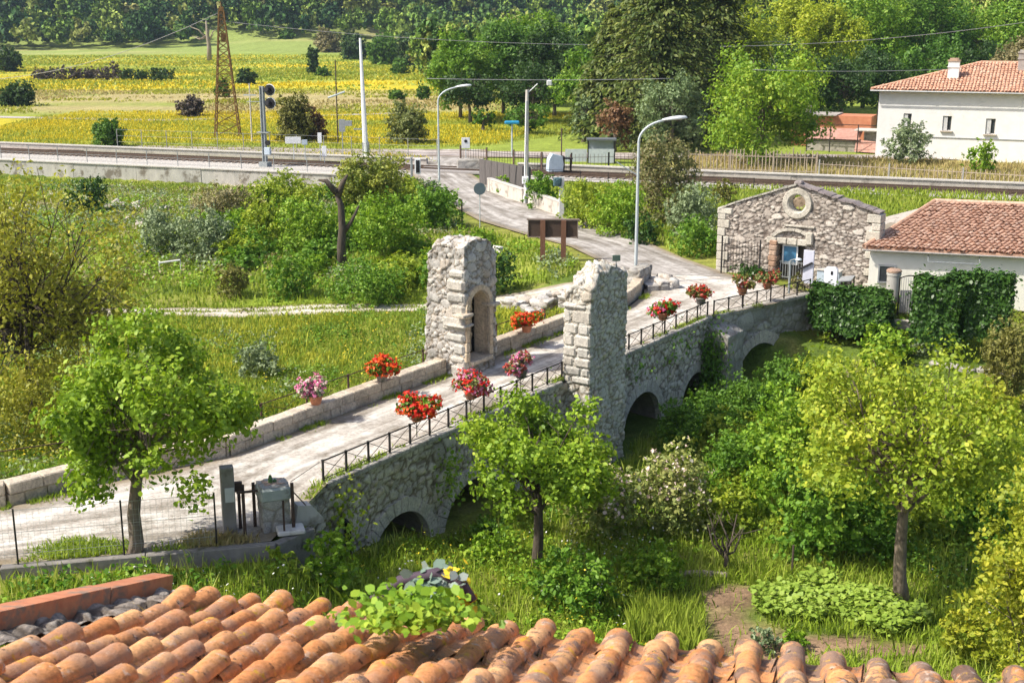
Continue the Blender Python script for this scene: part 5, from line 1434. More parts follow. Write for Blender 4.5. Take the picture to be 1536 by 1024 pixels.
def build_chapel_front(M, A, ang, W):
    rng = np.random.default_rng(77)
    def C(x, y, z=0.0): return Vector((A.x + math.cos(ang) * x - math.sin(ang) * y, A.y + math.sin(ang) * x + math.cos(ang) * y, z))
    picket_fence('tall thin iron railing in front of the chapel wall', C(.55, -.8), C(2.6, -1.0), 1.75, .16, M['dark_iron'], .014, 1.1, M['dark_iron'], .0, rng, 2, .03)
    o = empty('white_panel', C(4.95, -.75), ang, 'tall narrow white door panel leaning at the chapel door with a black bar', 'panel'); m = MB(); m.box((0, 0, .78), (.52, .08, 1.6), bev=.02); m.build('panel_body', M['lavender'], o)  # plain upright white panel, its purpose unknown
    m = MB(); m.bar((-.5, -.12, .6), (.22, -.12, 1.02), .05, n=6); m.build('black_bar', M['black'], o)
    o = empty('white_plinth', C(6.35, -1.6), ang, 'white arched information stele beside the hedge', 'stele'); m = MB()
    m.prism([(-.3, -.1), (.3, -.1), (.3, .95), (.2, 1.06), (-.2, 1.06), (-.3, .95)], (0, -.1, 0), (1, 0, 0), (0, 0, 1), (0, 1, 0), .2); m.build('stele_body', M['box_white'], o)
    m = MB(); m.box((.06, -.11, .8), (.1, .02, .16)); m.build('dark_mark', M['black'], o)
    o = empty('lectern_panel', C(7.1, -1.7), ang, 'slanted grey information lectern on a dark metal frame', 'information panel'); m = MB()
    m.add([(-.32, -.22, .5), (.32, -.3, .62), (.32, .25, .76), (-.32, .22, .64), (-.32, -.22, .46), (.32, -.3, .58), (.32, .25, .72), (-.32, .22, .6)], [(0, 1, 2, 3), (7, 6, 5, 4), (0, 4, 5, 1), (1, 5, 6, 2), (2, 6, 7, 3), (3, 7, 4, 0)]); m.build('panel_top', M['grey_metal'], o)
    for x, y, h in ((.29, -.27, .58), (.29, .22, .72), (-.28, .18, .58)): q = MB(); q.bar((x, y, -.1), (x, y, h), .035, n=6); q.build('leg', M['dark_iron'], o)
    o = empty('blue_crate', C(5.9, -.5), ang, 'low grey blue box against the chapel wall', 'box'); m = MB(); m.box((0, 0, .32), (1.1, .4, .7), bev=.03); m.build('box_body', M['box_blue'], o); m = MB(); m.box((0, 0, .7), (1.2, .5, .06)); m.build('box_lid', M['concrete'], o)
    # wall below the chapel forecourt, seen at the end of the bridge
    o = empty('terrace_wall', (0, 0, 0), 0, 'grey rendered terrace wall at the end of the bridge railing', 'wall'); m = MB()
    p = [Vector((13.75, 56.68, 0)), Vector((16.0, 57.4, 0)), Vector((17.0, 56.7, 0))]
    for a, b in zip(p[:-1], p[1:]): d = b - a; c = (a + b) / 2; m.box((c.x, c.y, -1.3), (d.length, .3, 2.5), math.atan2(d.y, d.x))
    m.build('wall_panel', M['concrete_grey'], o)
    o = empty('gate_post', G(1183, 441, 0), 0, 'slim blue grey lamp post at the end of the bridge railing', 'post'); m = MB(); m.bar((0, 0, -.1), (0, 0, 1.55), .05, n=8); m.bar((0, 0, 1.55), (.3, 0, 1.62), .035, n=6); m.build('post_body', M['signal_grey'], o); m = MB(); m.lathe([(.0, 0), (.13, .02), (.17, .06), (.13, .12), (0, .15)], (.36, 0, 1.52), 10); m.build('lamp_cap', M['shelter_panel'], o, True)
    # stone gate pier and iron gate leaf beside the hedge
    g = G(1338, 452, -.3); o = empty('gate_pier', g, .2, 'round topped grey stone gate pier with a clay cap before the low house', 'gate pier'); m = MB(); m.lathe([(.3, -.6), (.3, 1.2), (.33, 1.22), (.33, 1.32), (.28, 1.36)], n=14); m.build('pier_body', M['concrete_stain'], o, 'auto'); m = MB(); m.lathe([(.34, 1.365), (.34, 1.45), (.26, 1.5), (0, 1.52)], n=14); m.build('pier_cap', M['brick_old'], o, 'auto')
    g = G(1357, 470, -.6); o = empty('iron_gate', g, -.1, 'narrow dark iron gate leaf with an arched top between the hedges', 'gate'); m = MB()
    for x in (-.32, .32): m.box((x, 0, .75), (.06, .06, 1.9 if x > 0 else 1.7))
    m.tube([(-.32, 0, 1.6), (-.1, 0, 1.68), (.12, 0, 1.72), (.32, 0, 1.7)], .03, 6); m.box((0, 0, .0), (.6, .04, .05)); m.build('gate_frame', M['dark_iron'], o)
    m = MB()
    for i in range(6): m.bar((-.24 + i * .1, 0, .02), (-.24 + i * .1, 0, 1.62), .014, n=4)
    m.build('gate_bars', M['grey_metal'], o); m = MB(); m.box((.02, .02, .55), (.56, .02, 1.0)); m.build('gate_sheet', M['fence_post'], o)
    m = MB(); m.box((0, 0, 0), (1.6, .4, 1.0), -.1); tag(m.build('concrete_step', M['concrete_grey'], loc=(g[0] - .3, g[1] - .25, g[2] - .75)), 'grey concrete block under the iron gate', 'step')
    # garden terrace wall and little stakes
    m = MB(); a, b = Vector(G(1200, 516, -2.6)), Vector(G(1292, 548, -2.9)); d = b - a; m.box((0, 0, .1), (d.length, .3, 1.1), 0, bev=.03); ob = m.build('garden_terrace_wall', M['concrete_stain']); ob.location = (a + b) / 2; ob.rotation_euler.z = math.atan2(d.y, d.x); tag(ob, 'low dark garden wall between the lawn and the thicket', 'wall')
    a, b = Vector(G(1395, 530, -1.6)), Vector(G(1530, 560, -2.0)); d = b - a
    m = MB(); blocks_along(m, rng, [(-d.length / 2, 0), (d.length / 2, 0)], -.75, -.12, .4, .3, .8, jit=.05, bev=.08); ob = m.build('garden_edging_wall', M['coping']); ob.location = (a + b) / 2; ob.rotation_euler.z = math.atan2(d.y, d.x); tag(ob, 'pale stone edging wall in front of the right hedges', 'wall')
    mesh_fence('row of thin garden stakes with a wire above the lawn on the right', [G(1370, 580, -2.4), G(1500, 585, -2.4)], .95, M['dark_wood'], M['grey_metal'], .62, 2, wr=.006, postr=.022)
# ------------------------------------------------------------------ vegetation
def pxr(wpx, Y): return wpx / 2 * (Y * CP + 3) / FPX

def T(name, label, px, Y, z0, top, wpx, cb, M, leafm, seed, leafpx=3.4, dens=1.0, k=26, tr=.2, kind='d', cat='tree', group=None, lean=0.0, bark='bark', rel=(.24, .38), **kw):
    rng = np.random.default_rng(seed)
    zt = at(px, top, Y)[2]; H = zt - z0; dep = CP * Y + SP * (CAMH - (z0 + cb + zt) / 2); x = (px - 768) / FPX * dep; r = wpx / 2 * dep / FPX
    leaf = leafpx * Y / 1267 * 1.0
    hpx = (H - cb) / (2 * r) * wpx
    n = int(min(16000, dens * 6.0 * wpx * hpx * .444 / (leafpx ** 2 * .6)))
    o = make_tree(None, name, rng, H, r, cb, tr, M[leafm], M[bark], n, leaf, kind, k, rel, lean=lean, **kw)
    o.location = (x, Y, z0); tag(o, label, cat, group); return o

def S(name, label, px, bpy_, z, wpx, hpx, M, leafm, seed, leafpx=3.4, dens=1.0, cat='shrub', group=None, kind='d', k=12, **kw):
    rng = np.random.default_rng(seed)
    if z == 'g':
        z = 0
        for _ in range(6): z = tz(*G(px, bpy_, z)[:2])
    x, y, _ = G(px, bpy_, z); Y = y
    r = pxr(wpx, Y); H = hpx * (Y * CP + 3) / FPX * 1.05
    leafpx = leafpx * (1.2 if kind == 'h' else 1.0); dens = dens * 1.25; leaf = leafpx * Y / 1267
    n = int(min(9000, max(160, dens * 5.5 * wpx * hpx * .444 / (leafpx ** 2 * .6))))
    o = make_shrub(name, rng, H, r, M[leafm], n, leaf, kind, k, **kw)
    o.location = (x, y + r * .5, min(z, tz(x, y + r * .5) + .05) if z is not None else 0); o.rotation_euler.z = rng.uniform(0, 6.28) if 'ry' not in kw else 0
    return tag(o, label, cat, group)

def build_plants(M):
    # ---- the garden trees
    T('garden_tree', 'leafy bright green tree with a pale straight trunk beside the gravel yard', 180, 27.5, -.35, 484, 300, 1.35, M, 'L_lime2', 101, 5.7, 1.9, 50, .19, 'h', lean=.6, bark='bark_mid', rel=(.16, .27), inner=(.5, .95), fill=.45, asp=.68)
    T('garden_tree', 'small lime green tree with a dark trunk before the bridge arches', 808, 33.0, -3.2, 598, 246, 2.05, M, 'L_lime2', 102, 5.1, 2.0, 42, .18, 'h', bark='bark_dark', rel=(.17, .28), inner=(.5, .95), fill=.45, asp=.68)
    T('garden_tree', 'broad yellowish tree over the bean bed with a thick leaning trunk', 1375, 32.0, -3.5, 520, 370, 2.5, M, 'L_yel', 103, 5.0, 1.5, 54, .2, 'h', bark='bark_mid', rel=(.15, .25), inner=(.45, .97), fill=.45, asp=.68, lean=-.35)
    T('garden_tree', 'bright yellow green young tree cut by the right edge of the photo', 1560, 20.5, -3.5, 640, 230, 1.6, M, 'L_yel2', 104, 6.0, 1.0, 34, .12, 'h', inner=(.3, .95), rel=(.22, .36))
    T('garden_tree', 'large sparse bronze olive tree with dark spreading branches at the left edge', 35, 41, -1.4, 256, 400, .2, M, 'L_bronze', 105, 5.0, 6, 150, .22, 'd', bark='bark_dark', rel=(.12, .2), inner=(.3, 1.0), fill=.3, jit=.9, limb=.92)
    # ---- shrubs of the garden below the bridge
    sh = [
     ('bank_shrub', 'bronze tinted bush under the large sparse tree on the left', 60, 690, -1.2, 260, 170, 'L_bronze', 4.0, 'd'),
     ('meadow_shrub', 'grey green weedy shrub in the meadow right of the tall yard tree', 385, 560, -1.6, 80, 55, 'L_grey', 3.4, 'd'),
     ('meadow_shrub', 'dark green weedy shrub on the meadow behind the parapet', 350, 640, -1.4, 90, 60, 'L_green', 3.6, 'd'),
     ('meadow_shrub', 'small olive shrub beside the stony track in the meadow', 365, 488, -1.7, 50, 30, 'L_olive', 3.2, 'd'),
     ('garden_shrub', 'dense green bush at the foot of the small lime green tree', 862, 945, -3.4, 150, 125, 'L_green', 4.6, 'h'),
     ('flowering_shrub', 'wide olive shrub with pink and white blossoms beneath the tall arch', 905, 830, -3.4, 130, 140, 'L_pinkish', 3.6, 'h'),
     ('flowering_shrub', 'loose pinkish flowering shrub right of the wide olive one', 1015, 815, -3.4, 150, 150, 'L_pinkish', 3.6, 'h'),
     ('garden_shrub', 'yellow green vine bush climbing by the yard wall and bridge start', 495, 905, -1.3, 90, 120, 'L_lime', 5.2, 'h'),
     ('garden_shrub', 'pale leafed low bush at the tiled roof edge below the yard wall', 425, 905, -1.1, 90, 80, 'L_yel', 5.2, 'h'),
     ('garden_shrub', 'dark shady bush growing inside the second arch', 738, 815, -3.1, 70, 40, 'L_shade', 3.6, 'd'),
     ('garden_shrub', 'light green weeds in front of the second arch', 745, 850, -3.1, 90, 55, 'L_lime', 4.0, 'h'),
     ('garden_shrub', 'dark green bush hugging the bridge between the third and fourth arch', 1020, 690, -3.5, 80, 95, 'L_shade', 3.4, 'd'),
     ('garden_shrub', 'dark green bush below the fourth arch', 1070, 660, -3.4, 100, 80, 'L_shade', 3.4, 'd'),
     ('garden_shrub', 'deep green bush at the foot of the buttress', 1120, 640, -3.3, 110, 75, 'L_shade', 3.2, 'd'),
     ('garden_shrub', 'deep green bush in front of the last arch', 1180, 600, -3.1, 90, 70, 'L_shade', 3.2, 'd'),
     ('garden_shrub', 'mid green bush in the shade left of the thicket', 1110, 730, -3.5, 120, 95, 'L_green', 3.6, 'd'),
     ('thicket_shrub', 'tall bright green thicket bush nearest the bridge arches', 1185, 760, -3.5, 150, 175, 'L_lime', 4.2, 'h'),
     ('thicket_shrub', 'green thicket bush above the bean bed on the left', 1225, 850, -3.5, 150, 170, 'L_green', 4.4, 'h'),
     ('thicket_shrub', 'dark green thicket bush behind the leaning trunk', 1300, 850, -3.5, 150, 160, 'L_green', 4.4, 'h'),
     ('thicket_shrub', 'yellow green bush at the upper left corner of the thicket', 1235, 600, -2.9, 90, 75, 'L_yel', 3.8, 'h'),
     ('thicket_shrub', 'yellow vine bush along the middle of the garden wall', 1300, 640, -3.0, 130, 85, 'L_yel', 3.8, 'h'),
     ('thicket_shrub', 'yellow bush below the garden stakes', 1390, 655, -3.0, 140, 85, 'L_yel', 3.8, 'h'),
     ('thicket_shrub', 'bright yellow bush behind the broad yellowish tree on the right', 1490, 660, -2.9, 130, 85, 'L_yel2', 3.8, 'h'),
     ('thicket_shrub', 'dull green bush at the right end of the thicket', 1480, 830, -3.5, 120, 170, 'L_green', 4.4, 'h'),
     ('thicket_shrub', 'golden leafed low bush beside the shadowed grass at the lower right', 1465, 1010, -3.5, 110, 120, 'L_yel2', 5.2, 'h'),
     ('garden_shrub', 'bushy green weeds left of the leafless little tree', 985, 905, -3.5, 110, 100, 'L_lime', 4.0, 'h'),
     ('garden_shrub', 'tangled light green weeds behind the leafless little tree', 1100, 815, -3.5, 110, 85, 'L_yel', 3.8, 'h'),
     ('clipped_hedge', 'dark rounded hedge between the bridge end and the iron gate', 1285, 503, -1.3, 125, 64, 'L_dark', 3.4, 'h'),
     ('clipped_hedge', 'tall dark hedge block right of the iron gate', 1408, 520, -1.3, 80, 106, 'L_dark', 3.4, 'h'),
     ('clipped_hedge', 'dark upright hedge with a bright top further right', 1484, 515, -1.1, 70, 104, 'L_dark', 3.4, 'h'),
     ('garden_shrub', 'olive yellowish conifer bush at the right edge by the hedges', 1520, 590, -2.0, 100, 165, 'L_olive', 3.2, 'd'),
     ('garden_shrub', 'yellow green leafy bush in front of the rounded hedge on its left', 1222, 490, -1.6, 42, 50, 'L_lime', 3.4, 'h'),
     ('garden_shrub', 'grey green bush in front of the middle of the rounded hedge', 1262, 505, -1.8, 60, 40, 'L_grey', 3.2, 'd'),
     ('garden_shrub', 'leggy bright green shrub on the small lawn', 1335, 555, -2.4, 105, 68, 'L_lime', 3.6, 'h'),
     ('garden_shrub', 'pale green low bush at the foot of the tall hedge block', 1400, 535, -1.8, 70, 32, 'L_grey', 3.2, 'd'),
    ]
    for i, (nm, lab, px, by, z, w, h, mt, lp, kd) in enumerate(sh):
        if nm == 'clipped_hedge':
            x, y, _ = G(px, by, z); sc = (y * CP + 3) / FPX; o = make_hedge(nm, np.random.default_rng(250 + i), w * sc, w * sc * .62, h * sc * 1.05, M[mt], 15000, .17); o.location = (x, y + w * sc * .3, z - .1); o.rotation_euler.z = -.35; tag(o, lab, 'hedge'); continue
        S(nm, lab, px, by, z, w, h, M, mt, 200 + i, lp, 1.05 if 'hedge' not in nm else 1.5, 'hedge' if 'hedge' in nm else 'shrub', None, kd, k=20 if 'hedge' not in nm else 30, fill=.35 if 'hedge' not in nm else .6)
    # blossoms on the flowering shrubs
    rng = np.random.default_rng(9)
    for nm in ('flowering_shrub', 'flowering_shrub.001'):
        o = bpy.data.objects[nm]; me = o.data; n = len(me.vertices); co = np.empty(n * 3, np.float32); me.vertices.foreach_get('co', co); co = co.reshape(-1, 6, 3).mean(1)
        c = co[(co[:, 2] > co[:, 2].mean() * 1.0)]; c = c[rng.choice(len(c), 150)] * 1.04
        V, F, TT = leaf_geo(rng, np.repeat(c, 2, 0) + rng.normal(size=(300, 3)) * .03, np.repeat(c * [1, 1, .3], 2, 0) + rng.normal(size=(300, 3)) * .6, .11, 'h', .9); np_mesh('blossom', V, F, TT, M['F_palepink'], o)
    # ivy on the bridge at the buttress and at the second pier
    def ivy(label, pts, n, seed, leafm='L_shade', sz=.14):
        rng = np.random.default_rng(seed); pts = np.array(pts); i = rng.choice(len(pts), n); P = pts[i] + rng.normal(size=(n, 3)) * [.28, .28, .4]
        out = np.array([BV[0], BV[1], .35]); P = P + out * np.abs(rng.normal(size=(n, 1))) * .12
        V, F, TT = leaf_geo(rng, P, out + rng.normal(size=(n, 3)) * .5, sz, 'h', .8); tag(np_mesh('ivy', V, F, TT, M[leafm]), label, 'ivy')
    ivy('dark ivy hanging between the bridge wall and the buttress', [B(23.6, .25, z) for z in np.linspace(-3.4, -.9, 8)] + [B(23.3, .25, z) for z in np.linspace(-3.4, -1.6, 6)], 1700, 1)
    ivy('sparse ivy below the coping above the second arch', [B(u, .12, z) for u, z in ((5.2, -.9), (5.3, -1.3), (5.25, -1.7), (8.6, -.6), (9.3, -.5), (9.9, -.7), (10.6, -.5))], 650, 2, 'L_lime', .12)
    ivy('small green plants sprouting from the wall right of the gate tower', [B(u, .1, z) for u, z in ((16.1, -.6), (17.4, -.75), (19.9, -.8), (20.4, -.5), (21.6, -.7))], 240, 3, 'L_green', .12)
    ivy('yellowish creeper on the wing wall at the bridge start', [B(.45, .15, z) for z in np.linspace(-1.7, -.5, 5)], 260, 4, 'L_yel', .12)
    # leafless little tree, log, garden stake
    rng = np.random.default_rng(14); o = empty('bare_tree', G(1088, 855, -3.5), 0, 'leafless little dark tree standing by a log', 'tree'); m = MB()
    m.tube([(0, 0, -.1), (.03, 0, .25), (0, .05, .6)], [.10, .08, .06], 8)
    for a in range(8):
        q = np.array([rng.normal() * .5, rng.normal() * .4, rng.uniform(.9, 1.7)]); s_ = np.array([0, .03, rng.uniform(.35, .6)]); mid = (s_ + q) / 2 + rng.normal(size=3) * .12; mid[2] -= .12
        m.tube([s_, mid, q], [.045, .032, .014], 6)
        for _ in range(3): m.bar(mid * .5 + q * .5, q + rng.normal(size=3) * .22, .014, .006, 4)
    m.build('trunk', M['bark_dark'], o, True)
    m = MB(); m.tube([(-.75, 0, .1), (0, .04, .14), (.8, -.02, .12)], [.13, .12, .10], 9); tag(m.build('fallen_log', M['bark_pale'], loc=G(1050, 868, -3.5)), 'weathered log lying left of the leafless little tree', 'log')
    m = MB(); m.bar((0, 0, 0), (0, 0, .85), .035, n=6); tag(m.build('garden_stake', M['dark_wood'], loc=G(1188, 858, -3.5)), 'dark garden stake behind the bean bed', 'stake')
    # bean bed
    rng = np.random.default_rng(55)
    poly = [G(*q, -3.5)[:2] for q in ((1140, 900), (1230, 872), (1365, 915), (1385, 965), (1285, 945), (1140, 925))]
    pts = scatter(rng, poly, 44); protos = []
    for i, (x, y) in enumerate(pts):
        if i < 4:
            P = np.clip(rng.normal(size=(150, 3)), -1.25, 1.25) * [.26, .26, .09] + [0, 0, .26]; P[:, 2] = np.abs(P[:, 2])
            V, F, TT = leaf_geo(rng, P, np.array([0, -.2, 1.]) + rng.normal(size=(150, 3)) * .42, .145, 'h', .85); o = np_mesh('bean_plant', V, F, TT, M['L_bean']); protos.append(o)
        else: o = protos[i % 4].copy(); COL.objects.link(o)
        o.location = (x, y, tz(x, y)); o.rotation_euler.z = rng.uniform(0, 6.28); o.scale = (rng.uniform(.8, 1.25),) * 3
        tag(o, 'broad leafed light green vegetable plant in the garden bed', 'plant', 'vegetable plants in the garden bed')
    for k, (px, py, lab) in enumerate(((1150, 985, 'blue green feathery plant below the left corner of the bean bed'), (1195, 985, 'light green herb plant at the lower edge of the bean bed'))):
        S('garden_plant', lab, px, py, -3.5, 55, 45, M, ('L_grey', 'L_lime')[k], 320 + k, 4.4, kind='h')
    # plants growing at the edge of the near roof
    rng = np.random.default_rng(66)
    C = at(618, 935, 5.95)
    P = rng.normal(size=(900, 3)) * [.15, .17, .06] + [0, 0, .06]; P[:, 2] = np.abs(P[:, 2]) + P[:, 1] * -.33
    V, F, TT = leaf_geo(rng, P, np.array([0, -.35, 1.]) + rng.normal(size=(900, 3)) * .55, .052, 'h', .75); o = np_mesh('roof_plant', V, F, TT, M['L_lime']); o.location = C
    tag(o, 'leafy green plant growing over the tiles of the foreground roof', 'plant')
    C = at(655, 893, 6.35); P = rng.normal(size=(70, 3)) * [.06, .07, .04] + [0, 0, .08]
    V, F, TT = leaf_geo(rng, P, np.array([0, -.4, 1.]) + rng.normal(size=(70, 3)) * .5, .07, 'h', .8); o = np_mesh('roof_plant', V, F, TT, M['L_kale']); o.location = C; tag(o, 'blue grey kale like plant with dark stems at the roof edge', 'plant')
    m = MB(); m.tube([(-.36, -.02, -.03), (-.2, .03, .07), (0, .05, .11), (.14, .03, .06), (.2, 0, -.03)], [.03, .036, .034, .03, .024], 8); m.build('stem', M['stem_dark'], o, True)
    C = at(688, 905, 6.4); P = rng.normal(size=(60, 3)) * [.04, .04, .07] + [0, 0, .08]; V, F, TT = leaf_geo(rng, P, np.array([0, -.6, 1.]) + rng.normal(size=(60, 3)) * .5, .06, 'h', .8); o = np_mesh('roof_plant', V, F, TT, M['F_yellow']); o.location = C; tag(o, 'small yellow leafed plant next to the kale like one', 'plant')
    # ---- far bank of the river: shrubs between the track and the railway
    bank = [
     ('bank_shrub', 'silvery grey green bush on the bank, left half', 235, 385, -.6, 90, 75, 'L_grey', 3.0), ('bank_shrub', 'silvery grey green bush on the bank, right half', 300, 390, -.6, 100, 80, 'L_grey', 3.0),
     ('bank_shrub', 'brownish dry bush above the silvery bushes', 335, 335, -.5, 110, 55, 'L_dry', 2.8), ('bank_shrub', 'dark green bush under the wall behind the bronze tree', 128, 318, -.4, 75, 55, 'L_dark', 3.0),
     ('bank_shrub', 'dark green round shrub standing on the lawn by the track', 428, 452, -1.0, 80, 78, 'L_green', 3.2), ('bank_shrub', 'small olive shrub left of the round shrub on the lawn', 345, 450, -1.0, 60, 55, 'L_olive', 3.0),
     ('bank_shrub', 'wide dark green shrub behind the niche tower at the track', 545, 462, -1.0, 125, 78, 'L_green', 3.2), ('bank_shrub', 'bright green bush left of the pollard trunk', 455, 385, -.7, 110, 90, 'L_lime', 3.2),
     ('bank_shrub', 'bright yellow green bush in the middle of the bank', 395, 375, -.6, 90, 80, 'L_yel', 3.0), ('bank_shrub', 'leafy green bush right of the pollard trunk', 585, 395, -.7, 120, 105, 'L_lime', 3.2),
     ('bank_shrub', 'green bush close to the round road sign', 655, 350, -.3, 90, 75, 'L_green', 3.0), ('bank_shrub', 'dark shrub directly right of the niche tower', 748, 440, -.5, 70, 65, 'L_dark', 3.0),
     ('bank_shrub', 'dull yellow green bush at the top of the bank', 430, 310, -.4, 110, 50, 'L_yel', 2.8), ('bank_shrub', 'yellow leafed bush under the small tree by the crossing', 590, 320, -.2, 90, 60, 'L_yel', 2.8),
     ('bank_shrub', 'green bush hiding the foot of the farther street lamp', 640, 315, -.1, 60, 45, 'L_grey', 2.8),
     ('bank_shrub', 'olive bush behind the mesh on the left bank', 60, 470, -1.0, 120, 50, 'L_olive', 3.0),
     ('roadside_shrub', 'bright yellow green bush right of the signal pillar', 880, 345, -.0, 90, 75, 'L_yel', 3.0), ('roadside_shrub', 'large bright green bush along the road behind the street lamp', 930, 356, 0, 100, 85, 'L_lime', 3.0),
     ('roadside_shrub', 'tall pinkish green shrub behind the near street lamp', 998, 335, 0, 115, 140, 'L_rose', 3.0), ('roadside_shrub', 'grey green bush left of the chapel gable', 1045, 365, 0, 90, 90, 'L_grey', 3.0),
     ('roadside_shrub', 'deep green bush at the road bend near the chapel', 1045, 384, 0, 90, 60, 'L_green', 3.0), ('roadside_shrub', 'dark green bush at the foot of the near street lamp', 965, 368, 0, 60, 50, 'L_dark', 3.0),
     ('roadside_shrub', 'creeping bush covering the low roadside wall', 812, 308, .3, 60, 60, 'L_green', 2.8), ('roadside_shrub', 'small green bush on top of the low light wall', 757, 276, .8, 34, 30, 'L_lime', 2.6),
     ('roadside_shrub', 'small bush between the chapel and the railway', 1088, 312, 0, 45, 40, 'L_olive', 2.6),
     ('roadside_shrub', 'low dark plants at the foot of the chapel railing', 1130, 420, 0, 60, 22, 'L_dark', 2.8),
     ('roadside_shrub', 'drooping reddish green plant on the lamp post at the bridge end', 1194, 438, 0, 34, 62, 'L_rose', 2.8),
     ('house_shrub', 'loose grey green shrub in front of the white house', 1366, 250, 0, 78, 70, 'L_grey', 2.6), ('house_shrub', 'round bright green shrub by the white house', 1472, 262, 0, 56, 50, 'L_lime', 2.8),
    ]
    for i, (nm, lab, px, by, z, w, h, mt, lp) in enumerate(bank): S(nm, lab, px, by, z, w, h, M, mt, 400 + i, lp, 1.0, k=16)
    rng = np.random.default_rng(71)
    polyL = [G(*q, -.5)[:2] for q in ((335, 300), (520, 285), (640, 300), (690, 335), (735, 395), (640, 440), (500, 430), (340, 400))]
    protos = [make_shrub('bank_undergrowth', np.random.default_rng(500 + i), 1.5, 1.25, M[mt], 1500, .17, 'd', 14) for i, mt in enumerate(('L_lime', 'L_green', 'L_yel', 'L_lime'))]
    labs = ['leafy green bush in the dense growth of the far bank', 'deeper green bush in the dense growth of the far bank', 'yellowish bush in the dense growth of the far bank']
    for i, (x, y) in enumerate(scatter(rng, polyL, 46)):
        j = i % 4; o = protos[j] if i < 4 else protos[j].copy()
        if i >= 4: COL.objects.link(o)
        s_ = rng.uniform(.7, 1.35); o.location = (x, y, tz(x, y) - .1); o.rotation_euler.z = rng.uniform(0, 6.28); o.scale = (s_ * 1.1, s_ * 1.1, s_ * rng.uniform(.8, 1.15)); tag(o, labs[{0: 0, 1: 1, 2: 2, 3: 0}[j]], 'shrub', 'bushes overgrowing the far bank')
    # garden undergrowth
    polyR = [G(*q, -3.4)[:2] for q in ((1010, 700), (1100, 640), (1220, 600), (1340, 680), (1500, 700), (1500, 860), (1400, 850), (1200, 830), (1080, 800))]
    protos = [make_shrub('thicket_undergrowth', np.random.default_rng(520 + i), 1.3, .9, M[mt], 1300, .13, 'h', 12) for i, mt in enumerate(('L_lime', 'L_green', 'L_yel'))]
    labs = ['low lime green bush inside the garden thicket', 'low mid green bush inside the garden thicket', 'low yellow green bush inside the garden thicket']
    for i, (x, y) in enumerate(scatter(rng, polyR, 42)):
        j = i % 3; o = protos[j] if i < 3 else protos[j].copy()
        if i >= 3: COL.objects.link(o)
        s_ = rng.uniform(.7, 1.4); o.location = (x, y, tz(x, y) - .05); o.rotation_euler.z = rng.uniform(0, 6.28); o.scale = (s_, s_, s_ * rng.uniform(.8, 1.2)); tag(o, labs[j], 'shrub', 'bushes of the garden thicket')
    rng = np.random.default_rng(19); q = np.stack([15.3 + rng.normal(size=130) * .33, 65.6 - rng.uniform(0, .2, 130), rng.uniform(1.2, 2.75, 130)], 1); q[:, 1] -= (q[:, 0] - 15.3) * .64; V, F, TT = leaf_geo(rng, q, np.array([-.3, -1, .5]) + rng.normal(size=(130, 3)) * .5, .17, 'h', .8); tag(np_mesh('ivy', V, F, TT, M['L_mixy']), 'yellow green creeper on the wall fragment seen through the round chapel window', 'ivy')
    # pollard trunk on the bank
    o = empty('pollard_tree', G(514, 405, -.7), 0, 'dark forked pollard trunk without a crown on the bank', 'tree'); m = MB()
    m.tube([(0, 0, -.2), (-.05, 0, 1.2), (.05, 0, 2.2), (0, .1, 3.4), (-.25, 0, 4.3)], [.28, .23, .2, .17, .13], 9); m.tube([(-.2, 0, 4.1), (-.7, 0, 4.7), (-1.1, 0, 4.75)], [.2, .13, .05], 7); m.tube([(-.1, 0, 3.9), (.15, .1, 4.6), (.4, .1, 5.0)], [.18, .14, .06], 7); m.tube([(.05, 0, 1.9), (.55, .1, 2.6), (.95, .1, 3.4)], [.16, .1, .05], 7)
    m.build('trunk', M['bark_dark'], o, True)
    T('small_tree', 'yellow green tree rising behind the pollard trunk near the crossing', 562, 80, -.4, 226, 130, .5, M, 'L_mixy', 140, 3.2, 1.7, 30, .14, 'd', rel=(.2, .34))
    # ---- rocks beside the track
    rng = np.random.default_rng(81); prot = []
    for i in range(26):
        if i < 5:
            V, F = dense_box(-.4, .4, -.28, .28, -.15, .22, .07); o = rubble('rock', (V, F), M['rubble_light'], None, (.7, .6, .5), .10, 300 + i, .10); prot.append(o)
        else: o = prot[i % 5].copy(); COL.objects.link(o)
        px = 772 + (i * 9.2) + rng.uniform(-5, 5); py = 457 - (px - 772) * .10 + rng.uniform(-7, 9) if px < 990 else 430
        x, y, _ = G(px, py, -.45 + .45 * (px - 772) / 220); o.location = (x, y, tz(x, y) + .1); o.rotation_euler.z = rng.uniform(0, 6); o.scale = (rng.uniform(.9, 1.7),) * 3
        tag(o, 'pale limestone block in the low bank beside the stony track', 'rock', 'pale limestone blocks along the track')
    prot2 = prot[:]; pl = [G(*q, -.3)[:2] for q in ((165, 290), (300, 285), (310, 300), (230, 335), (165, 345))]
    for i, (x, y) in enumerate(scatter(rng, pl, 14)):
        o = prot2[i % 5].copy(); COL.objects.link(o); o.location = (x, y, tz(x, y) + .1); o.rotation_euler = (rng.uniform(-.4, .4), rng.uniform(-.4, .4), rng.uniform(0, 6)); o.scale = (rng.uniform(.6, 1.2), rng.uniform(.6, 1.1), rng.uniform(.5, .8)); tag(o, 'rubble stone on the bare slope under the railway wall', 'rock', 'rubble stones under the railway wall')

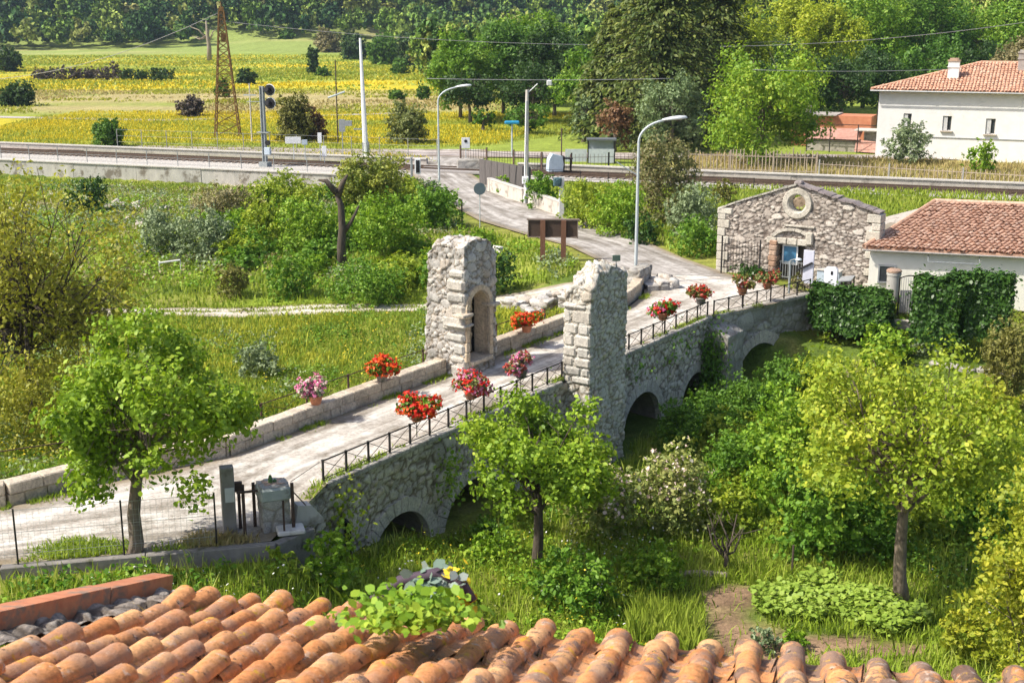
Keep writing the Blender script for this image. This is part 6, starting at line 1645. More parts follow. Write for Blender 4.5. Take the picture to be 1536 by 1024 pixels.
def build_far_plants(M):
    # ---- trees between the fields and the village, individually
    tl = [
     ('broadleaf_tree', 'tall yellow green tree at the left end of the middle grove', 690, 165, 38, 105, 'L_limefar'), ('broadleaf_tree', 'big rounded green tree in the centre of the middle grove', 755, 172, 22, 130, 'L_greenfar'),
     ('broadleaf_tree', 'dark green tree on the right of the middle grove', 832, 168, 38, 120, 'L_darkfar'), ('broadleaf_tree', 'green tree behind the middle grove reaching highest', 800, 190, 8, 130, 'L_limefar'),
     ('broadleaf_tree', 'dark tree low in front of the middle grove', 705, 158, 100, 90, 'L_darkfar'), ('broadleaf_tree', 'dark shadowy tree in front of the middle grove on its right', 800, 158, 95, 130, 'L_darkfar'), 
     ('broadleaf_tree', 'yellowish tree between the grove and the big conifers', 875, 150, 62, 90, 'L_limefar'),
     ('small_round_tree', 'small round dark tree standing alone in front of the grove', 725, 146, 163, 42, 'L_greenfar'), ('small_round_tree', 'bushy double tree behind the utility pole', 792, 142, 153, 72, 'L_greenfar'),
     ('willow_tree', 'silvery grey green tree between the conifers and the bright round tree', 1008, 120, 103, 118, 'L_silver'), ('willow_tree', 'small silvery tree left of the reddish tree', 876, 132, 140, 46, 'L_silver'),
     ('red_tree', 'reddish brown small tree beside the silvery tree', 922, 122, 148, 64, 'L_red'),
     ('maple_tree', 'big bright green rounded tree left of the white house', 1146, 110, 62, 215, 'L_maple'),
     ('wood_tree', 'yellow green tree at the left end of the right hand wood', 1115, 172, -30, 120, 'L_yelfar'), ('wood_tree', 'bright yellowish tree second from the left in the wood', 1180, 182, -15, 130, 'L_yelfar'),
     ('wood_tree', 'golden green tree above the bright round tree', 1235, 175, -5, 120, 'L_yelfar'), ('wood_tree', 'green tree in the middle of the wood', 1300, 185, -20, 140, 'L_limefar'), 
     ('wood_tree', 'tall green tree above the white house roof', 1385, 190, -25, 150, 'L_greenfar'), ('wood_tree', 'green tree above the darker chimney', 1460, 195, -15, 140, 'L_limefar'), ('wood_tree', 'yellow green tree at the top right corner', 1530, 185, -10, 120, 'L_limefar'),
     ('wood_tree', 'dark green tree low between the round tree and the white house', 1265, 150, 92, 110, 'L_darkfar'), ('wood_tree', 'dark green tree just left of the white house roof', 1320, 155, 70, 120, 'L_darkfar'), ('wood_tree', 'dark green tree behind the pale chimney', 1400, 160, 48, 120, 'L_greenfar'),
     ('wood_tree', 'brownish dry tree behind the right end of the white roof', 1515, 140, 58, 120, 'L_dryfar'), ('wood_tree', 'dark green tree behind the darker chimney', 1470, 165, 50, 110, 'L_darkfar'),
     ('wood_tree', 'dark tree in the gap right of the big conifers', 1075, 155, 40, 90, 'L_darkfar'), ('wood_tree', 'dark green tree behind the bright round tree', 1195, 150, 60, 130, 'L_darkfar'),
    ]
    for i, (nm, lab, px, Y, top, w, mt) in enumerate(tl):
        sm = nm in ('small_round_tree', 'red_tree')
        T(nm, lab, px, Y, -.1, top, w, .5 if sm or nm == 'willow_tree' else (.25 if nm == 'maple_tree' else 1.3), M, mt, 600 + i, 2.9 if nm != 'maple_tree' else 3.6, 1.3 if nm != 'maple_tree' else 2.0, 34, .25, 'd', rel=(.2, .32), inner=(.5, .88), low=-.9)
    rng = np.random.default_rng(700)
    for lab, px, Y, top, w in (('huge dark conifer, the widest and nearest of the three', 985, 128, -150, 300), ('dark conifer behind on the right of the huge one', 1060, 137, -130, 230), ('lower dark conifer on the left of the huge one', 915, 134, 10, 170)):
        x = at(px, 300, Y)[0]; zt = at(px, top, Y)[2]
        o = make_conifer('conifer_tree', rng, zt, pxr(w, Y), .8, .3, M['L_conifer'], M['bark_dark'], 38, 13, .58, 9); o.location = (x, Y, 0); tag(o, lab, 'tree')
    # ---- bushes in the fields
    fl = [
     ('round green bush in front of the railway wall', 160, 222, 52, 44, 'L_greenfar'), ('dark purplish bush alone in the tan strip', 284, 176, 44, 30, 'L_purple'), ('dark bush right of the lattice pylon', 367, 127, 34, 22, 'L_darkfar'),
     ('bush partly hidden behind the lattice pylon', 334, 146, 26, 28, 'L_greenfar'), ('dark bush at the left edge of the fields', 8, 108, 44, 38, 'L_darkfar'), ('olive bush at the left edge beside the tan strip', 18, 160, 60, 34, 'L_darkfar'),
     ('upright dark bush in the upper yellow field', 470, 111, 22, 42, 'L_darkfar'), ('low shrub beside the upright dark bush', 486, 116, 26, 14, 'L_greenfar'), ('dark olive bare bush behind the signal mast', 440, 214, 60, 78, 'L_olive'),
     ('reddish twiggy bush next to the dark olive bush', 470, 212, 44, 52, 'L_red'), ('grey green loose bush right of the white barrier arm', 610, 216, 66, 60, 'L_mix'), ('low bush near the thin wooden pole', 595, 150, 30, 16, 'L_greenfar'), ('small dark bush left of the grove', 634, 150, 22, 26, 'L_greenfar'),
     ('small bushy clump in the far pasture', 457, 80, 30, 34, 'L_darkfar'), ('rounded tree at the edge of the far pasture', 430, 82, 44, 36, 'L_greenfar'), ('pale brownish tree at the edge of the far pasture', 495, 88, 44, 46, 'L_dryfar'), ('green tree right of the pale brownish one', 530, 92, 44, 48, 'L_darkfar'), ('yellow green tree by the grove in the distance', 575, 98, 50, 50, 'L_greenfar'), ('darker distant tree next to the grove', 615, 100, 46, 48, 'L_darkfar'), ('small bush beside the distant trees', 600, 112, 30, 24, 'L_greenfar')]
    for i, (lab, px, by, w, h, mt) in enumerate(fl): S('field_bush', lab, px, by, 'g', w, h, M, mt, 800 + i, 2.5, 3.2, 'bush', k=14)
    for i in range(11):
        S('hedgerow_bush', 'dark purple brown bush in the row across the yellow field', 60 + i * 19, 121 + rng.normal() * 1.2, 'g', 30, 17 + rng.uniform(0, 6), M, 'L_purple' if i < 7 else 'L_darkfar', 850 + i, 2.3, 1.3, 'bush', 'bushes in the row across the yellow field', k=8)
    for i in range(30):
        px = -5 + i * 14 + rng.uniform(-5, 5); S('field_edge_bush', 'small dark bush in the line at the far edge of the yellow field', px, 78 + rng.normal() * 1.0 + px * .012, 'g', 26, 9 + rng.uniform(0, 7), M, 'L_darkfar', 880 + i, 2.2, 1.3, 'bush', 'bushes along the far edge of the yellow field', k=6)
    # ---- wooded hillside: one mass
    P0 = []; N = 9
    protos = []
    for i in range(N):
        r = np.random.default_rng(900 + i); lob = crown_lobes(r, 14, 1, 1, 1, (.26, .42), (.45, .8), -.6); P, Nn = lobe_points(r, 420, lob, 1, 1, 1, .6, .45, .45); V, F, TT = leaf_geo(r, P, Nn, .30, 'd', .8); protos.append(V)
    Vs = []; tone = []; r = np.random.default_rng(950)
    y = 470.
    while y < 640:
        xw = .47 * y + 40; x = -xw
        while x < xw:
            X, Y = x + r.normal() * 2.2, y + r.normal() * 2.5
            x += r.uniform(6.0, 8.5)
            past = (X > -116) & (X < -50) & (Y < 493 + 4 * math.sin(X * .1))
            if past or X > 155 and Y < 520: continue
            s_ = r.uniform(3.4, 5.8); h = s_ * r.uniform(1.0, 1.5); Z = tz(X, Y); a = r.uniform(0, 6.28); ca, sa = math.cos(a), math.sin(a); V = protos[r.integers(N)]
            W = np.stack([(V[:, 0] * ca - V[:, 1] * sa) * s_ + X, (V[:, 0] * sa + V[:, 1] * ca) * s_ + Y, (V[:, 2] * .95 + .95) * h + Z + .8], 1); Vs.append(W); tone.append(np.full(len(V), r.uniform()))
        y += 7.0
    protos = []
    for i in range(N):
        r_ = np.random.default_rng(930 + i); lob = crown_lobes(r_, 18, 1, 1, 1, (.24, .38), (.45, .82), -.6); P, Nn = lobe_points(r_, 1300, lob, 1, 1, 1, .6, .45, .45); V, F, TT = leaf_geo(r_, P, Nn, .16, 'd', .8); protos.append(V)
    # lower wooded slope on the right behind the houses
    yy = 215.
    while yy < 290:
        x = 40.
        while x < .5 * yy + 30:
            X, Y = x + r.normal() * 1.5, yy + r.normal() * 2; x += r.uniform(5.5, 8)
            s_ = r.uniform(3.6, 5.4); h = s_ * r.uniform(1., 1.5); Z = tz(X, Y) + max(0, (Y - 200) * .10); a = r.uniform(0, 6.28); ca, sa = math.cos(a), math.sin(a); V = protos[r.integers(N)]
            W = np.stack([(V[:, 0] * ca - V[:, 1] * sa) * s_ + X, (V[:, 0] * sa + V[:, 1] * ca) * s_ + Y, (V[:, 2] + .9) * h + Z], 1); Vs.append(W); tone.append(np.full(len(V), r.uniform(.45, 1)))
        yy += 8
    # grove that runs from the middle grove back to the hill
    for _ in range(150):
        Y = r.uniform(200, 480); X = r.uniform(-.07, .20) * Y
        s_ = r.uniform(3.6, 5.6); h = s_ * r.uniform(1., 1.4); a = r.uniform(0, 6.28); ca, sa = math.cos(a), math.sin(a); V = protos[r.integers(N)]
        W = np.stack([(V[:, 0] * ca - V[:, 1] * sa) * s_ + X, (V[:, 0] * sa + V[:, 1] * ca) * s_ + Y, (V[:, 2] + .9) * h + tz(X, Y)], 1); Vs.append(W); tone.append(np.full(len(V), r.uniform(.3, 1)))
    V = np.concatenate(Vs); o = np_mesh('hillside_forest', V, np.arange(len(V)), np.full(len(V) // 4, 4), M['L_forest'], attrs={'tone': np.concatenate(tone)}); tag(o, 'dense mixed forest covering the hillside behind the fields', 'forest', kind='stuff')
    # pale bare dead tree beside the pylon, in front of the hill
    o = empty('dead_tree', (at(312, 60, 400)[0], 400, tz(at(312, 60, 400)[0], 400)), 0, 'pale bare dead tree far behind the lattice pylon', 'tree'); m = MB(); m.tube([(0, 0, -.5), (.2, 0, 4), (-.1, 0, 8), (-.3, 0, 12)], [.8, .7, .5, .2], 7)
    for a in range(9): q = (r.normal() * 2.6, r.normal(), r.uniform(7, 11.5)); m.tube([(0, 0, r.uniform(4, 8)), (q[0] * .5, 0, q[2] - 1), q], [.3, .2, .06], 5)
    m.build('trunk', M['bark_pale'], o, True)

def build_grass(M):
    rng = np.random.default_rng(1)
    # garden grass in front of and beside the bridge
    road_free = lambda x, y: np.ones(len(x), bool)
    poly = [(-12, 23.5), (-11.3, 26.2), (-8.5, 27.0), (-5.2, 27.8), (-4.4, 29.6), B(.3, .5)[:2], B(11.8, .6)[:2], B(12.2, 1.4)[:2], B(15.2, 1.4)[:2], B(16, .5)[:2], B(23, .6)[:2], B(25.6, 1.5)[:2], (12.5, 53), (14, 50), (20, 48), (20, 30), (9, 22), (-4, 22)]
    soil = SOIL
    p = scatter(rng, poly, 105000); k = ~in_poly(p[:, 0], p[:, 1], soil) | (rng.uniform(size=len(p)) < .06)
    near = fbm(p[:, 0] * .5, p[:, 1] * .5, o=3, s=3) > .2
    blades('garden_grass', rng, p[k & near], terrain, .14, .42, .036, M['G_green'])
    p = scatter(rng, poly, 15000); k = ~in_poly(p[:, 0], p[:, 1], soil) & (fbm(p[:, 0] * .8, p[:, 1] * .8, o=3, s=6) > .55)
    blades('tall_garden_grass', rng, p[k], terrain, .45, .85, .035, M['G_tall'], .22)
    tuft = scatter(rng, [G(*q, -3.5)[:2] for q in ((940, 985), (950, 930), (1040, 940), (1055, 1000))], 1600); blades('tall_garden_grass', rng, tuft, terrain, .6, 1.1, .05, M['G_tall'], .2)
    # meadow on the far side
    poly = [(-26, 33), (-13.2, 31.4), (-11.8, 32.4), (-8.4, 34.9), B(.3, -4.4)[:2], B(10, -4.4)[:2], B(10, -6)[:2], B(12.6, -6)[:2], B(13, -4.4)[:2], B(22, -4.4)[:2], (2.0, 55.5), (-4, 57.0), (-17, 56.2), (-30, 55.2)]
    p = scatter(rng, poly, 120000); blades('meadow_grass', rng, p, terrain, .10, .34, .038, M['G_meadow'], .4)
    p = scatter(rng, poly, 15000, lambda x, y: sstep(.42, .62, fbm(x * .25, y * .25, o=4, s=44)) * sstep(38, 54, y)); blades('meadow_flowers', rng, p, terrain, .2, .42, .05, M['G_flower'], .3)
    def weeds(name, poly, n, seed, mat, h, sz, dens=None, per=7, spread=.14):
        r_ = np.random.default_rng(seed); q = scatter(r_, poly, n, dens); q = np.repeat(q, per, 0); m_ = len(q)
        q = q + r_.normal(size=(m_, 2)) * spread; z = terrain(q[:, 0], q[:, 1]) + np.abs(r_.normal(size=m_)) * h + .04
        V, F, TT = leaf_geo(r_, np.stack([q[:, 0], q[:, 1], z], 1), np.array([0, 0, 1.]) + r_.normal(size=(m_, 3)) * .55, sz, 'h', .7); np_mesh(name, V, F, TT, M[mat])['kind'] = 'stuff'
    cl = lambda s_, a, b, f_: (lambda x, y: sstep(a, b, fbm(x * f_, y * f_, o=3, s=s_)))
    gp = [(-11, 24), (-11, 26.2), (-5.2, 27.6), (-4.2, 30), B(1, .8)[:2], B(11.5, .9)[:2], (6, 41), (10, 46), (20, 44), (20, 30), (12, 30), (11.5, 34.5), (4.6, 35), (4.4, 27), (0, 24)]
    weeds('garden_weeds', gp, 2600, 3, 'L_lime', .16, .11, cl(81, .45, .6, .6)); weeds('garden_weeds', gp, 1500, 4, 'L_green', .2, .13, cl(82, .5, .62, .5)); weeds('garden_blossoms', gp, 420, 5, 'F_white', .3, .06, cl(83, .5, .6, .4), 3, .1); weeds('garden_blossoms', gp, 420, 6, 'F_yellow', .3, .06, cl(84, .5, .6, .4), 3, .1)
    weeds('meadow_weeds', poly, 1900, 7, 'L_green', .12, .12, cl(85, .5, .64, .35)); weeds('meadow_weeds', poly, 1500, 8, 'L_grey', .14, .12, cl(86, .52, .66, .35)); weeds('meadow_blossoms', poly, 1500, 9, 'F_yellow', .22, .07, cl(87, .42, .6, .25), 3, .12)
    bp = [(-30, 60), (-4, 60.2), (2, 60.2), (3.4, 64), (2, 69), (-3, 77), (-7, 92), (-14, 98), (-40, 103), (-45, 85)]
    weeds('bank_weeds', bp, 3200, 10, 'L_lime', .2, .17, cl(88, .45, .6, .25)); weeds('bank_weeds', bp, 2200, 11, 'L_grey', .2, .17, cl(89, .5, .62, .25)); weeds('bank_weeds', bp, 1600, 12, 'L_dry', .2, .16, cl(90, .5, .62, .2))
    # lawn and bank beyond the track
    poly = [(-30, 58.1), (-17, 58.1), (-4, 58.9), (2, 59.6), (3.6, 62), (3.2, 66), (1.6, 70), (-3, 77), (-7, 92), (-14, 100.5), (-46, 110), (-50, 85)]
    p = scatter(rng, poly, 52000); blades('bank_grass', rng, p, terrain, .12, .42, .085, M['G_lawn'], .3)
    poly = [(9.0, 66), (8.0, 71), (4.5, 79), (1.5, 88), (-.8, 97), (10, 97), (30, 92), (46, 84), (45, 70), (24, 66), (12, 66)]
    p = scatter(rng, poly, 26000); p = p[~in_poly(p[:, 0], p[:, 1], [(10.4, 62.4), (17.2, 58.2), (20, 62.5), (13, 67)])]; blades('roadside_grass', rng, p, terrain, .15, .5, .10, M['G_lawn'], .3)
    poly = [(13.5, 57.6), (14.2, 54.6), (21, 52), (26, 52), (26, 56), (17.5, 57)]
    p = scatter(rng, poly, 12000); blades('lawn_grass', rng, p, terrain, .08, .2, .05, M['G_lawn'], .3)
    for q in (((-45, 56.2), (-17, 56.3)), ((-17, 56.3), (-3.6, 57.2)), ((-45, 57.9), (-17, 57.9)), ((-17, 57.9), (-4.3, 58.7)), ((-17, 57.1), (-4, 57.9))):
        n = 1500; t = rng.uniform(size=n); x = q[0][0] + (q[1][0] - q[0][0]) * t; y = q[0][1] + (q[1][1] - q[0][1]) * t + rng.normal(size=n) * .16; k = fbm(x * .6, y * .6, o=3, s=61) > .46; blades('verge_grass', rng, np.stack([x, y], 1)[k], terrain, .06, .22, .05, M['G_lawn'], .4)
    # verge along the yard and road edges, weeds
    e = []
    for (a, b) in zip(ROAD[2:-3], ROAD[3:-2]):
        for s_ in (0, 1):
            n = 420; t = rng.uniform(size=n); off = np.abs(rng.normal(size=n)) * .16; d = Vector((b[s_][0] - a[s_][0], b[s_][1] - a[s_][1])); nn = Vector((d.y, -d.x)).normalized() * (1 if s_ == 0 else -1)
            q = np.stack([a[s_][0] + d.x * t + nn.x * off, a[s_][1] + d.y * t + nn.y * off], 1); e.append(q[fbm(q[:, 0] * .9, q[:, 1] * .9, o=2, s=8) > .52])
    p = np.concatenate(e); blades('verge_grass', rng, p, lambda x, y: np.zeros(len(x)), .06, .2, .04, M['G_green'], .4)
    strip_ = scatter(rng, [(-11.3, 26.8), (-9.0, 27.3), (-8.6, 28.4), (-10, 28.6), (-11.6, 28.0)], 2600, lambda x, y: sstep(1.0, .2, np.hypot((x + 10) / 1.5, (y - 27.55) / .75) + .5 * (fbm(x * 2, y * 2, o=3, s=71) - .5))); blades('verge_grass', rng, strip_, lambda x, y: np.zeros(len(x)), .06, .22, .04, M['G_green'], .4)
    strip_ = scatter(rng, [(-8.3, 27.4), (-6.0, 27.95), (-6.0, 29), (-8.3, 28.6)], 1000, lambda x, y: sstep(1.0, .3, np.hypot((x + 7) / 1.2, (y - 28) / .6) + .6 * (fbm(x * 2, y * 2, o=3, s=72) - .5))); blades('verge_grass', rng, strip_, lambda x, y: np.zeros(len(x)), .06, .28, .035, M['G_dry'], .4)
    # rough grass of the fields
    poly = [RW(-20, 5.5)[:2], RW(43, 6)[:2], (-12, 124), (-2, 128), (12, 150), (4, 170), (-62, 170), (-60, 130)]
    p = scatter(rng, poly, 50000); blades('field_grass', rng, p, terrain, .12, .32, .10, M['G_field'], .3)
    poly = [RW(-20, 6)[:2], RW(42, 8)[:2], (-14, 124), (-2, 128), (10, 175), (-60, 178), (-60, 135)]
    p = scatter(rng, poly, 20000, lambda x, y: sstep(.40, .56, fbm(x * .02, y * .12, o=4, s=21)) * (.4 + .6 * (fbm(x * .15, y * .1, o=3, s=29) > .47))); blades('field_flowers', rng, p, terrain, .2, .42, .12, M['G_rape'], .3)
    for mt, nn, sd, a_, b_ in (('G_field', 16000, 91, .40, .6), ('G_rape', 7000, 92, .45, .62), ('G_lawn', 14000, 93, .42, .58)):
        fp = [(-.47 * 238, 238), (-8, 238), (-8, 425), (-.47 * 425, 425)]; p = scatter(rng, fp, nn, lambda x, y: sstep(a_, b_, fbm(x * .035, y * .05, o=4, s=sd)) * np.minimum(1, (240 / y) ** 1.2)); blades('far_field_growth', rng, p, terrain, .25, .6, .45, M[mt], .5)
    for mt, nn, sd in (('G_dry', 6000, 94), ('G_field', 9000, 95)):
        fp = [(-.47 * 172, 172), (0, 172), (-4, 236), (-.47 * 236, 236)]; p = scatter(rng, fp, nn, lambda x, y: sstep(.42, .6, fbm(x * .05, y * .08, o=4, s=sd))); blades('fallow_growth', rng, p, terrain, .15, .45, .28, M[mt], .5)
    poly = [(14, 105.5), (26, 102.5), (40, 94.5), (47, 95), (47, 108), (32, 114), (16, 117)]
    p = scatter(rng, poly, 14000); blades('dry_grass', rng, p, terrain, .25, .7, .12, M['G_dry'], .3)
# ------------------------------------------------------------------ materials
M = {}
def sun_mats():
    s = surf
    M['rubble_light'] = stonemat('limestone_rubble', [(.42, .40, .37), (.56, .53, .49), (.48, .46, .43), (.68, .65, .60), (.52, .44, .36)], (.25, .20, .145), ((.24, .22, .18), 2.2, .62), .42)
    M['niche_brown'] = stonemat('brown_rubble', [(.30, .22, .15), (.38, .29, .20), (.26, .20, .14)], (.16, .12, .08), None, .3)
    M['rubble_mid'] = stonemat('grey_limestone_rubble', [(.50, .48, .43), (.64, .61, .54), (.56, .54, .49), (.70, .66, .59), (.60, .52, .42)], (.26, .22, .16), ((.15, .14, .08), 1.7, .66), .3)
    M['rubble_dark'] = stonemat('bridge_rubble', [(.46, .43, .37), (.64, .59, .51), (.53, .49, .43), (.74, .69, .60), (.58, .50, .40)], (.19, .155, .11), ((.15, .15, .08), 1.2, .64), .4)
    M['rubble_pale'] = stonemat('pale_rubble', [(.34, .33, .30), (.46, .44, .40), (.40, .38, .35), (.50, .48, .44)], (.28, .25, .21), ((.12, .12, .06), 1.3, .63), .45)
    M['rubble_chapel'] = stonemat('chapel_rubble', [(.36, .31, .27), (.52, .46, .40), (.42, .37, .33), (.66, .60, .53), (.46, .39, .33)], (.15, .12, .10), None, .3)
    M['tufa'] = blockmat('dressed_warm_stone', [(.58, .45, .31), (.64, .52, .38), (.56, .46, .34)], .2)
    M['tufa_rubble'] = stonemat('niche_rubble', [(.50, .38, .24), (.62, .50, .34), (.56, .43, .28)], (.30, .21, .12), None, .3)
    M['quoin'] = blockmat('corner_limestone', [(.44, .42, .38), (.54, .51, .46), (.48, .44, .38), (.58, .55, .50)], .4)
    M['parapet'] = blockmat('parapet_stone', [(.50, .42, .32), (.58, .50, .40), (.53, .44, .33), (.60, .53, .44)], .4)
    M['voussoir'] = blockmat('arch_stone', [(.50, .46, .40), (.60, .56, .49), (.55, .50, .43)], .35)
    M['lavender'] = s('lavender_panel', (.44, .45, .54), (.52, .53, .62), 4, .5, bump=.05)
    M['coping'] = blockmat('coping_stone', [(.38, .36, .32), (.46, .43, .38), (.42, .39, .35)], .5, moss=((.13, .12, .07), 1.6, .6))
    M['coping_dark'] = blockmat('dark_coping', [(.22, .19, .19), (.30, .26, .25), (.26, .22, .22)], .4)
    M['dressed'] = blockmat('dressed_stone', [(.50, .46, .39), (.56, .52, .45), (.47, .43, .37)], .4)
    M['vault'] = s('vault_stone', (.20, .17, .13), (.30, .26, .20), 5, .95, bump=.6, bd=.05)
    M['brick_old'] = blockmat('old_brick', [(.40, .25, .17), (.48, .34, .25), (.36, .25, .19)], .4)
    M['bark_mid'] = s('mid_bark', (.12, .09, .065), (.24, .19, .145), 5, .95, bump=.8, bd=.03, stretch=(3, 3, .6), stain=((.07, .055, .04), 3, .56))
    M['brick'] = s('verge_brick', (.42, .15, .08), (.55, .24, .13), 9, .85, island=.12, stain=((.24, .17, .13), 5, .52), bump=.6, bd=.006)
    M['brick_red'] = s('red_brick_wall', (.46, .17, .09), (.54, .23, .13), 3, .85)
    M['mortar'] = s('grey_mortar', (.30, .27, .24), (.44, .40, .36), 8, .95, stain=((.10, .09, .07), 4, .55))
    M['mortar_lumps'] = stonemat('mortar_and_stones', [(.22, .19, .165), (.38, .34, .30), (.29, .25, .215), (.50, .43, .37)], (.13, .105, .085), ((.50, .33, .05), 7, .62), .35, 50)
    M['plaster'] = s('house_plaster', (.55, .5, .42), (.62, .57, .48), 4)
    M['white_wall'] = s('white_render', (.66, .65, .63), (.76, .75, .73), 1.4, .9, bump=.1, stain=((.62, .59, .54), .9, .60))
    M['cream_wall'] = s('cream_render', (.70, .68, .60), (.80, .78, .70), 1.5, .9, bump=.1, stain=((.58, .55, .46), 1.1, .62))
    M['tile_near'] = tilemat('terracotta_near', [(.50, .20, .075), (.64, .30, .12), (.56, .235, .09), (.72, .40, .19), (.52, .23, .11)], .88, True, 7, .55)
    M['tile_mid'] = tilemat('terracotta_low_house', [(.44, .25, .17), (.56, .36, .26), (.50, .30, .21), (.60, .42, .32)], .45, False, 2.2, .57)
    M['tile_mid_dark'] = tilemat('terracotta_channels', [(.28, .13, .08), (.36, .18, .11)], .5, False, 2.2, .55)
    M['tile_far'] = tilemat('terracotta_white_house', [(.48, .25, .16), (.62, .37, .26), (.54, .30, .20), (.60, .41, .30)], .3, False, 1.2, .60)
    M['tile_pink'] = s('faded_tiles', (.34, .17, .13), (.46, .27, .22), 3)
    M['white_paint'] = s('white_paint', (.74, .75, .76), (.82, .82, .82), 5, .5, bump=.05)
    M['box_white'] = s('bluish_white_panel', (.66, .68, .74), (.74, .76, .82), 4, .5, bump=.05)
    M['box_pale'] = s('pale_grey_paint', (.55, .56, .55), (.64, .64, .62), 4, .6, bump=.05)
    M['box_blue'] = s('blue_grey_paint', (.36, .43, .50), (.46, .53, .60), 3, .6, bump=.08)
    M['paper'] = s('weathered_white_sign', (.58, .60, .62), (.72, .72, .72), 8, .6, bump=.05)
    M['sign_blue'] = s('sign_blue', (.02, .22, .42), (.03, .28, .5), 6, .45, bump=.02)
    M['sign_back'] = s('sign_back_metal', (.12, .16, .19), (.17, .21, .24), 5, .55, .4, bump=.05)
    M['dark_green'] = s('dark_green_paint', (.06, .10, .08), (.09, .14, .11), 6, .6, bump=.05)
    M['dark_teal'] = s('dark_teal_paint', (.05, .10, .12), (.07, .13, .15), 6, .5, bump=.05)
    M['blue_glass'] = s('blue_door_panel', (.04, .14, .26), (.07, .22, .36), 5, .35, bump=.05, stretch=(6, 1, .4))
    M['dark_glass'] = s('dark_window_glass', (.03, .035, .04), (.05, .055, .06), 3, .15, bump=0, spec=.6)
    M['black'] = s('black_paint', (.012, .012, .014), (.02, .02, .022), 5, .5, bump=.03)
    M['dark_iron'] = s('dark_iron', (.028, .028, .03), (.05, .045, .042), 20, .55, .5, bump=.1, bd=.004)
    M['rust_dark'] = s('rusty_dark_iron', (.05, .035, .03), (.11, .065, .045), 12, .8, .2, bump=.2, bd=.005)
    M['rust'] = s('rusty_lattice', (.16, .085, .035), (.27, .16, .06), 4, .85, .1)
    M['rust_post'] = s('rusty_railing', (.09, .06, .05), (.15, .10, .08), 6, .8, .2)
    M['grey_metal'] = s('galvanised_metal', (.30, .32, .33), (.42, .43, .44), 6, .5, .5, bump=.05)
    M['fence_post'] = s('fence_post', (.26, .25, .24), (.36, .35, .33), 6, .8)
    M['mesh_wire'] = s('mesh_wire', (.34, .35, .34), (.45, .46, .45), 6, .6, .3, bump=0)
    M['lamp_grey'] = s('lamp_pole_paint', (.42, .47, .50), (.52, .56, .58), 3, .5, .2, bump=.05)
    M['lamp_head'] = s('lamp_head', (.52, .55, .56), (.60, .62, .63), 3, .45, .2, bump=.03)
    M['lens'] = s('lamp_lens', (.30, .27, .20), (.36, .33, .26), 3, .2, bump=0)
    M['signal_grey'] = s('signal_grey', (.24, .27, .28), (.33, .35, .36), 4, .6, .3)
    M['cable_pale'] = s('pale_cable', (.26, .26, .28), (.34, .34, .36), 4, .6)
    M['concrete'] = s('pale_concrete', (.42, .40, .37), (.54, .51, .47), 3, .95)
    M['concrete_pale'] = s('stained_pale_concrete', (.46, .42, .37), (.58, .53, .47), 2, .95, stain=((.26, .22, .18), 1.4, .55), stretch=(1, 1, .4))
    M['concrete_stain'] = s('stained_concrete', (.34, .33, .30), (.46, .44, .40), 2.2, .95, stain=((.17, .15, .12), .9, .52), stretch=(1, 1, .35))
    M['concrete_grey'] = s('grey_concrete', (.34, .31, .28), (.46, .42, .38), 2, .95, stain=((.20, .18, .16), .8, .56))
    M['concrete_moss'] = s('mossy_concrete', (.30, .33, .31), (.42, .44, .41), 4, .95, stain=((.11, .11, .06), 2.4, .56))
    M['dark_concrete'] = s('dark_concrete', (.085, .078, .075), (.14, .125, .12), 3, .95, stretch=(3, 3, .4))
    M['kerb_dark'] = s('dark_kerb', (.16, .15, .14), (.26, .24, .22), 4, .95, stain=((.08, .08, .05), 2, .55))
    M['slab_white'] = s('pale_slab', (.52, .50, .46), (.64, .61, .56), 5, .9, stain=((.33, .31, .27), 2.2, .58))
    M['old_wood'] = s('weathered_wood', (.30, .23, .18), (.42, .34, .28), 6, .9, stretch=(4, 4, .5))
    M['old_wood_grey'] = s('weathered_slats', (.36, .27, .21), (.48, .40, .34), 6, .9)
    M['grey_wood'] = s('grey_window_frame', (.34, .33, .31), (.44, .42, .40), 6, .8)
    M['grey_shutter'] = s('grey_shutter', (.46, .46, .45), (.56, .56, .55), 6, .8)
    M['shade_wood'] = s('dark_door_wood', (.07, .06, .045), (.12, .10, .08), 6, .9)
    M['dark_wood'] = s('dark_wood', (.06, .045, .035), (.10, .075, .055), 8, .9)
    M['pole_wood'] = s('pale_pole_wood', (.48, .44, .40), (.60, .56, .51), 3, .9, stain=((.24, .20, .17), 3, .56), stretch=(3, 3, .5))
    M['board_brown'] = s('board_brown', (.055, .035, .027), (.085, .055, .04), 4, .75, stretch=(1, 1, 8))
    M['post_brown'] = s('post_brown', (.13, .06, .035), (.19, .095, .06), 5, .8, stretch=(5, 5, .6))
    M['board_frame'] = s('board_frame', (.16, .12, .10), (.24, .19, .16), 5, .8)
    M['sill_stone'] = s('sill_stone', (.40, .34, .28), (.50, .43, .36), 5, .9)
    M['chimney_grey'] = s('chimney_plaster', (.28, .25, .23), (.38, .34, .32), 5, .95)
    M['shelter_roof'] = s('shelter_roof', (.09, .10, .11), (.14, .15, .16), 5, .6)
    M['shelter_panel'] = s('shelter_panel', (.42, .46, .50), (.54, .57, .60), 4, .5, bump=.05)
    M['rail'] = s('rail_steel', (.10, .07, .05), (.17, .12, .09), 6, .55, .5)
    M['sleeper'] = s('sleepers', (.12, .10, .085), (.20, .17, .145), 6, .95)
    M['ballast'] = s('ballast_stones', (.28, .26, .235), (.54, .51, .47), 5, .95, bump=.9, bd=.1, detail=8, stain=((.30, .27, .20), .5, .6))
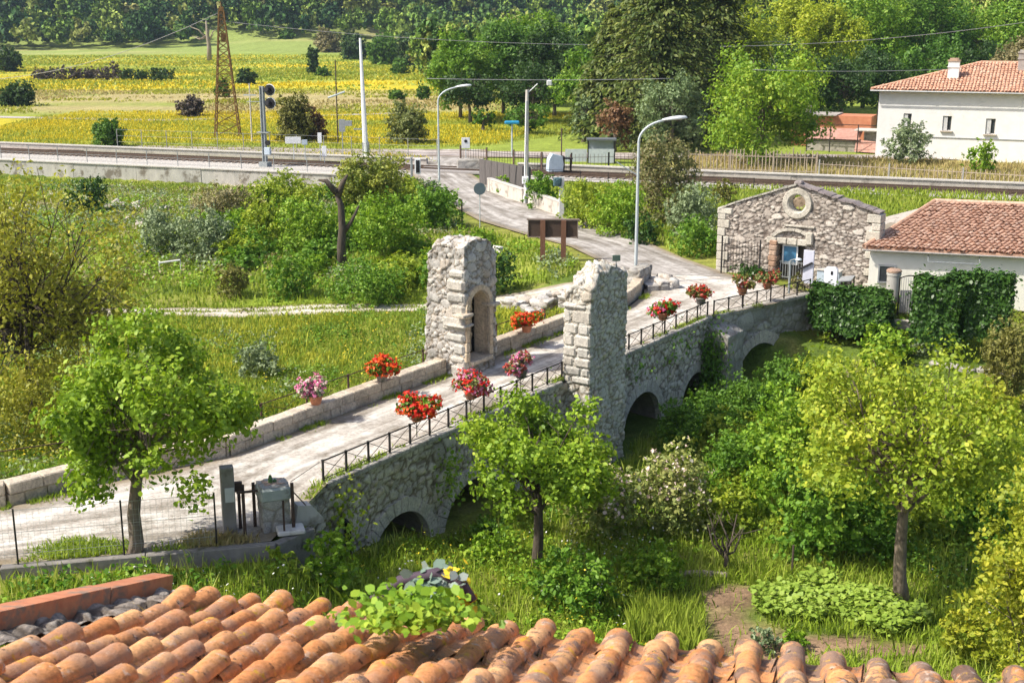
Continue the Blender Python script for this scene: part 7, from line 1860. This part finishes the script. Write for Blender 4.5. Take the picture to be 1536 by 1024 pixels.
    M['asphalt_plain'] = s('crossing_asphalt', (.24, .22, .21), (.32, .30, .28), 4, .9)
    M['ceramic'] = s('terracotta_pot', (.44, .17, .09), (.54, .24, .14), 8, .8)
    M['bark'] = s('bark', (.10, .08, .06), (.20, .165, .13), 5, .95, bump=.8, bd=.03, stretch=(3, 3, .6))
    M['bark_pale'] = s('pale_bark', (.20, .165, .13), (.36, .31, .25), 5, .95, bump=.8, bd=.03, stretch=(3, 3, .6), stain=((.10, .085, .06), 3, .58))
    M['bark_dark'] = s('dark_bark', (.05, .04, .03), (.12, .095, .075), 5, .95, bump=.8, bd=.03, stretch=(3, 3, .6))
    M['stem_dark'] = s('dark_stem', (.06, .04, .06), (.10, .07, .09), 8, .7)
    M['plant_dark'] = s('cactus_green', (.06, .12, .04), (.10, .18, .06), 8, .7)
    l = leafmat
    M['L_lime'] = l('leaves_lime', [(.08, .19, .012), (.22, .38, .025), (.46, .55, .06)])
    M['L_lime2'] = l('leaves_lime_yellow', [(.10, .20, .012), (.26, .40, .025), (.50, .57, .06)])
    M['L_mixy'] = l('leaves_mixed_yellow', [(.12, .18, .03), (.28, .32, .05), (.46, .42, .06)], .3)
    M['post_grey'] = s('post_concrete', (.20, .185, .165), (.32, .295, .265), 3, .95, stain=((.12, .10, .085), 1.5, .55), stretch=(1, 1, .4))
    M['L_green'] = l('leaves_green', [(.05, .14, .012), (.14, .29, .024), (.30, .43, .05)])
    M['L_yel'] = l('leaves_yellow_green', [(.11, .19, .012), (.30, .40, .03), (.56, .56, .06)])
    M['L_yel2'] = l('leaves_golden', [(.17, .24, .015), (.34, .38, .03), (.56, .50, .05)])
    M['L_dark'] = l('leaves_dark', [(.018, .055, .010), (.05, .12, .016), (.10, .20, .03)], .2, rough=.4)
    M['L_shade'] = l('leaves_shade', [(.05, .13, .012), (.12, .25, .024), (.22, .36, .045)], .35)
    M['L_bronze'] = l('leaves_bronze', [(.14, .15, .02), (.35, .36, .04), (.60, .54, .08)], .35)
    M['L_olive'] = l('leaves_olive', [(.11, .12, .025), (.20, .20, .045), (.30, .27, .07)], .25)
    M['L_grey'] = l('leaves_grey_green', [(.14, .20, .09), (.25, .32, .16), (.38, .44, .25)], .25, tcol=(1, 1, .8))
    M['L_dry'] = l('leaves_dry', [(.20, .17, .08), (.30, .27, .13), (.38, .34, .15)], .25)
    M['L_pinkish'] = l('leaves_pinkish', [(.12, .19, .04), (.28, .32, .08), (.46, .42, .16)], .25)
    M['L_rose'] = l('leaves_rose', [(.08, .11, .03), (.22, .22, .08), (.36, .25, .14)], .25)
    M['L_mix'] = l('leaves_mixed', [(.10, .15, .04), (.22, .25, .08), (.38, .36, .10)], .3)
    M['L_bean'] = l('leaves_bean', [(.20, .32, .04), (.30, .42, .06), (.40, .48, .10)], .3)
    M['L_kale'] = l('leaves_kale', [(.12, .20, .15), (.22, .30, .24), (.26, .24, .28)], .2)
    M['L_limefar'] = l('leaves_lime_far', [(.06, .16, .012), (.18, .33, .028), (.36, .47, .05)], .35, .15)
    M['L_greenfar'] = l('leaves_green_far', [(.035, .10, .012), (.10, .22, .024), (.21, .34, .045)], .3, .15)
    M['L_darkfar'] = l('leaves_dark_far', [(.02, .055, .012), (.05, .105, .02), (.09, .16, .03)], .25, .15)
    M['L_yelfar'] = l('leaves_yellow_far', [(.14, .22, .012), (.36, .44, .03), (.58, .58, .05)], .4, .15)
    M['L_dryfar'] = l('leaves_dry_far', [(.16, .14, .06), (.25, .22, .10), (.33, .29, .12)], .25, .15)
    M['L_silver'] = l('leaves_silver', [(.12, .18, .07), (.20, .28, .12), (.32, .38, .20)], .25, .2)
    M['L_red'] = l('leaves_red', [(.14, .07, .04), (.26, .14, .07), (.30, .22, .08)], .25, .2)
    M['L_maple'] = l('leaves_maple', [(.06, .15, .01), (.22, .37, .025), (.44, .50, .06)], .35, .3)
    M['L_purple'] = l('leaves_purple', [(.06, .05, .045), (.13, .10, .09), (.16, .16, .07)], .2, .2)
    M['L_conifer'] = l('conifer_needles', [(.03, .07, .014), (.11, .155, .03), (.28, .30, .07)], .25, .3)
    G_ = lambda n, c: l(n, c, .3, .5, tcol=(1, 1, .8))
    M['G_green'] = G_('grass_green', [(.18, .28, .022), (.30, .42, .036), (.44, .50, .08)])
    M['G_tall'] = G_('grass_tall', [(.23, .32, .03), (.38, .47, .06), (.56, .56, .18)])
    M['G_meadow'] = G_('grass_meadow', [(.16, .26, .025), (.27, .38, .04), (.40, .45, .08)])
    M['G_flower'] = G_('meadow_flowers', [(.38, .42, .05), (.50, .52, .06), (.62, .60, .08)])
    M['G_lawn'] = G_('grass_lawn', [(.18, .26, .022), (.28, .37, .035), (.40, .43, .07)])
    M['G_dry'] = G_('grass_dry', [(.34, .28, .11), (.48, .38, .17), (.42, .42, .12)])
    M['G_field'] = G_('grass_field', [(.20, .26, .03), (.34, .37, .04), (.52, .46, .05)])
    M['G_rape'] = G_('rape_flowers', [(.56, .46, .03), (.68, .55, .03), (.76, .62, .05)])
    for nm, c in (('F_red', [(.55, .012, .01), (.70, .03, .015), (.80, .07, .03)]), ('F_orange', [(.66, .07, .01), (.80, .13, .015), (.85, .2, .03)]), ('F_pink', [(.62, .10, .28), (.75, .24, .42), (.85, .48, .60)]), ('F_palepink', [(.62, .42, .40), (.78, .62, .56), (.85, .78, .66)]), ('F_white', [(.75, .72, .70), (.82, .80, .78), (.88, .86, .84)]), ('F_dimred', [(.35, .04, .03), (.45, .08, .05), (.50, .16, .08)]), ('F_yellow', [(.62, .48, .02), (.72, .56, .03), (.80, .62, .05)])):
        M[nm] = l(nm.replace('F_', 'petals_'), c, .25, 2.0, tcol=(1, .9, .9))
    # forest: per tree tone
    m, n = nt('hillside_leaves'); a = N(n, 'ShaderNodeAttribute', attribute_name='tone'); g = N(n, 'ShaderNodeNewGeometry')
    r = ramp(n, [(.03, .08, .022), (.07, .14, .028), (.14, .23, .03), (.23, .30, .05), (.27, .26, .08)], [0, .35, .6, .85, 1.]); L(n, a, 'Fac', r, 'Fac')
    r2 = ramp(n, [(.5,) * 3, (1.6,) * 3]); L(n, g, 'Random Per Island', r2, 'Fac'); col = mixc(n, (r, 0), (r2, 0), 1., 'MULTIPLY')
    M['L_forest'] = finish(m, n, col, .7, 0, None, .2)

def setup():
    cam = bpy.data.cameras.new('camera'); co = bpy.data.objects.new('camera', cam); COL.objects.link(co); SC.camera = co
    co.location = (0, 0, CAMH); co.rotation_euler = (math.pi / 2 - PITCH, 0, 0)
    cam.sensor_width = 36; cam.lens = FPX / 1536 * 36; cam.clip_start = .1; cam.clip_end = 4000
    cam.dof.use_dof = True; cam.dof.focus_distance = 48; cam.dof.aperture_fstop = 7.0
    az, el = R(254), R(49)
    w = bpy.data.worlds.new('World'); SC.world = w; w.use_nodes = True; n = w.node_tree; n.nodes.clear()
    sk = n.nodes.new('ShaderNodeTexSky'); sk.sky_type = 'NISHITA'; sk.sun_disc = False; sk.sun_elevation = el; sk.sun_rotation = az; sk.air_density = .8; sk.dust_density = 3.0; sk.ozone_density = .5
    bg = n.nodes.new('ShaderNodeBackground'); bg.inputs['Strength'].default_value = .15; o = n.nodes.new('ShaderNodeOutputWorld')
    n.links.new(sk.outputs[0], bg.inputs[0]); n.links.new(bg.outputs[0], o.inputs[0])
    s = bpy.data.lights.new('sun', 'SUN'); s.energy = 4.4; s.angle = R(.53); s.color = (1.0, .94, .82); so = bpy.data.objects.new('sun', s); COL.objects.link(so)
    d = Vector((math.sin(az) * math.cos(el), math.cos(az) * math.cos(el), math.sin(el))); so.rotation_euler = d.to_track_quat('Z', 'Y').to_euler(); so.location = (-30, 0, 40)
    v = SC.view_settings; v.view_transform = 'Standard'; v.look = 'None'; v.exposure = EXPOSURE; v.gamma = 1; v.use_curve_mapping = False
    SC.display_settings.display_device = 'sRGB'
    SC.render.engine = 'CYCLES'; c = SC.cycles; c.use_denoising = True
    try: c.denoiser = 'OPENIMAGEDENOISE'; c.denoising_prefilter = 'FAST'
    except Exception: pass
    c.max_bounces = 7; c.diffuse_bounces = 3; c.transmission_bounces = 4; c.glossy_bounces = 2; c.volume_bounces = 0; c.transparent_max_bounces = 6
    c.sample_clamp_indirect = 6

EXPOSURE = .55
HAZE = 0.00012
def main():
    sun_mats(); setup()
    build_ground(groundmat())
    strip('gravel_road', ROAD, 14, roadmat('pale_gravel', (.30, .265, .23), (.52, .49, .45), (.60, .58, .54), 11), .022, 1.2)
    strip('asphalt_road', ASPH, 10, roadmat('worn_asphalt', (.26, .24, .225), (.36, .34, .32), (.44, .42, .40), 7), .035, 2)
    strip('cross_road', [((-60, 131), (-60, 126)), ((-13, 123.5), (-13, 117.5)), ((0, 121.5), (0, 116)), ((18, 119.5), (18, 113.5)), ((40, 118), (40, 114))], 4, roadmat('pinkish_asphalt', (.30, .26, .25), (.40, .36, .34), (.42, .38, .36), 5), .05, 3)
    strip('stony_track', [((-45, 57.9), (-45, 56.2)), ((-17, 57.9), (-17, 56.3)), ((-4.3, 58.7), (-3.6, 57.2)), ((1.5, 59.2), (2.2, 57.6)), ((5.6, 60.4), (6.3, 58.8))], 8, roadmat('track_gravel', (.36, .32, .25), (.56, .52, .44), (.60, .56, .49), 6), .035, 1.0, zf=tz)
    strip('field_lane', [((-80, 172), (-80, 169)), ((-45, 163), (-45, 160.2)), ((-30, 168), (-30, 165.5)), ((-15, 176), (-15, 173.5))], 2, M['concrete_grey'], .05, 4, zf=tz)
    build_bridge(M); build_towers(M)
    # railings
    def side(u): return B(u, -.12)
    dk = M['dark_iron']
    railing('iron railing with crossed bars on the garden side of the bridge before the towers', [side(.05), side(12.25)], dk)
    railing('iron railing with crossed bars on the garden side beyond the broken tower', [side(15.1), side(23.9)], dk)
    railing('short iron railing with crossed bars turning towards the chapel', [(8.5, 52.05), (13.6, 56.65)], dk)
    railing('thin iron railing outside the parapet before the niche tower', [(-15.5, 30.9, .1), (-8.6, 34.6, .1), B(9.9, -4.35, .1)], M['rust_dark'], h=.85, spacing=1.9, r=.014)
    railing('thin iron railing outside the parapet beyond the niche tower', [B(12.7, -4.35, .1), B(19.5, -4.35, .1)], M['rust_dark'], h=.85, spacing=1.6, r=.014)
    # pots
    rng = np.random.default_rng(77); gl, pm = M['L_green'], M['ceramic']
    def onrail(px, u=None):
        py = 600
        for _ in range(6):
            u, z = on_side(px, py, -.12); py += 0
            # iterate so that the point lies on the rail top
            lo, hi = 300, 800
            for _ in range(30):
                mid = (lo + hi) / 2; u, z = on_side(px, mid, -.12)
                if z > .64: lo = mid
                else: hi = mid
            break
        return B(u, -.12, .65)
    fp = flower_pot
    fp('clay pot of pale pink flowers on the parapet, nearest the bridge start', G(474, 606, .6), rng, [(M['F_pink'], 1.6), (M['F_palepink'], 1)], .46, leafm=M['L_grey'], potm=pm, nb=380)
    fp('clay pot of orange red flowers on the parapet just before the niche tower', G(573, 571, .6), rng, [(M['F_orange'], 2.2), (M['F_red'], 1.4)], .5, leafm=gl, potm=M['kerb_dark'], nb=520)
    fp('pot of dense orange flowers on the parapet beyond the niche tower', G(790, 498, .6), rng, [(M['F_orange'], 3), (M['F_red'], 1)], .52, leafm=gl, potm=pm, nb=620)
    fp('largest pot of red flowers with a white patch hanging on the near railing', onrail(625), rng, [(M['F_red'], 3), (M['F_orange'], .8), (M['F_white'], .5)], .62, leafm=gl, potm=pm, iron=dk, nb=560)
    fp('pot of mixed red and pink flowers on the railing behind the largest pot', onrail(706), rng, [(M['F_red'], 1.5), (M['F_pink'], 1.2), (M['F_white'], .5)], .56, leafm=M['L_mix'], potm=pm, iron=dk, nb=420)
    fp('dark pot of pink and dull red flowers on the railing nearest the broken tower', onrail(781), rng, [(M['F_pink'], 1.4), (M['F_dimred'], 1.2), (M['F_palepink'], .6)], .48, leafm=M['L_rose'], potm=M['kerb_dark'], iron=dk, nb=360)
    fp('pot of scarlet flowers on the railing just beyond the broken tower', onrail(994), rng, [(M['F_red'], 2), (M['F_pink'], .5)], .52, leafm=gl, potm=pm, iron=dk, nb=300)
    fp('pot of sparse dull red flowers on the railing above the fourth arch', onrail(1051), rng, [(M['F_dimred'], 2), (M['F_red'], .7)], .52, leafm=M['L_olive'], potm=M['kerb_dark'], iron=dk, nb=260)
    fp('pot of mostly green faded flowers on the short railing, the nearer one', (9.9, 53.3, .65), rng, [(M['F_dimred'], 1), (M['F_palepink'], .4)], .48, leafm=M['L_olive'], potm=pm, iron=dk, nb=120)
    fp('pot of mostly green faded flowers on the short railing, nearer the chapel', (11.2, 54.5, .65), rng, [(M['F_dimred'], 1.4)], .46, leafm=M['L_mix'], potm=pm, iron=dk, nb=120)
    build_near_roof(M)
    A, ang, W = build_chapel(M)
    build_houses(M); build_railway(M); build_yard(M); build_chapel_front(M, A, ang, W)
    build_plants(M); build_far_plants(M); build_grass(M)
    if HAZE > 0:
        m = MB(); m.box((0, 640, 45), (1700, 1700, 110)); h = m.build('haze', None); h['kind'] = 'stuff'
        mt, n = nt('haze_air'); v = N(n, 'ShaderNodeVolumePrincipled'); v.inputs['Density'].default_value = HAZE; v.inputs['Color'].default_value = (.62, .78, 1, 1); v.inputs['Anisotropy'].default_value = .2
        o = N(n, 'ShaderNodeOutputMaterial'); n.links.new(v.outputs[0], o.inputs['Volume']); h.data.materials.append(mt)
main()
